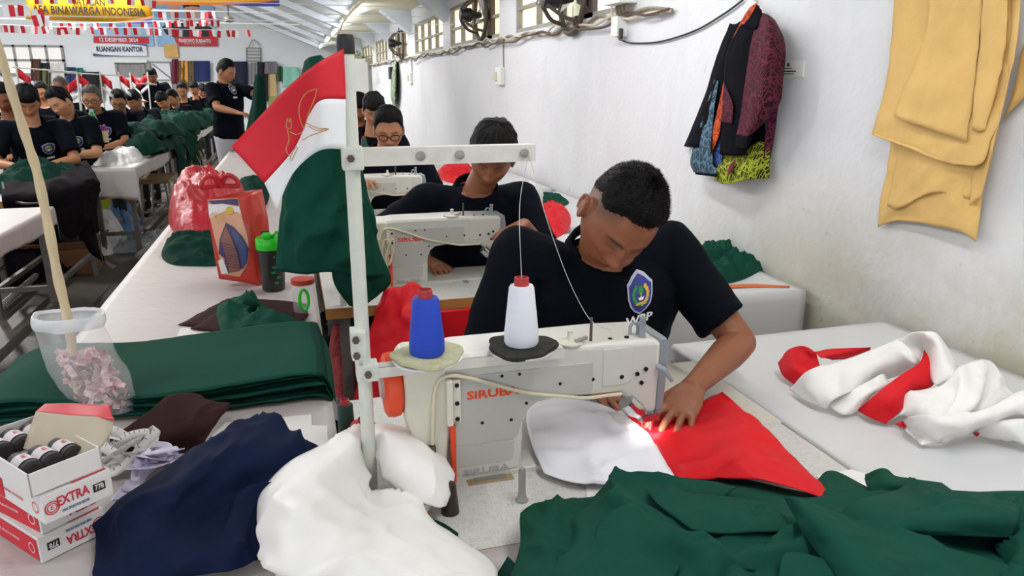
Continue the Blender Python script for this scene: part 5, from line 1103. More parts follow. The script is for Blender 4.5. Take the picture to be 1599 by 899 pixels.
# --- tangled tapes
def ribbon(name, m, label, c0, spread, n, wdt, seed, marks=None, cat='ribbon'):
    rg = np.random.default_rng(seed); pts = []; a = rg.uniform(0, 6)
    for k in range(n):
        a += rg.uniform(.9, 2.2); r = rg.uniform(.3, 1)
        pts.append(c0+np.array([spread[0]*r*math.cos(a), spread[1]*r*math.sin(a), rg.uniform(.008, spread[2])]))
    P_ = crom(pts, 14); T = nrm_rows(np.gradient(P_, axis=0)); ph = np.cumsum(rg.normal(size=len(P_))*.05)+.3
    S_ = nrm_rows(np.cross(T, [0, 0, 1.])); Nn = np.cross(S_, T); B_ = S_*np.cos(ph*1.3)[:, None]+Nn*np.sin(ph*1.3)[:, None]
    G = np.stack([P_-B_*wdt, P_, P_+B_*wdt], 1); G[..., 2] = np.maximum(G[..., 2], TZ+.002); r = grid_obj(name, G, m, None, .0006); meta(r, label, cat)
    if marks:
        mk = MB()
        for i in range(0, len(P_)-1, 3):
            for sd in (1,):
                o = P_[i]+np.array([0, 0, .0]); nn = np.cross(T[i], B_[i]); 
                for s2 in (1, -1): q = o+nn*.0012*s2; mk.add([q+B_[i]*wdt*.9, q+B_[i]*wdt*.35, q+B_[i]*wdt*.35+T[i]*.0012, q+B_[i]*wdt*.9+T[i]*.0012], [(0, 1, 2, 3)])
        mk.build('tape_marks', marks, r)
    return r
m_tape = mat('white_tape', '#e6e3df', .5); m_lav = mat('lavender_ribbon', '#cfcbe2', .5)
ribbon('measuring_tape', m_tape, 'tangled white measuring tape with black marks beside the cartons', PZ(200, 728, 0)+np.array([0, 0, 0]), (.06, .055, .07), 26, .0085, 4, m_ink, 'measuring tape')
ribbon('satin_ribbon', m_lav, 'tangled pale lavender ribbon between measuring tape and navy cloth', PZ(248, 740, 0), (.05, .075, .07), 26, .010, 8)
ribbon('satin_ribbon', m_lav, 'lavender ribbon end trailing beside the topmost closed carton', PZ(205, 785, 0), (.02, .04, .03), 9, .010, 12)
# --- small tub and cones behind the pole
tb = PZ(640, 815, 0); m_tubw = mat('tub_white', '#e8e8ea', .3); m_tubp = mat('tub_print', '#d9ae62', .4, col2='#c65a2c', vscale=45)
r = empty('plastic_tub', (tb[0], tb[1], TZ), 'round printed plastic tub half covered by the white cloth', 'tub')
MB().lathe([(.030, .0), (.032, .002), (.035, .030)], (tb[0], tb[1], TZ), 32, cap=False).build('printed_wall', m_tubp, r, smooth=True); MB().lathe([(.035, .030), (.0368, .031), (.0375, .046), (.036, .0465), (.034, .035), (.033, .01), (.001, .008)], (tb[0], tb[1], TZ), 32, cap=False).build('tub_rim', m_tubw, r, smooth=True)
c_ = PZ(543, 690, 0); cone(c_[0], c_[1]+.01, TZ, m_gth, 'dark green cone of thread behind the thread stand pole', s=.72, rb=.024, rt=.021, h=.11, group='cones of thread')
c_ = PZ(568, 692, 0); cone(c_[0], c_[1], TZ, m_rth, 'red cone of thread behind the thread stand pole', s=.75, rb=.036, rt=.033, h=.06, group='cones of thread')
# --- mid table: brown sheets, green cloth, bags, bottle
bs = empty('brown_sheets', PZ(380, 490), 'dark brown cloth sheets under the green cloth on the worktable', 'cloth')
sheet('cloth_layer', [[(281, 506, .004), (345, 470, .006), (360, 466, .006)], [(360, 515, .004), (420, 480, .008), (430, 468, .006)], [(440, 500, .005), (470, 488, .008), (482, 474, .006)]], m_brownc, bs, res=8, thick=.003, rag=.004); sheet('cloth_layer', [[(300, 512, .010), (350, 478, .012), (370, 470, .012)], [(370, 520, .010), (425, 488, .014), (440, 474, .012)], [(450, 512, .01), (478, 496, .012), (481, 482, .012)]], m_brownc, bs, res=8, thick=.003, rag=.004)
heap('green_cloth', [(338, 492), (345, 474), (375, 470), (410, 480), (450, 498), (492, 522), (498, 545), (470, 560), (420, 566), (375, 562), (352, 535)], .05, m_green, 'crumpled dark green cloth with a raised corner on brown sheets', wr=((.035, 9, 1.0, 3), (.02, 18, .3, 6), (.006, 40, 1., 8)), seed=19, base=.012)
gcn_ = COL.objects[-1]; sheet('raised_corner', [[(376, 478, .03), (384, 452, .10)], [(398, 482, .03), (397, 470, .08)], [(425, 490, .03), (415, 482, .05)]], m_green, gcn_, res=8, wr=((.006, 20, .5, 3),))
heap('green_bundle', [(252, 398), (262, 380), (300, 368), (345, 370), (352, 395), (345, 414), (300, 416), (265, 412)], .075, m_green2, 'folded dark green cloth left of the printed carrier bag', wr=((.03, 12, 1.4, 3), (.01, 30, .6, 2)), seed=9)
heap('green_bundle', [(365, 298), (378, 282), (412, 284), (420, 310), (400, 330)], .10, m_green2, 'dark green cloth behind the red carrier bag', seed=10)
m_rbag = mat('red_plastic_film', '#b81c28', .38, var=.25, vscale=10, bump=.8, bscale=22, alpha=.93)
rb = PZ(322, 365); rbe = empty('red_plastic_bag', rb, 'knotted red plastic bag lying beyond the printed carrier bag', 'bag')
heap('bag_body', [(264, 350), (268, 325), (300, 308), (350, 305), (385, 312), (392, 340), (370, 362), (320, 372), (280, 368)], .25, m_rbag, wr=((.03, 9, .9, 3), (.02, 20, .5, 6), (.01, 40, .8, 2)), p=2.6, q=.6, seed=3, parent=rbe)
kb = PY(345, 290, rb[1]-.05)
mbk = MB()
for a in (-1, 1): mbk.tube(crom([kb, kb+np.array([.03*a, -.02, .05]), kb+np.array([.07*a, -.03, .035]), kb+np.array([.08*a, -.03, .0]), kb+np.array([.06*a, -.02, 0]), kb], 6), .011, 8)
mbk.tube(crom([kb, kb+np.array([-.02, -.02, .05]), kb+np.array([-.035, -.01, .09])], 6), [.02-.001*i for i in range(13)], 8); mbk.build('knot', m_rbag, rbe, smooth=True)
# printed carrier bag
cbx = PZ(378, 442); yb = cbx[1]; cg = empty('carrier_bag', cbx, 'red carrier bag printed with a tower, standing on the worktable', 'bag')
m_cbr = mat('carrier_red', '#c23a2c', .3, var=.12, vscale=10, bump=.3, bscale=20); m_cbp = mat('carrier_peach', '#dba080', .35, var=.1, vscale=5); m_cbpur = mat('print_purple', '#3b2f5c', .4); m_cbbr = mat('print_brown', '#8a5648', .4); m_cbbl = mat('print_blue', '#3d4a78', .4)
CB = lambda px, py, d=0.: PY(px, py, yb-d)
front = sheet('bag_front', [[('w', *CB(323, 311, .0), 0), ('w', *CB(332, 370, .03), 0), ('w', *CB(342, 435, .04), 0)], [('w', *CB(372, 305, .02), 0), ('w', *CB(380, 370, .07), 0), ('w', *CB(388, 442, .05), 0)], [('w', *CB(392, 300, .02), 0), ('w', *CB(402, 370, .06), 0), ('w', *CB(405, 447, .05), 0)], [('w', *CB(409, 295, -.02), 0), ('w', *CB(420, 360, .0), 0), ('w', *CB(415, 447, .02), 0)]], m_cbr, cg, res=10, thick=.001, wr=((.006, 9, 1., 3),))
sheet('bag_back', [[('w', *CB(323, 311, .0), 0), ('w', *CB(330, 370, -.05), 0), ('w', *CB(342, 435, -.02), 0)], [('w', *CB(372, 300, -.04), 0), ('w', *CB(380, 370, -.09), 0), ('w', *CB(388, 435, -.04), 0)], [('w', *CB(409, 295, -.02), 0), ('w', *CB(420, 360, -.04), 0), ('w', *CB(417, 445, -.02), 0)]], m_cbr, cg, res=8, thick=.001)
def on_front(pts, m, nm, lift=.004):
    me = front.data; bv = BVHTree.FromPolygons([Vector(c) for c in getco(me)], [tuple(p.vertices) for p in me.polygons]); bm = bmesh.new(); vs = []
    for (x, y) in pts: vs.append(bm.verts.new((x, y, 0)))
    bm.faces.new(vs); bmesh.ops.triangulate(bm, faces=bm.faces)
    for _ in range(2): bmesh.ops.subdivide_edges(bm, edges=[e for e in bm.edges if e.calc_length() > 5], cuts=1); bmesh.ops.triangulate(bm, faces=bm.faces)
    for v in bm.verts:
        d = Vector(ray(v.co.x, v.co.y)).normalized(); hit = bv.ray_cast(Vector(_C), d); p = hit[0] if hit[0] else Vector(CB(v.co.x, v.co.y, .05)); v.co = p-d*lift
    m2 = bpy.data.meshes.new(nm); bm.to_mesh(m2); bm.free(); return link(nm, m2, m, cg)
c8 = lambda x, y: (310+x*150/793., 290+y*170/899.)
def pp(*q): return [c8(*a) for a in q]
on_front(pp((75, 115), (325, 100), (360, 260), (410, 440), (418, 560), (405, 650), (340, 750), (200, 730), (165, 560), (100, 290)), m_cbp, 'print_panel', .003)
on_front(pp((75, 125), (320, 105), (335, 165), (200, 145), (110, 150)), m_cbpur, 'print_band', .0045); on_front(pp((78, 155), (200, 150), (335, 175), (352, 225), (230, 200), (90, 270)), m_card, 'print_band', .0045)
on_front(pp((225, 305), (175, 440), (165, 560), (215, 600), (245, 720), (340, 700), (400, 640), (415, 520), (360, 420), (290, 340)), m_cbpur, 'print_tower', .0045)
on_front(pp((225, 330), (185, 450), (230, 600), (255, 715), (345, 690), (320, 560), (270, 430)), m_cbbr, 'print_tower', .006); on_front(pp((260, 340), (330, 400), (400, 500), (400, 620), (365, 690), (330, 520), (290, 420)), m_cbbl, 'print_tower', .006)
on_front([(c8(255, 205)[0]+6.2*math.cos(a), c8(255, 205)[1]+6.6*math.sin(a)) for a in np.linspace(0, 6.2, 16)], m_gold, 'print_badge', .006)
for k in range(9): on_front(pp((190+k*4, 470+k*24), (325+k*3, 500+k*22), (325+k*3, 505+k*22), (190+k*4, 475+k*24)), m_cbpur, 'print_line', .007)
on_front(pp((160, 620), (200, 600), (245, 720), (190, 730)), m_card, 'print_badge', .0075)
text('061', .035, m_gold, cg, CB(343, 338, .06), _rt, (0, 0, 1), width=.035, depth=.0005)
# shaker bottle
sb = PZ(428, 452); r = empty('shaker_bottle', sb, 'dark shaker bottle with bright green lid beside the carrier bag', 'bottle'); sx, sy = sb[0], sb[1]
m_dk = mat('smoke_plastic', '#2c2a2a', .25); m_gl = mat('green_lid', '#27c81f', .3)
MB().lathe([(.036, 0), (.039, .004), (.040, .03), (.045, .15)], (sx, sy, TZ+.001), 32).build('bottle_body', m_dk, r, smooth=True)
MB().lathe([(.047, .148), (.048, .152), (.048, .182), (.044, .188), (.030, .190), (.001, .191)], (sx, sy, TZ), 32).build('lid', m_gl, r, smooth=True)
mb = MB(); mb.box((sx-.008, sy-.03, TZ+.198), (.03, .03, .02), bev=.006); mb.tube([(sx+.01, sy-.02, TZ+.19), (sx+.025, sy-.03, TZ+.21), (sx+.04, sy-.02, TZ+.19)], .006, 8); mb.build('cap', m_gl, r, smooth=True); MB().box((sx-.012, sy-.01, TZ+.206), (.028, .02, .012), bev=.004).build('flip_spout', m_black, r)
mk = MB()
for k in range(6): mk.box((sx+.012+.010*math.sin(k*2), sy-.0425, TZ+.035+.018*k), (.014, .001, .008))
o = mk.build('printed_mark', mat('faint_green_print', '#1f7a3a', .4), r)
# tape jar at the table edge
tj = PZ(488, 498); r = empty('plastic_jar', (tj[0], tj[1], TZ), 'clear plastic jar with a green strap at the worktable edge', 'jar'); MB().lathe([(.03, 0), (.034, .005), (.034, .09), (.03, .1)], (tj[0]-.02, tj[1]+.06, TZ+.001), 24, cap=False).build('jar_wall', m_plast, r, smooth=True)
MB().tube([(tj[0]-.02+.013*math.cos(a), tj[1]+.03, TZ+.055+.032*math.sin(a)) for a in np.linspace(0, 6.28, 20)], .005, 8).build('strap', m_gl, r, smooth=True); MB().lathe([(.036, .1), (.036, .115), (.001, .117)], (tj[0]-.02, tj[1]+.06, TZ), 24).build('jar_lid', mat('jar_lid_red', '#c9422d', .4), r, smooth=True)
# ================================================================== FLAG ON THE STAND, CLOTH ON THE NEXT STAND
ff = empty('small_flag', PY(538, 155, 1.165), 'small red and white flag with faint gold emblem tied to the near pole', 'flag')
Yf = lambda px, py, d: ('y', px, py, d)
sheet('red_band', [[Yf(537, 76, 1.165), Yf(540, 155, 1.165)], [Yf(495, 99, 1.13), Yf(503, 156, 1.135)], [Yf(452, 133, 1.15), Yf(484, 177, 1.15)], [Yf(405, 182, 1.17), Yf(460, 231, 1.165)], [Yf(361, 229, 1.15), Yf(413, 286, 1.15)]], m_red, ff, res=8, thick=.0006)
sheet('white_band', [[Yf(540, 155, 1.165), Yf(541, 233, 1.165)], [Yf(503, 156, 1.135), Yf(506, 233, 1.14)], [Yf(484, 177, 1.15), Yf(480, 247, 1.15)], [Yf(460, 231, 1.165), Yf(455, 275, 1.165)], [Yf(413, 286, 1.15), Yf(432, 327, 1.15)]], m_fwhite, ff, res=8, thick=.0006)
c7 = lambda x, y: (430+x*115/517., 130+y*200/899.)
m_gline = mat('gold_outline', '#b98a46', .6)
for pts in (((290, 40), (230, 60), (185, 110), (165, 180), (175, 260), (200, 320)), ((290, 40), (275, 110), (240, 190), (215, 270), (200, 320)), ((75, 310), (85, 245), (95, 275), (108, 245), (108, 315), (75, 310)), ((85, 320), (95, 400), (75, 470), (110, 520)), ((100, 340), (150, 360), (190, 340)), ((215, 280), (300, 315), (375, 320), (310, 345), (240, 370), (190, 400)), ((230, 300), (290, 330), (360, 322)), ((150, 440), (120, 490), (100, 540)), ((160, 450), (135, 500), (115, 545))):
    MB().tube(crom([PY(*c7(*q), 1.128) for q in pts], 5), .0007, 5).build('emblem_line', m_gline, ff)
hg = empty('hanging_green_cloth', PY(520, 300, 2.3), 'dark green trouser cloth hanging over the second thread stand', 'cloth')
y2 = lambda px, py, v: ('y', px, py, v)
sheet('front_panel', [[y2(476, 96, 2.30), y2(484, 89, 2.26), y2(497, 88, 2.26), y2(508, 93, 2.27), y2(516, 104, 2.30)], [y2(458, 165, 2.27), y2(482, 150, 2.22), y2(505, 150, 2.20), y2(528, 155, 2.24), y2(545, 170, 2.30)], [y2(448, 250, 2.25), y2(482, 250, 2.19), y2(515, 248, 2.19), y2(548, 250, 2.23), y2(565, 265, 2.30)], [y2(438, 340, 2.24), y2(478, 340, 2.17), y2(520, 340, 2.19), y2(555, 345, 2.22), y2(584, 355, 2.30)], [y2(430, 422, 2.24), y2(475, 428, 2.17), y2(516, 424, 2.18), y2(560, 432, 2.2), y2(600, 430, 2.28)]], m_green, hg, res=14, thick=.002, wr=((.035, 9, 1.57, 4), (.018, 18, 1.45, 7), (.004, -9, 0, 2)), flipn=False)
sheet('back_panel', [[y2(510, 300, 2.26), y2(545, 300, 2.24), y2(575, 305, 2.30)], [y2(515, 380, 2.26), y2(555, 380, 2.23), y2(592, 385, 2.30)], [y2(520, 440, 2.27), y2(560, 450, 2.23), y2(611, 437, 2.30)], [y2(545, 478, 2.27), y2(565, 480, 2.25), y2(590, 462, 2.30)]], m_green, hg, res=10, thick=.002, wr=((.03, 10, 1.4, 5),))
# ================================================================== ON AND BELOW THE SECOND TABLE
sc = empty('scissors', PZ(715, 437), 'dark steel scissors lying on the second sewing table', 'scissors')
a = PZ(692, 428, .004); b = PZ(732, 441, .004); MB().tube([a, (a+b)/2, b], [.006, .005, .001], 6).build('blade', m_metal, sc); MB().tube([a, (a+b)/2+np.array([.004, .01, 0]), b+np.array([.004, .012, 0])], [.006, .005, .001], 6).build('blade', m_metal, sc)
for sd in (-1, 1): MB().tube([a+np.array([-.03+.022*math.cos(t_), .018*sd+.014*math.sin(t_), 0]) for t_ in np.linspace(0, 6.28, 16)], .004, 6).build('handle', m_inkblue, sc)
pk = PZ(622, 440); pr = empty('thread_spool', pk, 'small pink thread spool lying on the second sewing table', 'spool'); MB().tube([(pk[0]-.025, pk[1], TZ+.012), (pk[0]+.03, pk[1]-.005, TZ+.012)], .011, 14).build('thread', m_pink, pr, smooth=True)
tr_ = PZ(640, 428); pr = empty('parts_tray', tr_, 'shallow clear tray of small metal pins on the second sewing table', 'tray'); MB().box((tr_[0], tr_[1], TZ+.006), (.12, .07, .012), bev=.002).build('tray', m_rim, pr)
pn = MB(); rg = np.random.default_rng(9)
for k in range(60): c = np.array([tr_[0]+rg.uniform(-.05, .05), tr_[1]+rg.uniform(-.03, .03), TZ+.014+rg.uniform(0, .02)]); d = rg.normal(size=3)*.008; pn.tube([c-d, c+d], .0012, 4)
meta(pn.build('pins', m_chrome, pr), 'tangle of small pins', kind='stuff')
coil = MB()
for k in range(5): coil.tube([(.262+.004*k, MY[1]-.012-.004*k, TZ+.12+.0)]+[(.262+.018*k*.5+.016*math.cos(t_+k), MY[1]-.02-.004*k, TZ+.135+.045*math.sin(t_)) for t_ in np.linspace(0, 6.28, 20)], .0028, 6)
meta(coil.build('cable_coil', m_cable, smooth=True), 'coil of cream cable hung on the second machine', 'cable')
m_bfur = mat('brown_plush', '#4a2c1c', .95, var=.2, vscale=60, bump=.8, bscale=160, sheen=.4)
bf = MB(); ellip(bf, PD(632, 352, 3.05), np.array([[.10, 0, 0], [0, .05, 0], [0, 0, .11]]), 28, 18); o = fuse('plush_cushion', bf, .008, m_bfur); meta(o, 'brown plush chair back left of the second worker', 'chair back')
cs_ = getco(o.data); base_ = cs_.min(0); 
MB().box((cs_[:, 0].mean(), cs_[:, 1].mean()+.02, .45), (.05, .03, .9)).build('chair_post', m_leg, o)
# red cloth hanging between the tables
rc = empty('red_cloth', (.25, 2.2, .75), 'bright red cloth draped from the second sewing table behind the blue cone', 'cloth')
Z2 = lambda px, py, v: ('y', px, py, v+.07)
sheet('cloth_piece', [[Z2(600, 452, 2.24), Z2(625, 448, 2.24), Z2(645, 440, 2.25), Z2(668, 455, 2.25)], [Z2(583, 500, 2.20), Z2(620, 500, 2.15), Z2(650, 500, 2.14), Z2(690, 500, 2.2)], [Z2(568, 560, 2.18), Z2(610, 570, 2.10), Z2(650, 570, 2.1), Z2(692, 560, 2.18)], [Z2(550, 640, 2.14), Z2(610, 650, 2.05), Z2(650, 650, 2.05), Z2(690, 640, 2.1)], [Z2(540, 760, 2.12), Z2(610, 770, 2.0), Z2(650, 770, 2.0), Z2(690, 760, 2.1)]], m_rcl, rc, res=10, wr=((.03, 5, 1.2, 3), (.012, 12, .8, 6)))
MB().box((.505, 2.30, .60), (.25, .02, .24), bev=.004).build('cloth_panel', m_rcl, rc)
heap('red_bag', [(510, 600), (515, 560), (540, 540), (560, 560), (560, 610), (535, 625)], .2, mat('red_printed_cloth', '#c4161f', .6, col2='#d96a6a', vscale=25), 'red printed bag stuffed below the table left of the pole', 'bag', seed=12, zplane=.35, wr=((.03, 10, .3, 2),))
heap('grey_rag', [(500, 640), (510, 600), (540, 590), (560, 620), (550, 660)], .1, m_paper, 'pale crumpled rag on the floor below the red printed bag', 'rag', seed=13, zplane=.25)
heap('black_bundle', [(470, 620), (480, 540), (530, 520), (640, 520), (700, 560), (680, 640), (580, 680), (500, 680)], .35, m_blackc, 'black cloth bundle on the floor between the sewing tables', 'bundle', seed=14, zplane=.0, wr=((.04, 5, .4, 3),))
gcn = PY(569, 232, 3.85); cone(gcn[0], gcn[1], gcn[2]-.0, m_gth, 'small dark green cone in front of the man with black framed glasses', s=.55)
# ================================================================== LEFT SIDE OF THE HALL
table('left_table', -2.3, -1.36, 2.6, 4.85, 'white covered table at the left picture edge with a black cable', cov=m_cover, drop={'x1': .10, 'y1': .1}, seed=21)
table('left_table', -1.92, -1.47, 5.15, 6.3, 'left table buried under black and green cloth behind the stick', cov=m_cover, drop={'x1': .12}, seed=22)
table('left_table', -1.68, -1.29, 6.95, 10.9, 'long white draped table in the left row with the big green heap', cov=m_cover, drop={'x1': .12, 'y0': .26}, seed=23)
table('left_table', -1.68, -1.29, 11.3, 16, 'far white table at the end of the left row', cov=m_cover, drop={'x1': .1, 'y0': .15}, seed=24)
def wheap(name, x0, x1, y0, y1, h, m, label, cat='cloth', z=TZ, **kw):
    a = np.linspace(0, 2*PI, 14, endpoint=False); O = np.array([((x0+x1)/2+(x1-x0)/2*np.sign(math.cos(t))*abs(math.cos(t))**.7, (y0+y1)/2+(y1-y0)/2*np.sign(math.sin(t))*abs(math.sin(t))**.7) for t in a])
    return heap(name, O, h, m, label, cat, zplane=z, jag=.12, **kw)
def garments(par, y0, y1, h, n, seed):
    rg = np.random.default_rng(seed)
    for k in range(n):
        yc = y0+(y1-y0)*(k+.5)/n; xc = rg.uniform(-1.62, -1.35); a = rg.uniform(-.6, .6); sx, sy = rg.uniform(.16, .26), rg.uniform(.28, .5); zt = TZ+h*rg.uniform(.85, 1.25); ctrl = []
        for i in range(5):
            row = []
            for j in range(5):
                u, v = (i/4-.5)*2*sx, (j/4-.5)*2*sy; x = xc+u*math.cos(a)-v*math.sin(a)*.5; y = yc+u*math.sin(a)+v; e = max(abs(i-2), abs(j-2))/2
                row.append(('w', x, y, max(TZ+.01, zt-.16*e**2+rg.normal()*.022), 0))
            ctrl.append(row)
        sheet('garment', ctrl, m_green2, par, res=6, thick=.003, wr=((.03, 5, rg.uniform(0, 3), k), (.015, 10, rg.uniform(0, 3), k+3)))
# black cloth draped over the table end
bk = empty('black_cloth', (-1.6, 5.4, TZ), 'black cloth draped over the left table end behind the stick', 'cloth')
Yb = lambda px, py, v: ('y', px, py, v)
sheet('cloth_piece', [[(5, 268, .05), (60, 262, .06), (110, 255, .08), (135, 250, .10)], [('y', 2, 300, 5.15), ('y', 60, 295, 5.2), ('y', 115, 280, 5.5), ('y', 152, 278, 5.7)], [('y', 10, 330, 5.12), ('y', 70, 335, 5.1), ('y', 120, 320, 5.3), ('y', 155, 300, 5.7)], [('y', 40, 345, 5.12), ('y', 85, 355, 5.05), ('y', 115, 372, 5.25), ('y', 148, 330, 5.65)]], m_blackc, bk, res=10, thick=.003, wr=((.03, 5, 1.3, 3), (.012, 12, 1., 6)))
sheet('cloth_tail', [[('y', 118, 330, 5.5), ('y', 135, 325, 5.55), ('y', 152, 318, 5.7)], [('y', 125, 365, 5.45), ('y', 140, 370, 5.5), ('y', 150, 360, 5.65)], [('y', 140, 395, 5.5), ('y', 150, 402, 5.5), ('y', 160, 408, 5.6)]], m_blackc, bk, res=8, wr=((.02, 8, 1.3, 3),))
wheap('green_cloth', -2.0, -1.45, 5.5, 6.3, .17, m_green2, 'dark green cloth spread before the man behind the stick', seed=31, wr=((.05, 5, .6, 3), (.03, 10, 1.3, 6)))
wheap('green_cloth', -2.0, -1.62, 6.35, 7.0, .22, m_green2, 'dark green cloth before the round faced man', seed=32, wr=((.05, 5, .6, 3), (.03, 10, 1.3, 6)), z=.72)
m_wplast = mat('white_plastic_film', '#dfe0df', .5, var=.04, vscale=9, bump=.3, bscale=15, spec=.25)
wheap('plastic_bundle', -1.70, -1.33, 7.15, 8.25, .13, m_wplast, 'white plastic wrapped bundle on the left row table', 'bundle', seed=33, wr=((.03, 6, .6, 3), (.015, 14, 1.3, 6)))
gp = wheap('green_heap', -1.78, -1.2, 7.9, 12.6, .30, m_green2, 'big heap of dark green garments on the left row table', 'cloth heap', seed=34, wr=((.03, 1.6, 1.3, 3), (.012, 5, 1.2, 6)), na=170, nr=44, p=3.2, q=.6)
garments(gp, 7.95, 12.5, .26, 16, 5)
for k, (y0, y1, zb) in enumerate(((8.9, 9.6, .42), (9.7, 10.4, .48), (10.4, 10.9, .52))):
    a = np.linspace(y0, y1, 8); G = np.array([[(-1.27+.03*math.sin(q*14+j)*(j > 0)+.012*j, q, TZ+.12-(TZ+.12-zb)*j/7*(1-.25*math.sin(q*9))) for j in range(8)] for q in a])
    G = np.stack([crom(G[:, j], 5) for j in range(8)], 1); G[..., 0] += .03*folds(G[..., 1]*10, G[..., 2]*3, 2.2, 0, k); grid_obj('hanging_sleeve', G, m_green2, gp, .004)
wheap('green_heap', -1.75, -1.22, 12.0, 15., .26, m_green2, 'far heap of dark green garments beside the standing man', 'cloth heap', seed=35, wr=((.03, 1.6, 1.3, 3), (.012, 5, 1.2, 6)), na=110, p=3.2, q=.6)
garments(COL.objects[-1], 12.1, 14.9, .22, 8, 9)
# soda bottle and small things
bt = PY(150, 220, 7.45); m_gb = mat('green_bottle', '#2fae74', .15, alpha=.85); r = empty('soda_bottle', bt, 'green plastic bottle with pale blue cap in front of the older man', 'bottle')
MB().lathe([(.036, 0), (.042, .01), (.042, .16), (.038, .19), (.018, .235), (.014, .25)], bt, 24).build('bottle_body', m_gb, r, smooth=True); MB().lathe([(.016, .25), (.016, .275), (.001, .276)], bt, 18).build('cap', mat('pale_blue_cap', '#7fd0e8', .4), r, smooth=True)
c0 = PY(165, 222, 7.5); r = empty('cup', c0, 'small beige cup with purple flower beside the green bottle', 'cup'); MB().lathe([(.028, 0), (.03, .06), (.034, .1)], c0, 20).build('cup_body', mat('beige_cup', '#cbbd93', .5), r, smooth=True)
mb = MB(); [ellip(mb, c0+np.array([.02*math.cos(t), 0, .12+.02*math.sin(t)]), np.eye(3)*.017, 10, 8) for t in np.linspace(0, 6.28, 6)[:-1]]; mb.build('flower', mat('purple_cloth_flower', '#8d3f90', .6), r, smooth=True)
# machine at left edge
cmach = copy_tree(mach); cmach.location = (-2.42, 5.55, TZ); cmach['label'] = 'white sewing machine at the left picture edge before the man behind the stick'; cmach['group'] = 'sewing machines in the left row'
table('left_table', -2.75, -1.99, 5.2, 6.0, 'small sewing table at the left picture edge under a white machine', top=m_lam, seed=25)
tbx = MB().box((-1.95, 4.45, TZ+.03), (.5, .4, .06), bev=.006).build('white_device', m_white); meta(tbx, 'flat white plastic case on the near left table', 'case')
meta(MB().tube(crom([PZ(4, 285, .09), PZ(8, 300, .05), PZ(18, 312, .012), PZ(40, 318, .01), PZ(66, 317, .01)], 8), .008, 6).build('black_cable', m_black, smooth=True), 'black cable lying across the near left table', 'cable')
# stools under the left row
m_seat = mat('stool_seat', '#8f7a58', .6, var=.1, vscale=10)
def stool(x0, x1, y0, y1, z, label):
    r = empty('stool', ((x0+x1)/2, (y0+y1)/2, 0), label, 'stool', 'wooden stools in the aisle'); MB().box(((x0+x1)/2, (y0+y1)/2, z-.015), (x1-x0, y1-y0, .03), bev=.004).build('seat', m_seat, r)
    for lx in (x0+.02, x1-.02):
        for ly in (y0+.03, y1-.03): s = .02 if lx < (x0+x1)/2 else -.02; MB().tube([(lx+s, ly, z-.03), (lx-s, ly, 0)], .013, 8).build('leg', m_metal, r)
    for ly in (y0+.03, y1-.03): MB().tube([(x0, ly, .17), (x1, ly, .17)], .009, 6).build('stretcher', m_metal, r)
stool(-1.52, -1.22, 8.15, 8.85, .49, 'wooden topped metal stool below the big green heap')
stool(-1.45, -1.2, 11.0, 11.5, .5, 'farther wooden topped stool in the aisle')
# bundles and cartons on the floor
def fl(name, px, py, rx, ry, h, m, label, cat='bag', sd=0, wr=((.05, 6, .5, 3), (.025, 14, 1., 5))):
    c = on(px, py, 2, 0); return wheap(name, c[0]-rx, c[0]+rx, c[1]-ry, c[1]+ry, h, m, label, cat, z=.0, seed=sd, wr=wr)
m_bluep = mat('blue_plastic', '#5f86b8', .3, alpha=.9, bump=.4, bscale=20); m_clear = mat('clear_film', '#b9c4cc', .15, alpha=.6, bump=.6, bscale=18); m_carton = mat('brown_carton', '#7a5236', .8, var=.1); m_lime = mat('lime_packet', '#9fc81e', .4, col2='#e8c92a', vscale=8)
fl('plastic_sack', 162, 388, .20, .3, .34, m_wplast, 'white plastic sack on the floor beside the table leg', sd=41); fl('lime_packet', 165, 352, .15, .2, .42, m_lime, 'lime green and yellow packet on top of the floor sacks', 'packet', sd=42)
fl('clear_sack', 215, 385, .20, .28, .22, m_clear, 'clear crumpled plastic sack at the aisle edge', sd=43); fl('blue_sack', 192, 365, .16, .3, .34, m_bluep, 'blue plastic sack leaning between floor sacks', sd=44); fl('blue_packet', 95, 395, .18, .15, .16, m_bluep, 'blue packet on the crate below the black cloth', 'packet', sd=45)
fl('dark_bundle', 40, 420, .5, .6, .5, m_blackc, 'black bundle in the dark under the near left table', 'bundle', sd=46); fl('rag_bundle', 105, 372, .3, .35, .42, mat('grey_speckled_rag', '#8d867c', .8, col2='#4c4742', vscale=14), 'grey speckled rags below the black cloth', 'rags', sd=47)
fl('white_sack', 300, 300, .2, .5, .35, m_wplast, 'white plastic sack under the big green heap', sd=48); fl('clear_sack', 300, 322, .22, .4, .14, m_clear, 'flat clear plastic on the floor beyond the stool', sd=49)
def crate(px, py, d, m, label, rz=.1):
    c = on(px, py, 2, 0); r = empty('carton_box', (c[0], c[1], 0), label, 'box'); MB().box((c[0], c[1], d[2]/2), d, rot=Matrix.Rotation(rz, 3, 'Z'), bev=.004).build('box_body', m, r); mbf = MB()
    mbf.box((c[0], c[1]-d[1]*.45, d[2]+.02), (d[0]*.95, .006, .10), rot=Matrix.Rotation(rz, 3, 'Z') @ Matrix.Rotation(.6, 3, 'X')); mbf.build('box_flap', m, r)
crate(200, 335, (.4, .35, .32), m_carton, 'brown carton under the left row table behind floor sacks'); crate(80, 425, (.7, .35, .2), m_carton, 'low brown crate below the near left table'); crate(300, 282, (.3, .4, .5), m_carton, 'tall brown carton under the hanging green garments')
crate(232, 300, (.3, .3, .25), mat('maroon_carton', '#5d2f2b', .8), 'maroon carton behind the wooden topped stool')
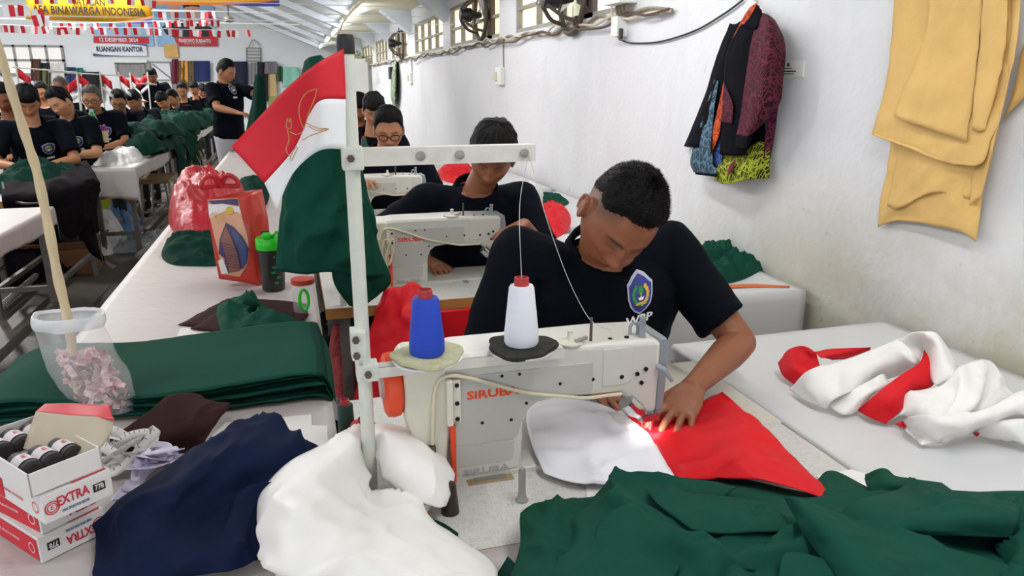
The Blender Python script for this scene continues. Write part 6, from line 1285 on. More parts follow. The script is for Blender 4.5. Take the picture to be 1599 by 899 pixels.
for k, (p0, p1) in enumerate((((0, 480), (130, 365)), ((185, 333), (300, 240)), ((215, 400), (330, 290)))):
    a = on(*p0, 2, .05); b = on(*p1, 2, .05); meta(MB().tube([a, b], .022, 8).build('floor_pipe', m_metal), ['pale pipe along the floor at the left picture edge', 'pale pipe along the floor under the left row table', 'pale pipe on the floor beside the stool legs'][k], 'pipe')
# thread stands of the left row with small flags
def mini_stand(px, pyb, pyt, y, label, flag=True, side=1):
    b = PY(px, pyb, y); b[2] = 0; t = PY(px-2*side, pyt, y); r = empty('flag_stand', b, label, 'flag stand', 'small flags on white stands in the left rows')
    MB().tube([b, t], .008, 8).build('pole', m_stand, r)
    a = t; d = .10*side; w_ = .02
    G = np.array([[a+np.array([d*i/5, .02*math.sin(i*1.2), -.01-.018*i-j*.045]) for j in range(4)] for i in range(6)])
    grid_obj('red_band', G[:, :3], m_red, r, .001); G2 = G[:, 1:].copy(); G2[..., 2] -= .045; grid_obj('white_band', G2[:, 1:], m_fwhite, r, .001)
for k, (px, pb, pt, y, sd) in enumerate(((122, 165, 112, 8.2, 1), (158, 155, 112, 9.0, 1), (187, 140, 112, 9.6, 1), (205, 140, 113, 10.2, 1), (228, 150, 112, 10.8, -1), (27, 160, 103, 8.0, 1), (118, 165, 118, 8.6, -1))):
    mini_stand(px, pb, pt, y, 'small red and white flag on a white stand, %s' % ['between grey haired man and window', 'behind the smiling man with glasses', 'left of the grey curtained window', 'below the grey curtained window', 'before the farther standing man', 'left end beside the stick', 'beside the hanging blue cloth'][k], side=sd)
for (a, b, t) in (((75, 112), (190, 118), 'near'), ((20, 105), (120, 113), 'left'), ((212, 130), (245, 132), 'right')): meta(MB().tube([PY(*a, 9), PY(*b, 9)], .008, 6).build('stand_rail', m_stand), 'white horizontal stand rail over the left row, %s one' % t, 'rail')
# standing man's cloth
meta(sheet('green_cloth', [[('y', 398, 118, 7.75), ('y', 404, 116, 7.7), ('y', 412, 120, 7.75)], [('y', 395, 150, 7.75), ('y', 402, 150, 7.68), ('y', 415, 150, 7.75)], [('y', 388, 185, 7.75), ('y', 400, 188, 7.66), ('y', 416, 182, 7.75)], [('y', 380, 225, 7.75), ('y', 395, 232, 7.66), ('y', 410, 225, 7.75)]], m_green2, res=8, wr=((.02, 8, 1.5, 3),)), 'dark green cloth held up by the standing man', 'cloth')
tb_ = table('far_table', -.63, .6, 9.8, 11.5, 'far cluttered table behind the flag', cov=m_cover, seed=26)
wheap('cloth_pile', -.6, .3, 9.9, 11, .25, mat('khaki_cloth', '#a39a80', .8, var=.2, vscale=6), 'khaki cloth pile on the far table behind the standing man', seed=51)
# ================================================================== THINGS ON THE RIGHT WALL
def batik(name, base, line, scale, thr=.06):
    m = mat(name, base, .8, spec=.2); N = NT(m); tc = N.new('TexCoord'); v = N.new('TexVoronoi'); v.feature = 'DISTANCE_TO_EDGE'; v.inputs['Scale'].default_value = scale
    ns = N.new('TexNoise'); ns.inputs['Scale'].default_value = scale*.6; ns.inputs['Detail'].default_value = 2; N.ln(tc.outputs['Object'], ns.inputs['Vector'])
    ad = N.new('VectorMath', operation='MULTIPLY_ADD'); ad.inputs[1].default_value = (.06,)*3; N.ln(ns.outputs['Color'], ad.inputs[0]); N.ln(tc.outputs['Object'], ad.inputs[2]); N.ln(ad.outputs[0], v.inputs['Vector'])
    w = N.new('TexWave', wave_type='RINGS'); w.inputs['Scale'].default_value = scale*1.1; w.inputs['Distortion'].default_value = 6; w.inputs['Detail'].default_value = 2; N.ln(tc.outputs['Object'], w.inputs['Vector'])
    r = N.new('MapRange'); r.inputs[1].default_value = thr*1.6; r.inputs[2].default_value = thr*.6; N.ln(v.outputs['Distance'], r.inputs[0])
    r2 = N.new('MapRange'); r2.inputs[1].default_value = .72; r2.inputs[2].default_value = .9; N.ln(w.outputs['Fac'], r2.inputs[0])
    mx_ = N.new('Math', operation='MAXIMUM'); N.ln(r.outputs[0], mx_.inputs[0]); N.ln(r2.outputs[0], mx_.inputs[1])
    mx = N.new('Mix', data_type='RGBA'); N.ln(mx_.outputs[0], mx.inputs[0]); mx.inputs[6].default_value = rgb(base); mx.inputs[7].default_value = rgb(line); N.ln(mx.outputs[2], N.b.inputs['Base Color']); return m
m_mar = batik('maroon_batik', '#2a1018', '#66243a', 30); m_blueb = batik('blue_batik', '#141c28', '#5d7d92', 30); m_blue2 = batik('royal_batik', '#10182c', '#3e64a8', 30); m_limeb = batik('lime_batik', '#2a2a12', '#a3ab30', 34, .08); m_orl = batik('orange_lining', '#6b2416', '#d0562c', 40, .08); m_blk = mat('black_shirt', '#0e0e15', .9, var=.1, weave=.1, spec=.08); m_mar2 = mat('maroon_patch', '#6d1a24', .8)
jk = empty('hanging_shirts', PX(1150, 150, WX-.03), 'black and maroon batik shirts bunched on a hanger on the white wall', 'shirts')
def J(x, y, d): return ('x', 1000+x*420/1259., y*300/899., WX-d)
def jsh(nm, ctrl, m, wr=((.008, 10, 1.57, 3), (.004, 22, 1.5, 5)), res=9): return sheet(nm, [[J(*c) for c in row] for row in ctrl], m, jk, res=res, thick=.0015, wr=wr)
jsh('back_shirt', [[(420, 110, .02), (450, 110, .04), (520, 60, .03)], [(360, 260, .02), (400, 260, .05), (540, 260, .03)], [(300, 450, .02), (340, 450, .06), (560, 450, .03)], [(205, 685, .02), (260, 690, .08), (600, 700, .03)]], m_blk)
jsh('blue_shirt', [[(350, 370, .05), (365, 380, .065)], [(310, 500, .06), (345, 520, .08)], [(260, 640, .07), (330, 660, .09)], [(235, 750, .07), (330, 740, .09)], [(248, 805, .06), (360, 815, .09)]], m_blueb, ((.012, 16, 1.57, 3),))
jsh('dark_tail', [[(250, 800, .06), (360, 810, .09)], [(255, 815, .06), (355, 828, .085)]], m_blk)
jsh('blue_shirt', [[(350, 600, .06), (385, 600, .075)], [(340, 700, .06), (385, 700, .08)], [(340, 780, .06), (375, 790, .08)]], m_blue2)
jsh('lime_shirt', [[(385, 715, .06), (480, 700, .06), (560, 660, .05), (605, 690, .03)], [(365, 780, .08), (480, 780, .075), (550, 760, .06), (605, 770, .03)], [(345, 840, .07), (400, 862, .08), (490, 842, .07), (604, 832, .03)]], m_limeb, ((.01, 14, 1.57, 3),))
jsh('lime_patch', [[(415, 770, .095), (445, 745, .095)], [(405, 830, .095), (425, 800, .095)]], m_mar2, ())
jsh('orange_lining', [[(540, 14, .035), (560, 30, .04)], [(500, 50, .06), (520, 75, .06)], [(445, 150, .07), (465, 150, .075)], [(425, 190, .07), (440, 185, .075)]], m_orl, ())
jsh('orange_lining', [[(405, 290, .07), (418, 290, .075)], [(380, 430, .08), (395, 430, .085)], [(350, 560, .085), (378, 560, .09)], [(330, 650, .08), (365, 640, .088)], [(322, 730, .07), (330, 720, .075)]], m_orl, ())
jsh('black_front', [[(470, 115, .09), (510, 110, .095), (550, 100, .09)], [(405, 240, .085), (450, 240, .10), (520, 230, .095)], [(390, 400, .085), (440, 400, .10), (495, 400, .095)], [(378, 560, .085), (420, 560, .10), (470, 560, .095)], [(370, 722, .08), (420, 728, .09), (500, 728, .085)]], m_blk, ((.004, 10, 1.57, 3),))
jsh('maroon_panel', [[(392, 390, .102), (405, 420, .108)], [(385, 480, .102), (432, 490, .112)], [(375, 570, .10), (428, 580, .108)]], m_mar, ())
jsh('maroon_body', [[(600, 560, .045), (650, 450, .02)], [(585, 640, .05), (630, 620, .02)], [(580, 740, .05), (608, 745, .02)]], m_mar)
jsh('maroon_sleeve', [[(556, 55, .04), (600, 70, .06), (630, 95, .03)], [(535, 130, .09), (610, 120, .11), (668, 170, .04)], [(512, 240, .10), (600, 240, .13), (680, 250, .05)], [(490, 380, .10), (580, 380, .135), (668, 370, .05)], [(470, 520, .10), (560, 520, .13), (648, 490, .06)], [(450, 632, .10), (500, 640, .12), (535, 615, .08)]], m_mar, ((.006, 8, 1.5, 3), (.003, 20, 1.4, 5)))
jsh('cuff', [[(450, 630, .105), (500, 640, .125), (530, 618, .09)], [(442, 690, .10), (495, 692, .12), (525, 650, .085)]], m_blk, ())
jsh('collar', [[(545, 22, .05), (570, 50, .05)], [(500, 95, .10), (548, 115, .10)], [(470, 122, .10), (535, 140, .10)]], m_blk, ())
MB().tube(crom([PX(1180, 22, WX-.04), PX(1181, 8, WX-.03), PX(1183, 2, WX-.01), PX(1179, 1, WX-.0)], 5), .0022, 6).build('hanger_hook', m_metal, jk)
# kraft paper patterns
m_kraft = mat('kraft_paper', '#d8b06a', .75, var=.09, vscale=9, bump=.25, bscale=30)
kp = empty('kraft_pattern_papers', PX(1480, 150, WX-.02), 'sheaf of tan kraft paper patterns pinned to the white wall', 'papers')
def K(x, y, d): return ('x', 1300+x*299/672., y*400/899., WX-d)
def ksh(ctrl, seed=1, rag=.002): return sheet('kraft_sheet', [[K(*c) for c in row] for row in ctrl], m_kraft, kp, res=8, thick=.0012, wr=((.006, 12, .4, seed), (.004, -7, 0, seed)), rag=rag, seed=seed)
ksh([[(215, 420, .012), (350, 440, .015), (480, 440, .015), (590, 420, .012)], [(190, 600, .016), (310, 600, .03), (430, 600, .03), (550, 590, .02)], [(163, 715, .016), (290, 715, .03), (420, 715, .03), (525, 690, .02)], [(160, 796, .014), (235, 775, .02), (430, 806, .03), (505, 852, .022)]], 2)
ksh([[(240, 470, .022), (340, 480, .03), (450, 480, .034), (570, 450, .03)], [(215, 600, .024), (310, 600, .038), (420, 590, .04), (535, 580, .03)], [(192, 722, .026), (235, 730, .036), (345, 678, .04), (480, 700, .03)]], 3)
ksh([[(218, -60, .02), (360, -60, .02), (500, -60, .02), (650, -60, .015)], [(208, 120, .022), (340, 120, .025), (480, 120, .03), (640, 120, .03)], [(185, 300, .03), (330, 310, .035), (470, 320, .04), (618, 270, .04)], [(140, 458, .05), (260, 500, .05), (400, 540, .055), (590, 420, .05)], [(150, 470, .05), (300, 520, .05), (500, 582, .055), (560, 480, .05)]], 4)
ksh([[(350, -60, .03), (440, -60, .035), (528, -60, .03)], [(320, 120, .035), (420, 130, .042), (516, 120, .036)], [(265, 280, .045), (390, 310, .05), (497, 320, .045)], [(210, 408, .062), (330, 450, .065), (470, 500, .06), ][0:3]], 5)
ksh([[(528, -60, .036), (570, -60, .04), (618, -60, .036)], [(518, 150, .04), (560, 150, .048), (605, 170, .042)], [(500, 310, .05), (545, 320, .056), (580, 300, .05)], [(490, 455, .058), (512, 462, .062), (535, 455, .056)]], 6)
ksh([[(622, -60, .02), (662, -60, .03)], [(620, 150, .03), (645, 160, .045)], [(590, 380, .035), (615, 300, .05)], [(500, 560, .035), (560, 530, .05)], [(478, 725, .03), (520, 690, .04)]], 7)
ksh([[(668, 150, .02), (760, 60, .03)], [(630, 330, .02), (740, 250, .03)], [(600, 412, .02), (690, 320, .025)]], 8)
MB().tube([PX(1500, -12, WX), PX(1500, -12, WX-.05)], .004, 8).build('nail', m_metal, kp)
# small sign plate (its lines are too small to read)
sgn = empty('wall_sign', PX(1237, 105, WX), 'small white plate with tiny black lines beside the hanging shirts', 'sign')
def wrect(nm, px0, py0, px1, py1, d, m, par): pyd(nm, [PX(px0, py0, WX-d), PX(px1, py0, WX-d), PX(px1, py1, WX-d), PX(px0, py1, WX-d)], [(3, 2, 1, 0)], m, par)
a, b = PX(1216, 96, WX), PX(1255, 120, WX); MB().box(((WX-.003), (a[1]+b[1])/2, (a[2]+b[2])/2), (.006, abs(a[1]-b[1]), abs(a[2]-b[2]))).build('plate', m_white, sgn)
for (x0, y0, x1, y1) in ((1229, 98.5, 1233, 104), (1225, 106, 1237, 107.6), (1222, 110.3, 1243, 112.3), (1223, 114.5, 1240, 116)): wrect('print_line', x0, y0, x1, y1, .0066, m_dgrey, sgn)
# wiring along the sills
rg = np.random.default_rng(5)
m_wire = mat('dusty_wire', '#8d8471', .7, var=.2, vscale=30)
for k in range(3):
    ys = np.arange(3.2, 20, .22); pts = [(WX-.012-.012*k-.01*rg.random(), y, SILL-.025-.012*k+.016*rg.normal()) for y in ys]
    meta(MB().tube(crom(pts, 3), .007+.002*(k == 0), 6).build('wall_cable', [m_wire, m_cable, m_rust][k], smooth=True), ['dusty thick cable sagging along the window sills', 'cream cable running below the window sills', 'brown thin cable running below the window sills'][k], 'cable')
def socket(px, py, top, label, w=.07, h=.10):
    c = PX(px, py, WX); r = empty('wall_socket', c, label, 'socket'); MB().box((WX-.02, c[1], c[2]), (.04, w, h), bev=.006).build('socket_box', m_white, r); MB().box((WX-.045, c[1]+w*.3, c[2]), (.02, w*.4, h*.5), bev=.004).build('plug', m_cable, r)
    MB().tube([(WX-.006, c[1]-w*.4, c[2]+h*.4), (WX-.006, c[1]-w*.4, SILL-.03)], .006, 6).build('cable', m_wire, r)
socket(784, 119, 60, 'white wall socket under the second window from the camera', .16, .14); socket(643, 122, 90, 'small white wall socket between far windows', .2, .16)
pb = PX(975, 42, WX); r = empty('power_adapter', pb, 'grey adapter box with black plug hanging below the nearest window', 'adapter'); MB().box((WX-.03, pb[1], pb[2]), (.06, .08, .10), bev=.005).build('adapter_body', m_white, r); MB().tube([PX(970, 45, WX-.04), PX(969, 62, WX-.045)], .012, 8).build('plug', m_black, r)
pb = PX(982, -2, WX); r = empty('switch_box', pb, 'cream switch box at the top edge above the adapter', 'box'); MB().box((WX-.05, pb[1], pb[2]+.02), (.10, .20, .10), bev=.006).build('box_body', m_white, r)
for k in range(4): MB().tube([(WX-.04, pb[1]-.06+.04*k, pb[2]-.03), (WX-.03, pb[1]-.05+.04*k, pb[2]-.075)], .008, 6).build('gland', m_wire, r)
meta(MB().tube(crom([PX(969, 62, WX-.03), PX(985, 67, WX-.01), PX(1030, 65, WX-.01), PX(1085, 48, WX-.01), PX(1130, 22, WX-.01), PX(1160, 0, WX-.01)], 8), .004, 6).build('black_cable', m_black, smooth=True), 'thin black cable swinging up from the adapter to the shirt hanger', 'cable')
meta(MB().tube(crom([PX(953, -10, WX-.03), PX(956, 20, WX-.03), PX(958, 45, WX-.04), PX(968, 62, WX-.03)], 8), .006, 6).build('cream_cable', m_cable, smooth=True), 'cream cable dropping beside the adapter', 'cable')
def fan(px, py, R, label, board=True):
    c = PX(px, py, WX-.02); r = empty('exhaust_fan', c, label, 'fan', 'exhaust fans in the right wall windows'); y, z = c[1], c[2]
    if board: MB().box((WX+.02, y-R*.9, z), (.03, R*.75, .44)).build('mounting_board', m_rust, r)
    MB().tube([(WX-.03, y+R*math.cos(t), z+R*math.sin(t)) for t in np.linspace(0, 2*PI, 28)], .018, 8, caps=False).build('ring', m_rust, r, smooth=True)
    for k in range(4):
        t = PI/4+k*PI/2; MB().tube(crom([(WX-.03, y+R*math.cos(t), z+R*math.sin(t)), (WX-.12, y+R*.8*math.cos(t), z+R*.8*math.sin(t)), (WX-.20, y+R*.3*math.cos(t), z+R*.3*math.sin(t))], 5), .013, 6).build('bracket_arm', m_rust, r, smooth=True)
        b = MB(); t2 = k*PI/2; u = np.array([0, math.cos(t2), math.sin(t2)]); v = np.array([.3, -math.sin(t2), math.cos(t2)]); o = np.array([WX-.02, y, z]); b.add([o+u*.04-v*.03, o+u*R*.9-v*.07, o+u*R*.9+v*.07, o+u*.04+v*.03], [(0, 1, 2, 3)]); b.build('blade', m_metal, r)
    MB().lathe([(.02, -.22), (.05, -.215), (.06, -.20), (.06, -.12), (.04, -.10), (.02, -.02)], (WX, y, z), 20, axis='x').build('motor', m_black, r, smooth=True)
fan(752, 24, .20, 'dark exhaust fan in the second window from the camera'); fan(895, -2, .20, 'dark exhaust fan cut off by the top edge in the nearest window'); fan(627, 68, .24, 'pale exhaust fan in the fourth window, above the patterned cloth', False)
m_leaf = batik('leaf_print', '#2d4a38', '#a9b49a', 9, .1)
meta(sheet('patterned_cloth', [[('x', 615, 94, WX-.03), ('x', 618, 94, WX-.05), ('x', 620, 96, WX-.03)], [('x', 611, 118, WX-.03), ('x', 616, 118, WX-.10), ('x', 620, 118, WX-.03)], [('x', 610, 145, WX-.03), ('x', 616, 145, WX-.10), ('x', 620, 143, WX-.03)], [('x', 613, 165, WX-.03), ('x', 616, 166, WX-.08), ('x', 620, 164, WX-.03)]], m_leaf, res=7, wr=((.02, 5, 1.57, 3),)), 'green and white leaf patterned cloth hanging on the far right wall', 'cloth')
c = PX(610.5, 114, WX-.03); meta(MB().box(c, (.06, .22, .2), bev=.01).build('black_box', m_black), 'small black box hanging beside the leaf patterned cloth', 'box')
# far cabinet door on the right wall
dr = empty('door_1', PX(567, 150, WX)); S(dr); a = PX(552, 112, WX); b = PX(580, 112, WX)
MB().box((WX-.02, (a[1]+b[1])/2, .95), (.04, abs(a[1]-b[1]), 1.9)).build('door_leaf', m_white, dr); MB().box((WX-.03, b[1], .95), (.08, .12, 1.95)).build('door_frame', m_frame, dr); MB().box((WX-.05, (a[1]+b[1])/2, 1.88), (.1, abs(a[1]-b[1]), .06)).build('door_head', m_frame, dr)
wheap('green_cloth', WX-.5, WX-.06, b[1]+.3, a[1]-.4, .2, m_leaf, 'green leafy cloth heaped on top of the far white cabinet', z=1.93, seed=61)
MB().box((WX-.28, (a[1]+b[1])/2, .96), (.5, abs(a[1]-b[1])-.3, 1.92)).build('cabinet', m_white); meta(COL.objects[-1], 'white cabinet against the far right wall', 'cabinet')
# ================================================================== FAR WALL
def frect(px0, py0, px1, py1, y): return PY(px0, py0, y), PY(px1, py1, y)
def fpanel(name, px0, py0, px1, py1, y, m, label=None, cat=None, parent=None, t=.03, sag=0.):
    a, b = frect(px0, py0, px1, py1, y); o = MB().box(((a[0]+b[0])/2, y, (a[2]+b[2])/2), (abs(b[0]-a[0]), t, abs(a[2]-b[2]))).build(name, m, parent)
    if label: meta(o, label, cat)
    return o
def fpoly(nm, pts, y, m, par): 
    v = [PY(a, b, y) for a, b in pts]; pyd(nm, v, [tuple(range(len(v)))[::-1]], m, par)
FW = FY-.04
m_yel = mat('banner_yellow', '#e2a91f', .6, var=.03); m_pur = mat('banner_purple', '#3a3f8c', .6); m_orb = mat('banner_orange', '#e0762a', .6); m_sky = mat('poster_blue', '#7fb2dd', .6, col2='#b4d2ec', vscale=1.2); m_pred = mat('poster_red', '#c4232f', .6); m_pskin = mat('poster_skin', '#d8ad97', .7); m_pdark = mat('poster_dark', '#2c3038', .7); m_pwh = mat('poster_white', '#e4e7ee', .7); m_tx = mat('banner_text', '#1a120a', .6); m_tnavy = mat('sign_text_navy', '#27264a', .6)
# yellow banner
yb_ = 11.
bn = empty('banner', PY(140, 0, yb_), 'yellow banner with black capital letters strung across the hall', 'banner')
G = np.array([[PY(px, py, yb_+.04*math.sin(px*.05)) for py in (-60, -30, 0, bot)] for px, bot in zip(np.linspace(40, 238, 12), 30+np.array([0, 1, 1.5, 2, 2.5, 3, 3.5, 4, 4.6, 5.4, 6.2, 7]))]); grid_obj('banner_cloth', np.stack([crom(G[:, j], 3) for j in range(4)], 1), m_yel, bn, .004)
fpoly('banner_swoosh', [(150, 34.8), (190, 33.5), (220, 29), (238, 24.5), (238, 29), (200, 35.2)], yb_-.07, m_orb, bn); fpoly('banner_swoosh', [(185, 36), (215, 33), (238, 28.5), (238, 37.5), (205, 36.8)], yb_-.08, m_pur, bn)
a, b = PY(51, 15, yb_-.07), PY(226, 20, yb_-.07); text('AFA BINAWARGA INDONESIA', .13, m_tx, bn, (a+b)/2, b-a, (0, 0, 1), width=b[0]-a[0], depth=.002, bold=.003)
a, b = PY(112, 3, yb_-.07), PY(164, 4.5, yb_-.07); text('YAYASAN', .12, m_tx, bn, (a+b)/2, b-a, (0, 0, 1), width=b[0]-a[0], depth=.002, bold=.002)
b2 = empty('banner', PY(340, 0, 12.), 'second yellow banner with purple edge, cut off by the top of the picture', 'banner')
fpoly('banner_cloth', [(236, -6), (430, -6), (432, 2), (330, 6), (236, 3)], 12., m_yel, b2); fpoly('banner_swoosh', [(236, 2), (330, 5), (432, 0), (433, 3.5), (330, 8.5), (236, 6.5)], 11.97, m_orb, b2); fpoly('banner_swoosh', [(350, 8), (400, 5), (436, 0), (437, 10), (400, 10)], 11.95, m_pur, b2)
# portrait poster: a plain saluting figure in suit and black cap
po = empty('poster', PY(290, 40, FW), 'blue and red portrait poster of a saluting man on the far wall', 'poster')
fpanel('poster_sheet', 238, 5, 340, 73, FW, m_sky, parent=po, t=.02)
E3 = lambda x, y: (230+x*120/1348., y*80/899.)
def pl(nm, pts, d, m): fpoly(nm, [E3(*p) for p in pts], FW-.012-d, m, po)
pl('poster_suit', [(250, 480), (420, 360), (620, 350), (700, 420), (850, 430), (960, 380), (1100, 470), (1215, 560), (1225, 660), (480, 660), (330, 600)], .002, m_pdark); pl('poster_band', [(470, 650), (1230, 640), (1240, 815), (560, 810), (500, 740)], .006, m_pred)
pl('poster_face', [(650, 110), (900, 100), (915, 230), (880, 350), (780, 420), (690, 360), (640, 230)], .006, m_pskin); pl('poster_cap', [(615, 60), (910, 55), (920, 125), (760, 105), (630, 140)], .008, m_pdark); pl('poster_shirt', [(690, 380), (780, 430), (860, 380), (820, 560), (790, 600)], .006, m_pwh); pl('poster_hand', [(390, 60), (520, 55), (590, 180), (470, 320), (360, 260)], .006, m_pskin)
a, b = PY(*E3(550, 715), FW-.03), PY(*E3(1115, 725), FW-.03); text('PRABOWO SUBIANTO', .13, m_pwh, po, (a+b)/2, b-a, (0, 0, 1), width=b[0]-a[0], depth=.002, bold=.003)
fpoly('print_line', [E3(640, 762), E3(1015, 770), E3(1015, 776), E3(640, 768)], FW-.03, m_pwh, po)
p2_ = empty('poster', PY(190, 50, FW), 'pale blue printed sheet with red date strip on the far wall', 'poster'); fpanel('poster_sheet', 143, 36, 241, 72, FW+.005, m_sky, parent=p2_, t=.02); fpoly('date_strip', [(146, 56.5), (232.5, 57.5), (232.5, 68), (146, 67)], FW-.02, m_pred, p2_)
a, b = PY(155, 62, FW-.03), PY(215, 63, FW-.03); text('12 DESEMBER 2024', .13, m_pwh, p2_, (a+b)/2, b-a, (0, 0, 1), width=b[0]-a[0], depth=.002, bold=.003)
sg2 = empty('room_sign', PY(187, 77, FW), 'white room sign with bold dark letters under the red date strip', 'sign'); fpanel('sign_sheet', 145, 68, 230, 87.5, FW-.03, m_pwh, parent=sg2, t=.02); fpoly('sign_swoosh', [(145, 83), (160, 85.5), (200, 87.3), (145, 87.3)], FW-.045, m_pur, sg2); fpoly('sign_swoosh', [(190, 68), (229, 69), (229, 72), (215, 70)], FW-.045, m_pur, sg2)
a, b = PY(150, 77, FW-.05), PY(223, 77.5, FW-.05); text('RUANGAN KANTOR', .17, m_tnavy, sg2, (a+b)/2, b-a, (0, 0, 1), width=b[0]-a[0], depth=.002, bold=.006)
fpanel('cardboard_square', 255, 69, 279, 89.5, FW-.02, m_kraft, 'tan cardboard square under the portrait poster', 'cardboard')
# far windows and door
m_curt = glow('curtained_far_pane', '#b9c0da', .45, '#d5d9ea'); m_curt2 = mat('grey_curtain', '#8e8e90', .8, var=.15, vscale=3, stretch=(8, 1, 1))
def fwin(n, px0, py0, px1, py1, cols, rows, m):
    r = empty('window_%d' % n, PY((px0+px1)/2, py1, FW)); S(r); a, b = frect(px0, py0, px1, py1, FW); W_, H_ = b[0]-a[0], a[2]-b[2]; f_ = MB()
    for k in range(cols+1): f_.box((a[0]+W_*k/cols, FW-.03, (a[2]+b[2])/2), (.05, .06, H_+.05))
    for k in range(rows+1): f_.box(((a[0]+b[0])/2, FW-.03, b[2]+H_*k/rows), (W_+.05, .06, .05))
    f_.build('window_frame', m_frame, r)
    for i in range(cols):
        for j in range(rows): MB().box((a[0]+W_*(i+.5)/cols, FW-.005, b[2]+H_*(j+.5)/rows), (W_/cols, .02, H_/rows)).build('window_pane', m, r)
fwin(11, -30, 71, 103, 116, 5, 2, m_curt); fwin(12, 181, 98, 226, 117, 1, 1, m_curt2); fpanel('trim_60', 176, 93, 230, 98, FW-.06, m_white, t=.12); S(COL.objects[-1])
d2 = empty('door_2', PY(255, 150, FW)); S(d2); fpanel('door_leaf', 236, 98, 272, 160, FW-.02, m_pwh, parent=d2); 
for (x0, x1) in ((234, 236.5), (271.5, 274)): fpanel('door_frame', x0, 97, x1, 160, FW-.04, m_frame, parent=d2)
fpanel('door_head', 234, 96, 274, 98.5, FW-.04, m_frame, parent=d2); 
dg = PY(238, 100, FW-.05); de = PY(270, 125, FW-.05); MB().tube([dg, de], .02, 6).build('door_brace', m_frame, d2); fpanel('door_rail', 236, 124, 272, 126, FW-.05, m_frame, parent=d2)
d3 = empty('door_3', PY(425, 150, FW)); S(d3); fpanel('door_leaf', 416, 112, 434, 158, FW-.02, mat('tan_door', '#c9ad7c', .6), parent=d3); fpanel('door_edge', 431, 115, 434, 158, FW-.04, m_rust, parent=d3)
fpanel('low_cabinet', 418, 150, 450, 172, FW-.05, mat('olive_panel', '#8d9a5c', .7), 'olive green low cabinet below the tan door', 'cabinet')
# hanging clothes on the far side
def hang(px0, py0, px1, py1, y, m, label, cat='cloth', sd=1, taper=0):
    cols = 5; rows = 4; ctrl = []
    for j in range(rows):
        t = j/(rows-1); ctrl.append([('y', px0+(px1-px0)*i/(cols-1)+taper*(i-2)*(t-.3), py0+(py1-py0)*t, y+.03*math.sin(i*2.3+sd)) for i in range(cols)])
    return meta(sheet('hanging_cloth', ctrl, m, res=5, thick=.01, wr=((.02, 3, 1.57, sd),)), label, cat)
CL_ = [(268, 92, 278, 130, '#6e2338', 'maroon cloth hanging beside the far door'), (281, 95, 293, 128, '#e89a4c', 'orange cloth hanging in front of the olive shirt'), (278, 95, 303, 140, '#6b5a2e', 'olive brown shirt hanging on the far wall'), (298, 95, 328, 127, '#1f2f66', 'navy blue sheet hanging on the far wall'), (361, 96, 387, 138, '#171a36', 'dark navy sheet hanging behind the standing man'), (392, 98, 402, 132, '#8b8b90', 'grey shirt hanging behind the standing man'), (401, 97, 418, 158, '#17181c', 'long black dress hanging behind the raised hand'), (413, 96, 432, 115, '#77757b', 'grey cloth hanging over the tan door'), (434, 103, 441, 127, '#2c5a3a', 'narrow green cloth hanging by the teal sheet'), (442, 105, 468, 136, '#8fcfb9', 'pale teal sheet hanging near the far corner'),
  (49, 92, 64, 126, '#54382a', 'brown cloth hanging in the far left window'), (64, 98, 78, 135, '#1a1c2a', 'dark jacket hanging in the far left window'), (66, 106, 76, 150, '#6a6a35', 'olive cloth hanging below the dark jacket'), (80, 98, 100, 128, '#cfcfd2', 'white shirt hanging in the far left window'), (104, 105, 118, 142, '#24365e', 'blue cloth hanging right of the far left window'), (118, 106, 130, 113, '#1f7a6e', 'small teal cloth hanging right of the far left window'), (128, 112, 155, 150, '#16171d', 'black jacket hanging between window and sign'), (150, 125, 162, 155, '#4a3a34', 'brown trousers hanging beside the black jacket')]
for k, (x0, y0, x1, y1, cc, lb) in enumerate(CL_): hang(x0, y0, x1, y1, FW-.09, mat('cloth_'+cc[1:], cc, .8, var=.1), lb, sd=k+1, taper=.4)
# wall rack and ceiling fan, wires
rk = empty('wire_rack', PY(396, 85, FW), 'white wire rack hanging high on the far wall', 'rack')
for px in (385, 407): MB().tube([PY(px, 74, FW+.02), PY(px, 97, FW+.02)], .02, 6).build('rail', m_metal, rk)
for py in (75, 80, 85, 90, 95): MB().tube([PY(385, py, FW-.05), PY(407, py, FW-.05)], .014, 6).build('rung', m_metal, rk)
MB().tube(crom([PY(388, 74, FW-.05), PY(396, 62, FW-.05), PY(406, 71, FW-.05)], 6), .014, 6).build('cord', m_wire, rk)
fc = PY(357, 28, 15); cf = empty('ceiling_fan', fc, 'small dark ceiling fan hanging below the sloping roof', 'fan'); MB().tube([fc, fc+np.array([0, 0, .9])], .015, 6).build('rod', m_black, cf); MB().lathe([(.03, -.08), (.09, -.06), (.09, 0), (.03, .04)], fc, 16).build('hub', m_metal, cf, smooth=True)
for k in range(3): t = k*2*PI/3+.1; d = np.array([math.cos(t), math.sin(t), 0]); e = np.array([-d[1], d[0], 0])*.06; mb = MB(); q = fc-np.array([0, 0, .03]); mb.add([q+d*.08-e*.5, q+d*.6-e, q+d*.6+e, q+d*.08+e*.5], [(0, 1, 2, 3)]); mb.build('blade', m_metal, cf)
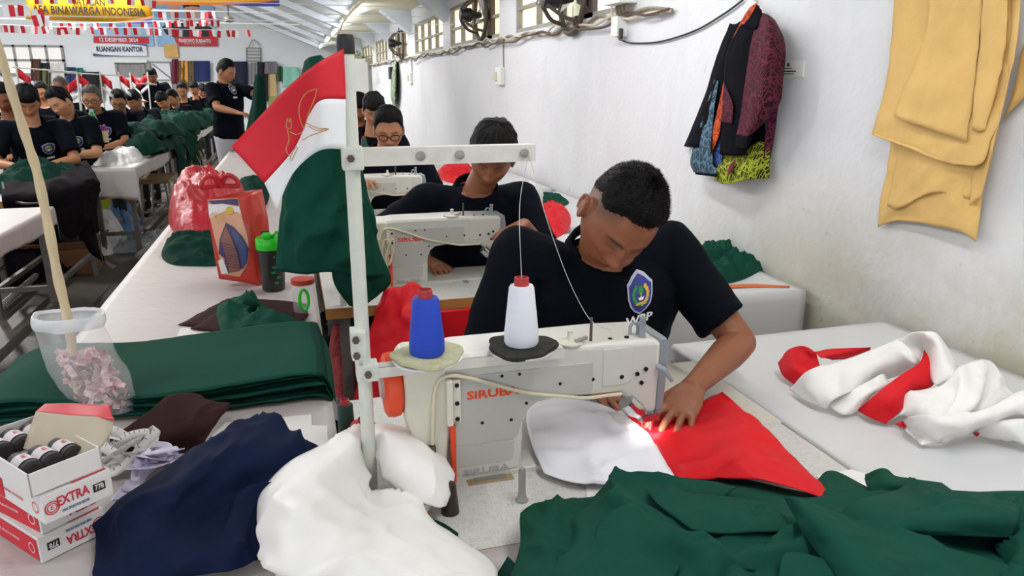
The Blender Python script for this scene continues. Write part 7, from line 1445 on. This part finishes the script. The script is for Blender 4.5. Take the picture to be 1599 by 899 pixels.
# bunting: strings of small paper flags
fm = bpy.data.meshes.new('paper_flag'); fm.from_pydata([(0, 0, 0), (.06, .008, 0), (.06, .012, -.12), (0, 0, -.12), (.12, 0, 0), (.12, 0, -.12)], [], [(0, 3, 2, 1), (1, 2, 5, 4)]); fm.materials.append(m_red); fm.materials.append(m_fwhite); fm.polygons[1].material_index = 1
fm2 = fm.copy(); fm2.polygons[0].material_index = 1; fm2.polygons[1].material_index = 0
def bunting(pts, y, n, label, s=1., sw=0):
    P_ = crom([PY(a, b, y) for a, b in pts], 12); r = empty('bunting', P_[0], label, 'bunting'); MB().tube(list(P_)+[np.array([WX, y, P_[-1][2]-.0])], .004, 5).build('string', m_fwhite, r)
    for k in range(n):
        t = (k+.5)/n*(len(P_)-1); i = int(t); p = P_[i]+(P_[min(i+1, len(P_)-1)]-P_[i])*(t-i)
        o = bpy.data.objects.new('paper_flag', fm2 if (k*7+sw) % 5 < 2 else fm); COL.objects.link(o); o.parent = r; o.matrix_parent_inverse = pmat(r).inverted(); o.location = p+np.array([.02*math.sin(k*3.1), 0, -.003]); o.rotation_euler = (.15*math.sin(k*1.7), .12*math.sin(k*2.9), .5*math.sin(k*1.3)); o.scale = (s,)*3
bunting([(-10, 38), (90, 42), (200, 43), (300, 46), (385, 47)], 9.5, 24, 'lower string of small red and white paper flags', .62)
bunting([(-10, 8), (30, 7), (60, 22), (42, 24)], 8., 5, 'string of paper flags at the upper left corner', .8, 1)
bunting([(40, -6), (90, -7), (150, -6), (210, -4), (236, 0)], 9., 8, 'top string of paper flags over the yellow banner', .62, 2)
bunting([(60, 34), (140, 36), (240, 33), (300, 31), (340, 31)], 10.2, 17, 'middle string of paper flags before the blue posters', .6, 3)
bunting([(236, 17), (270, 18), (310, 18), (330, 18)], 10., 5, 'short string of paper flags across the portrait poster', .75, 4)
meta(MB().tube(crom([PY(572, -5, 7.5), PY(552, 15, 8.5), PY(536, 35, 9.5), PY(526, 58, 11)], 6), .014, 6).build('bamboo_pole', m_stick, smooth=True), 'thin bamboo pole hanging beside the fluorescent tubes', 'pole')
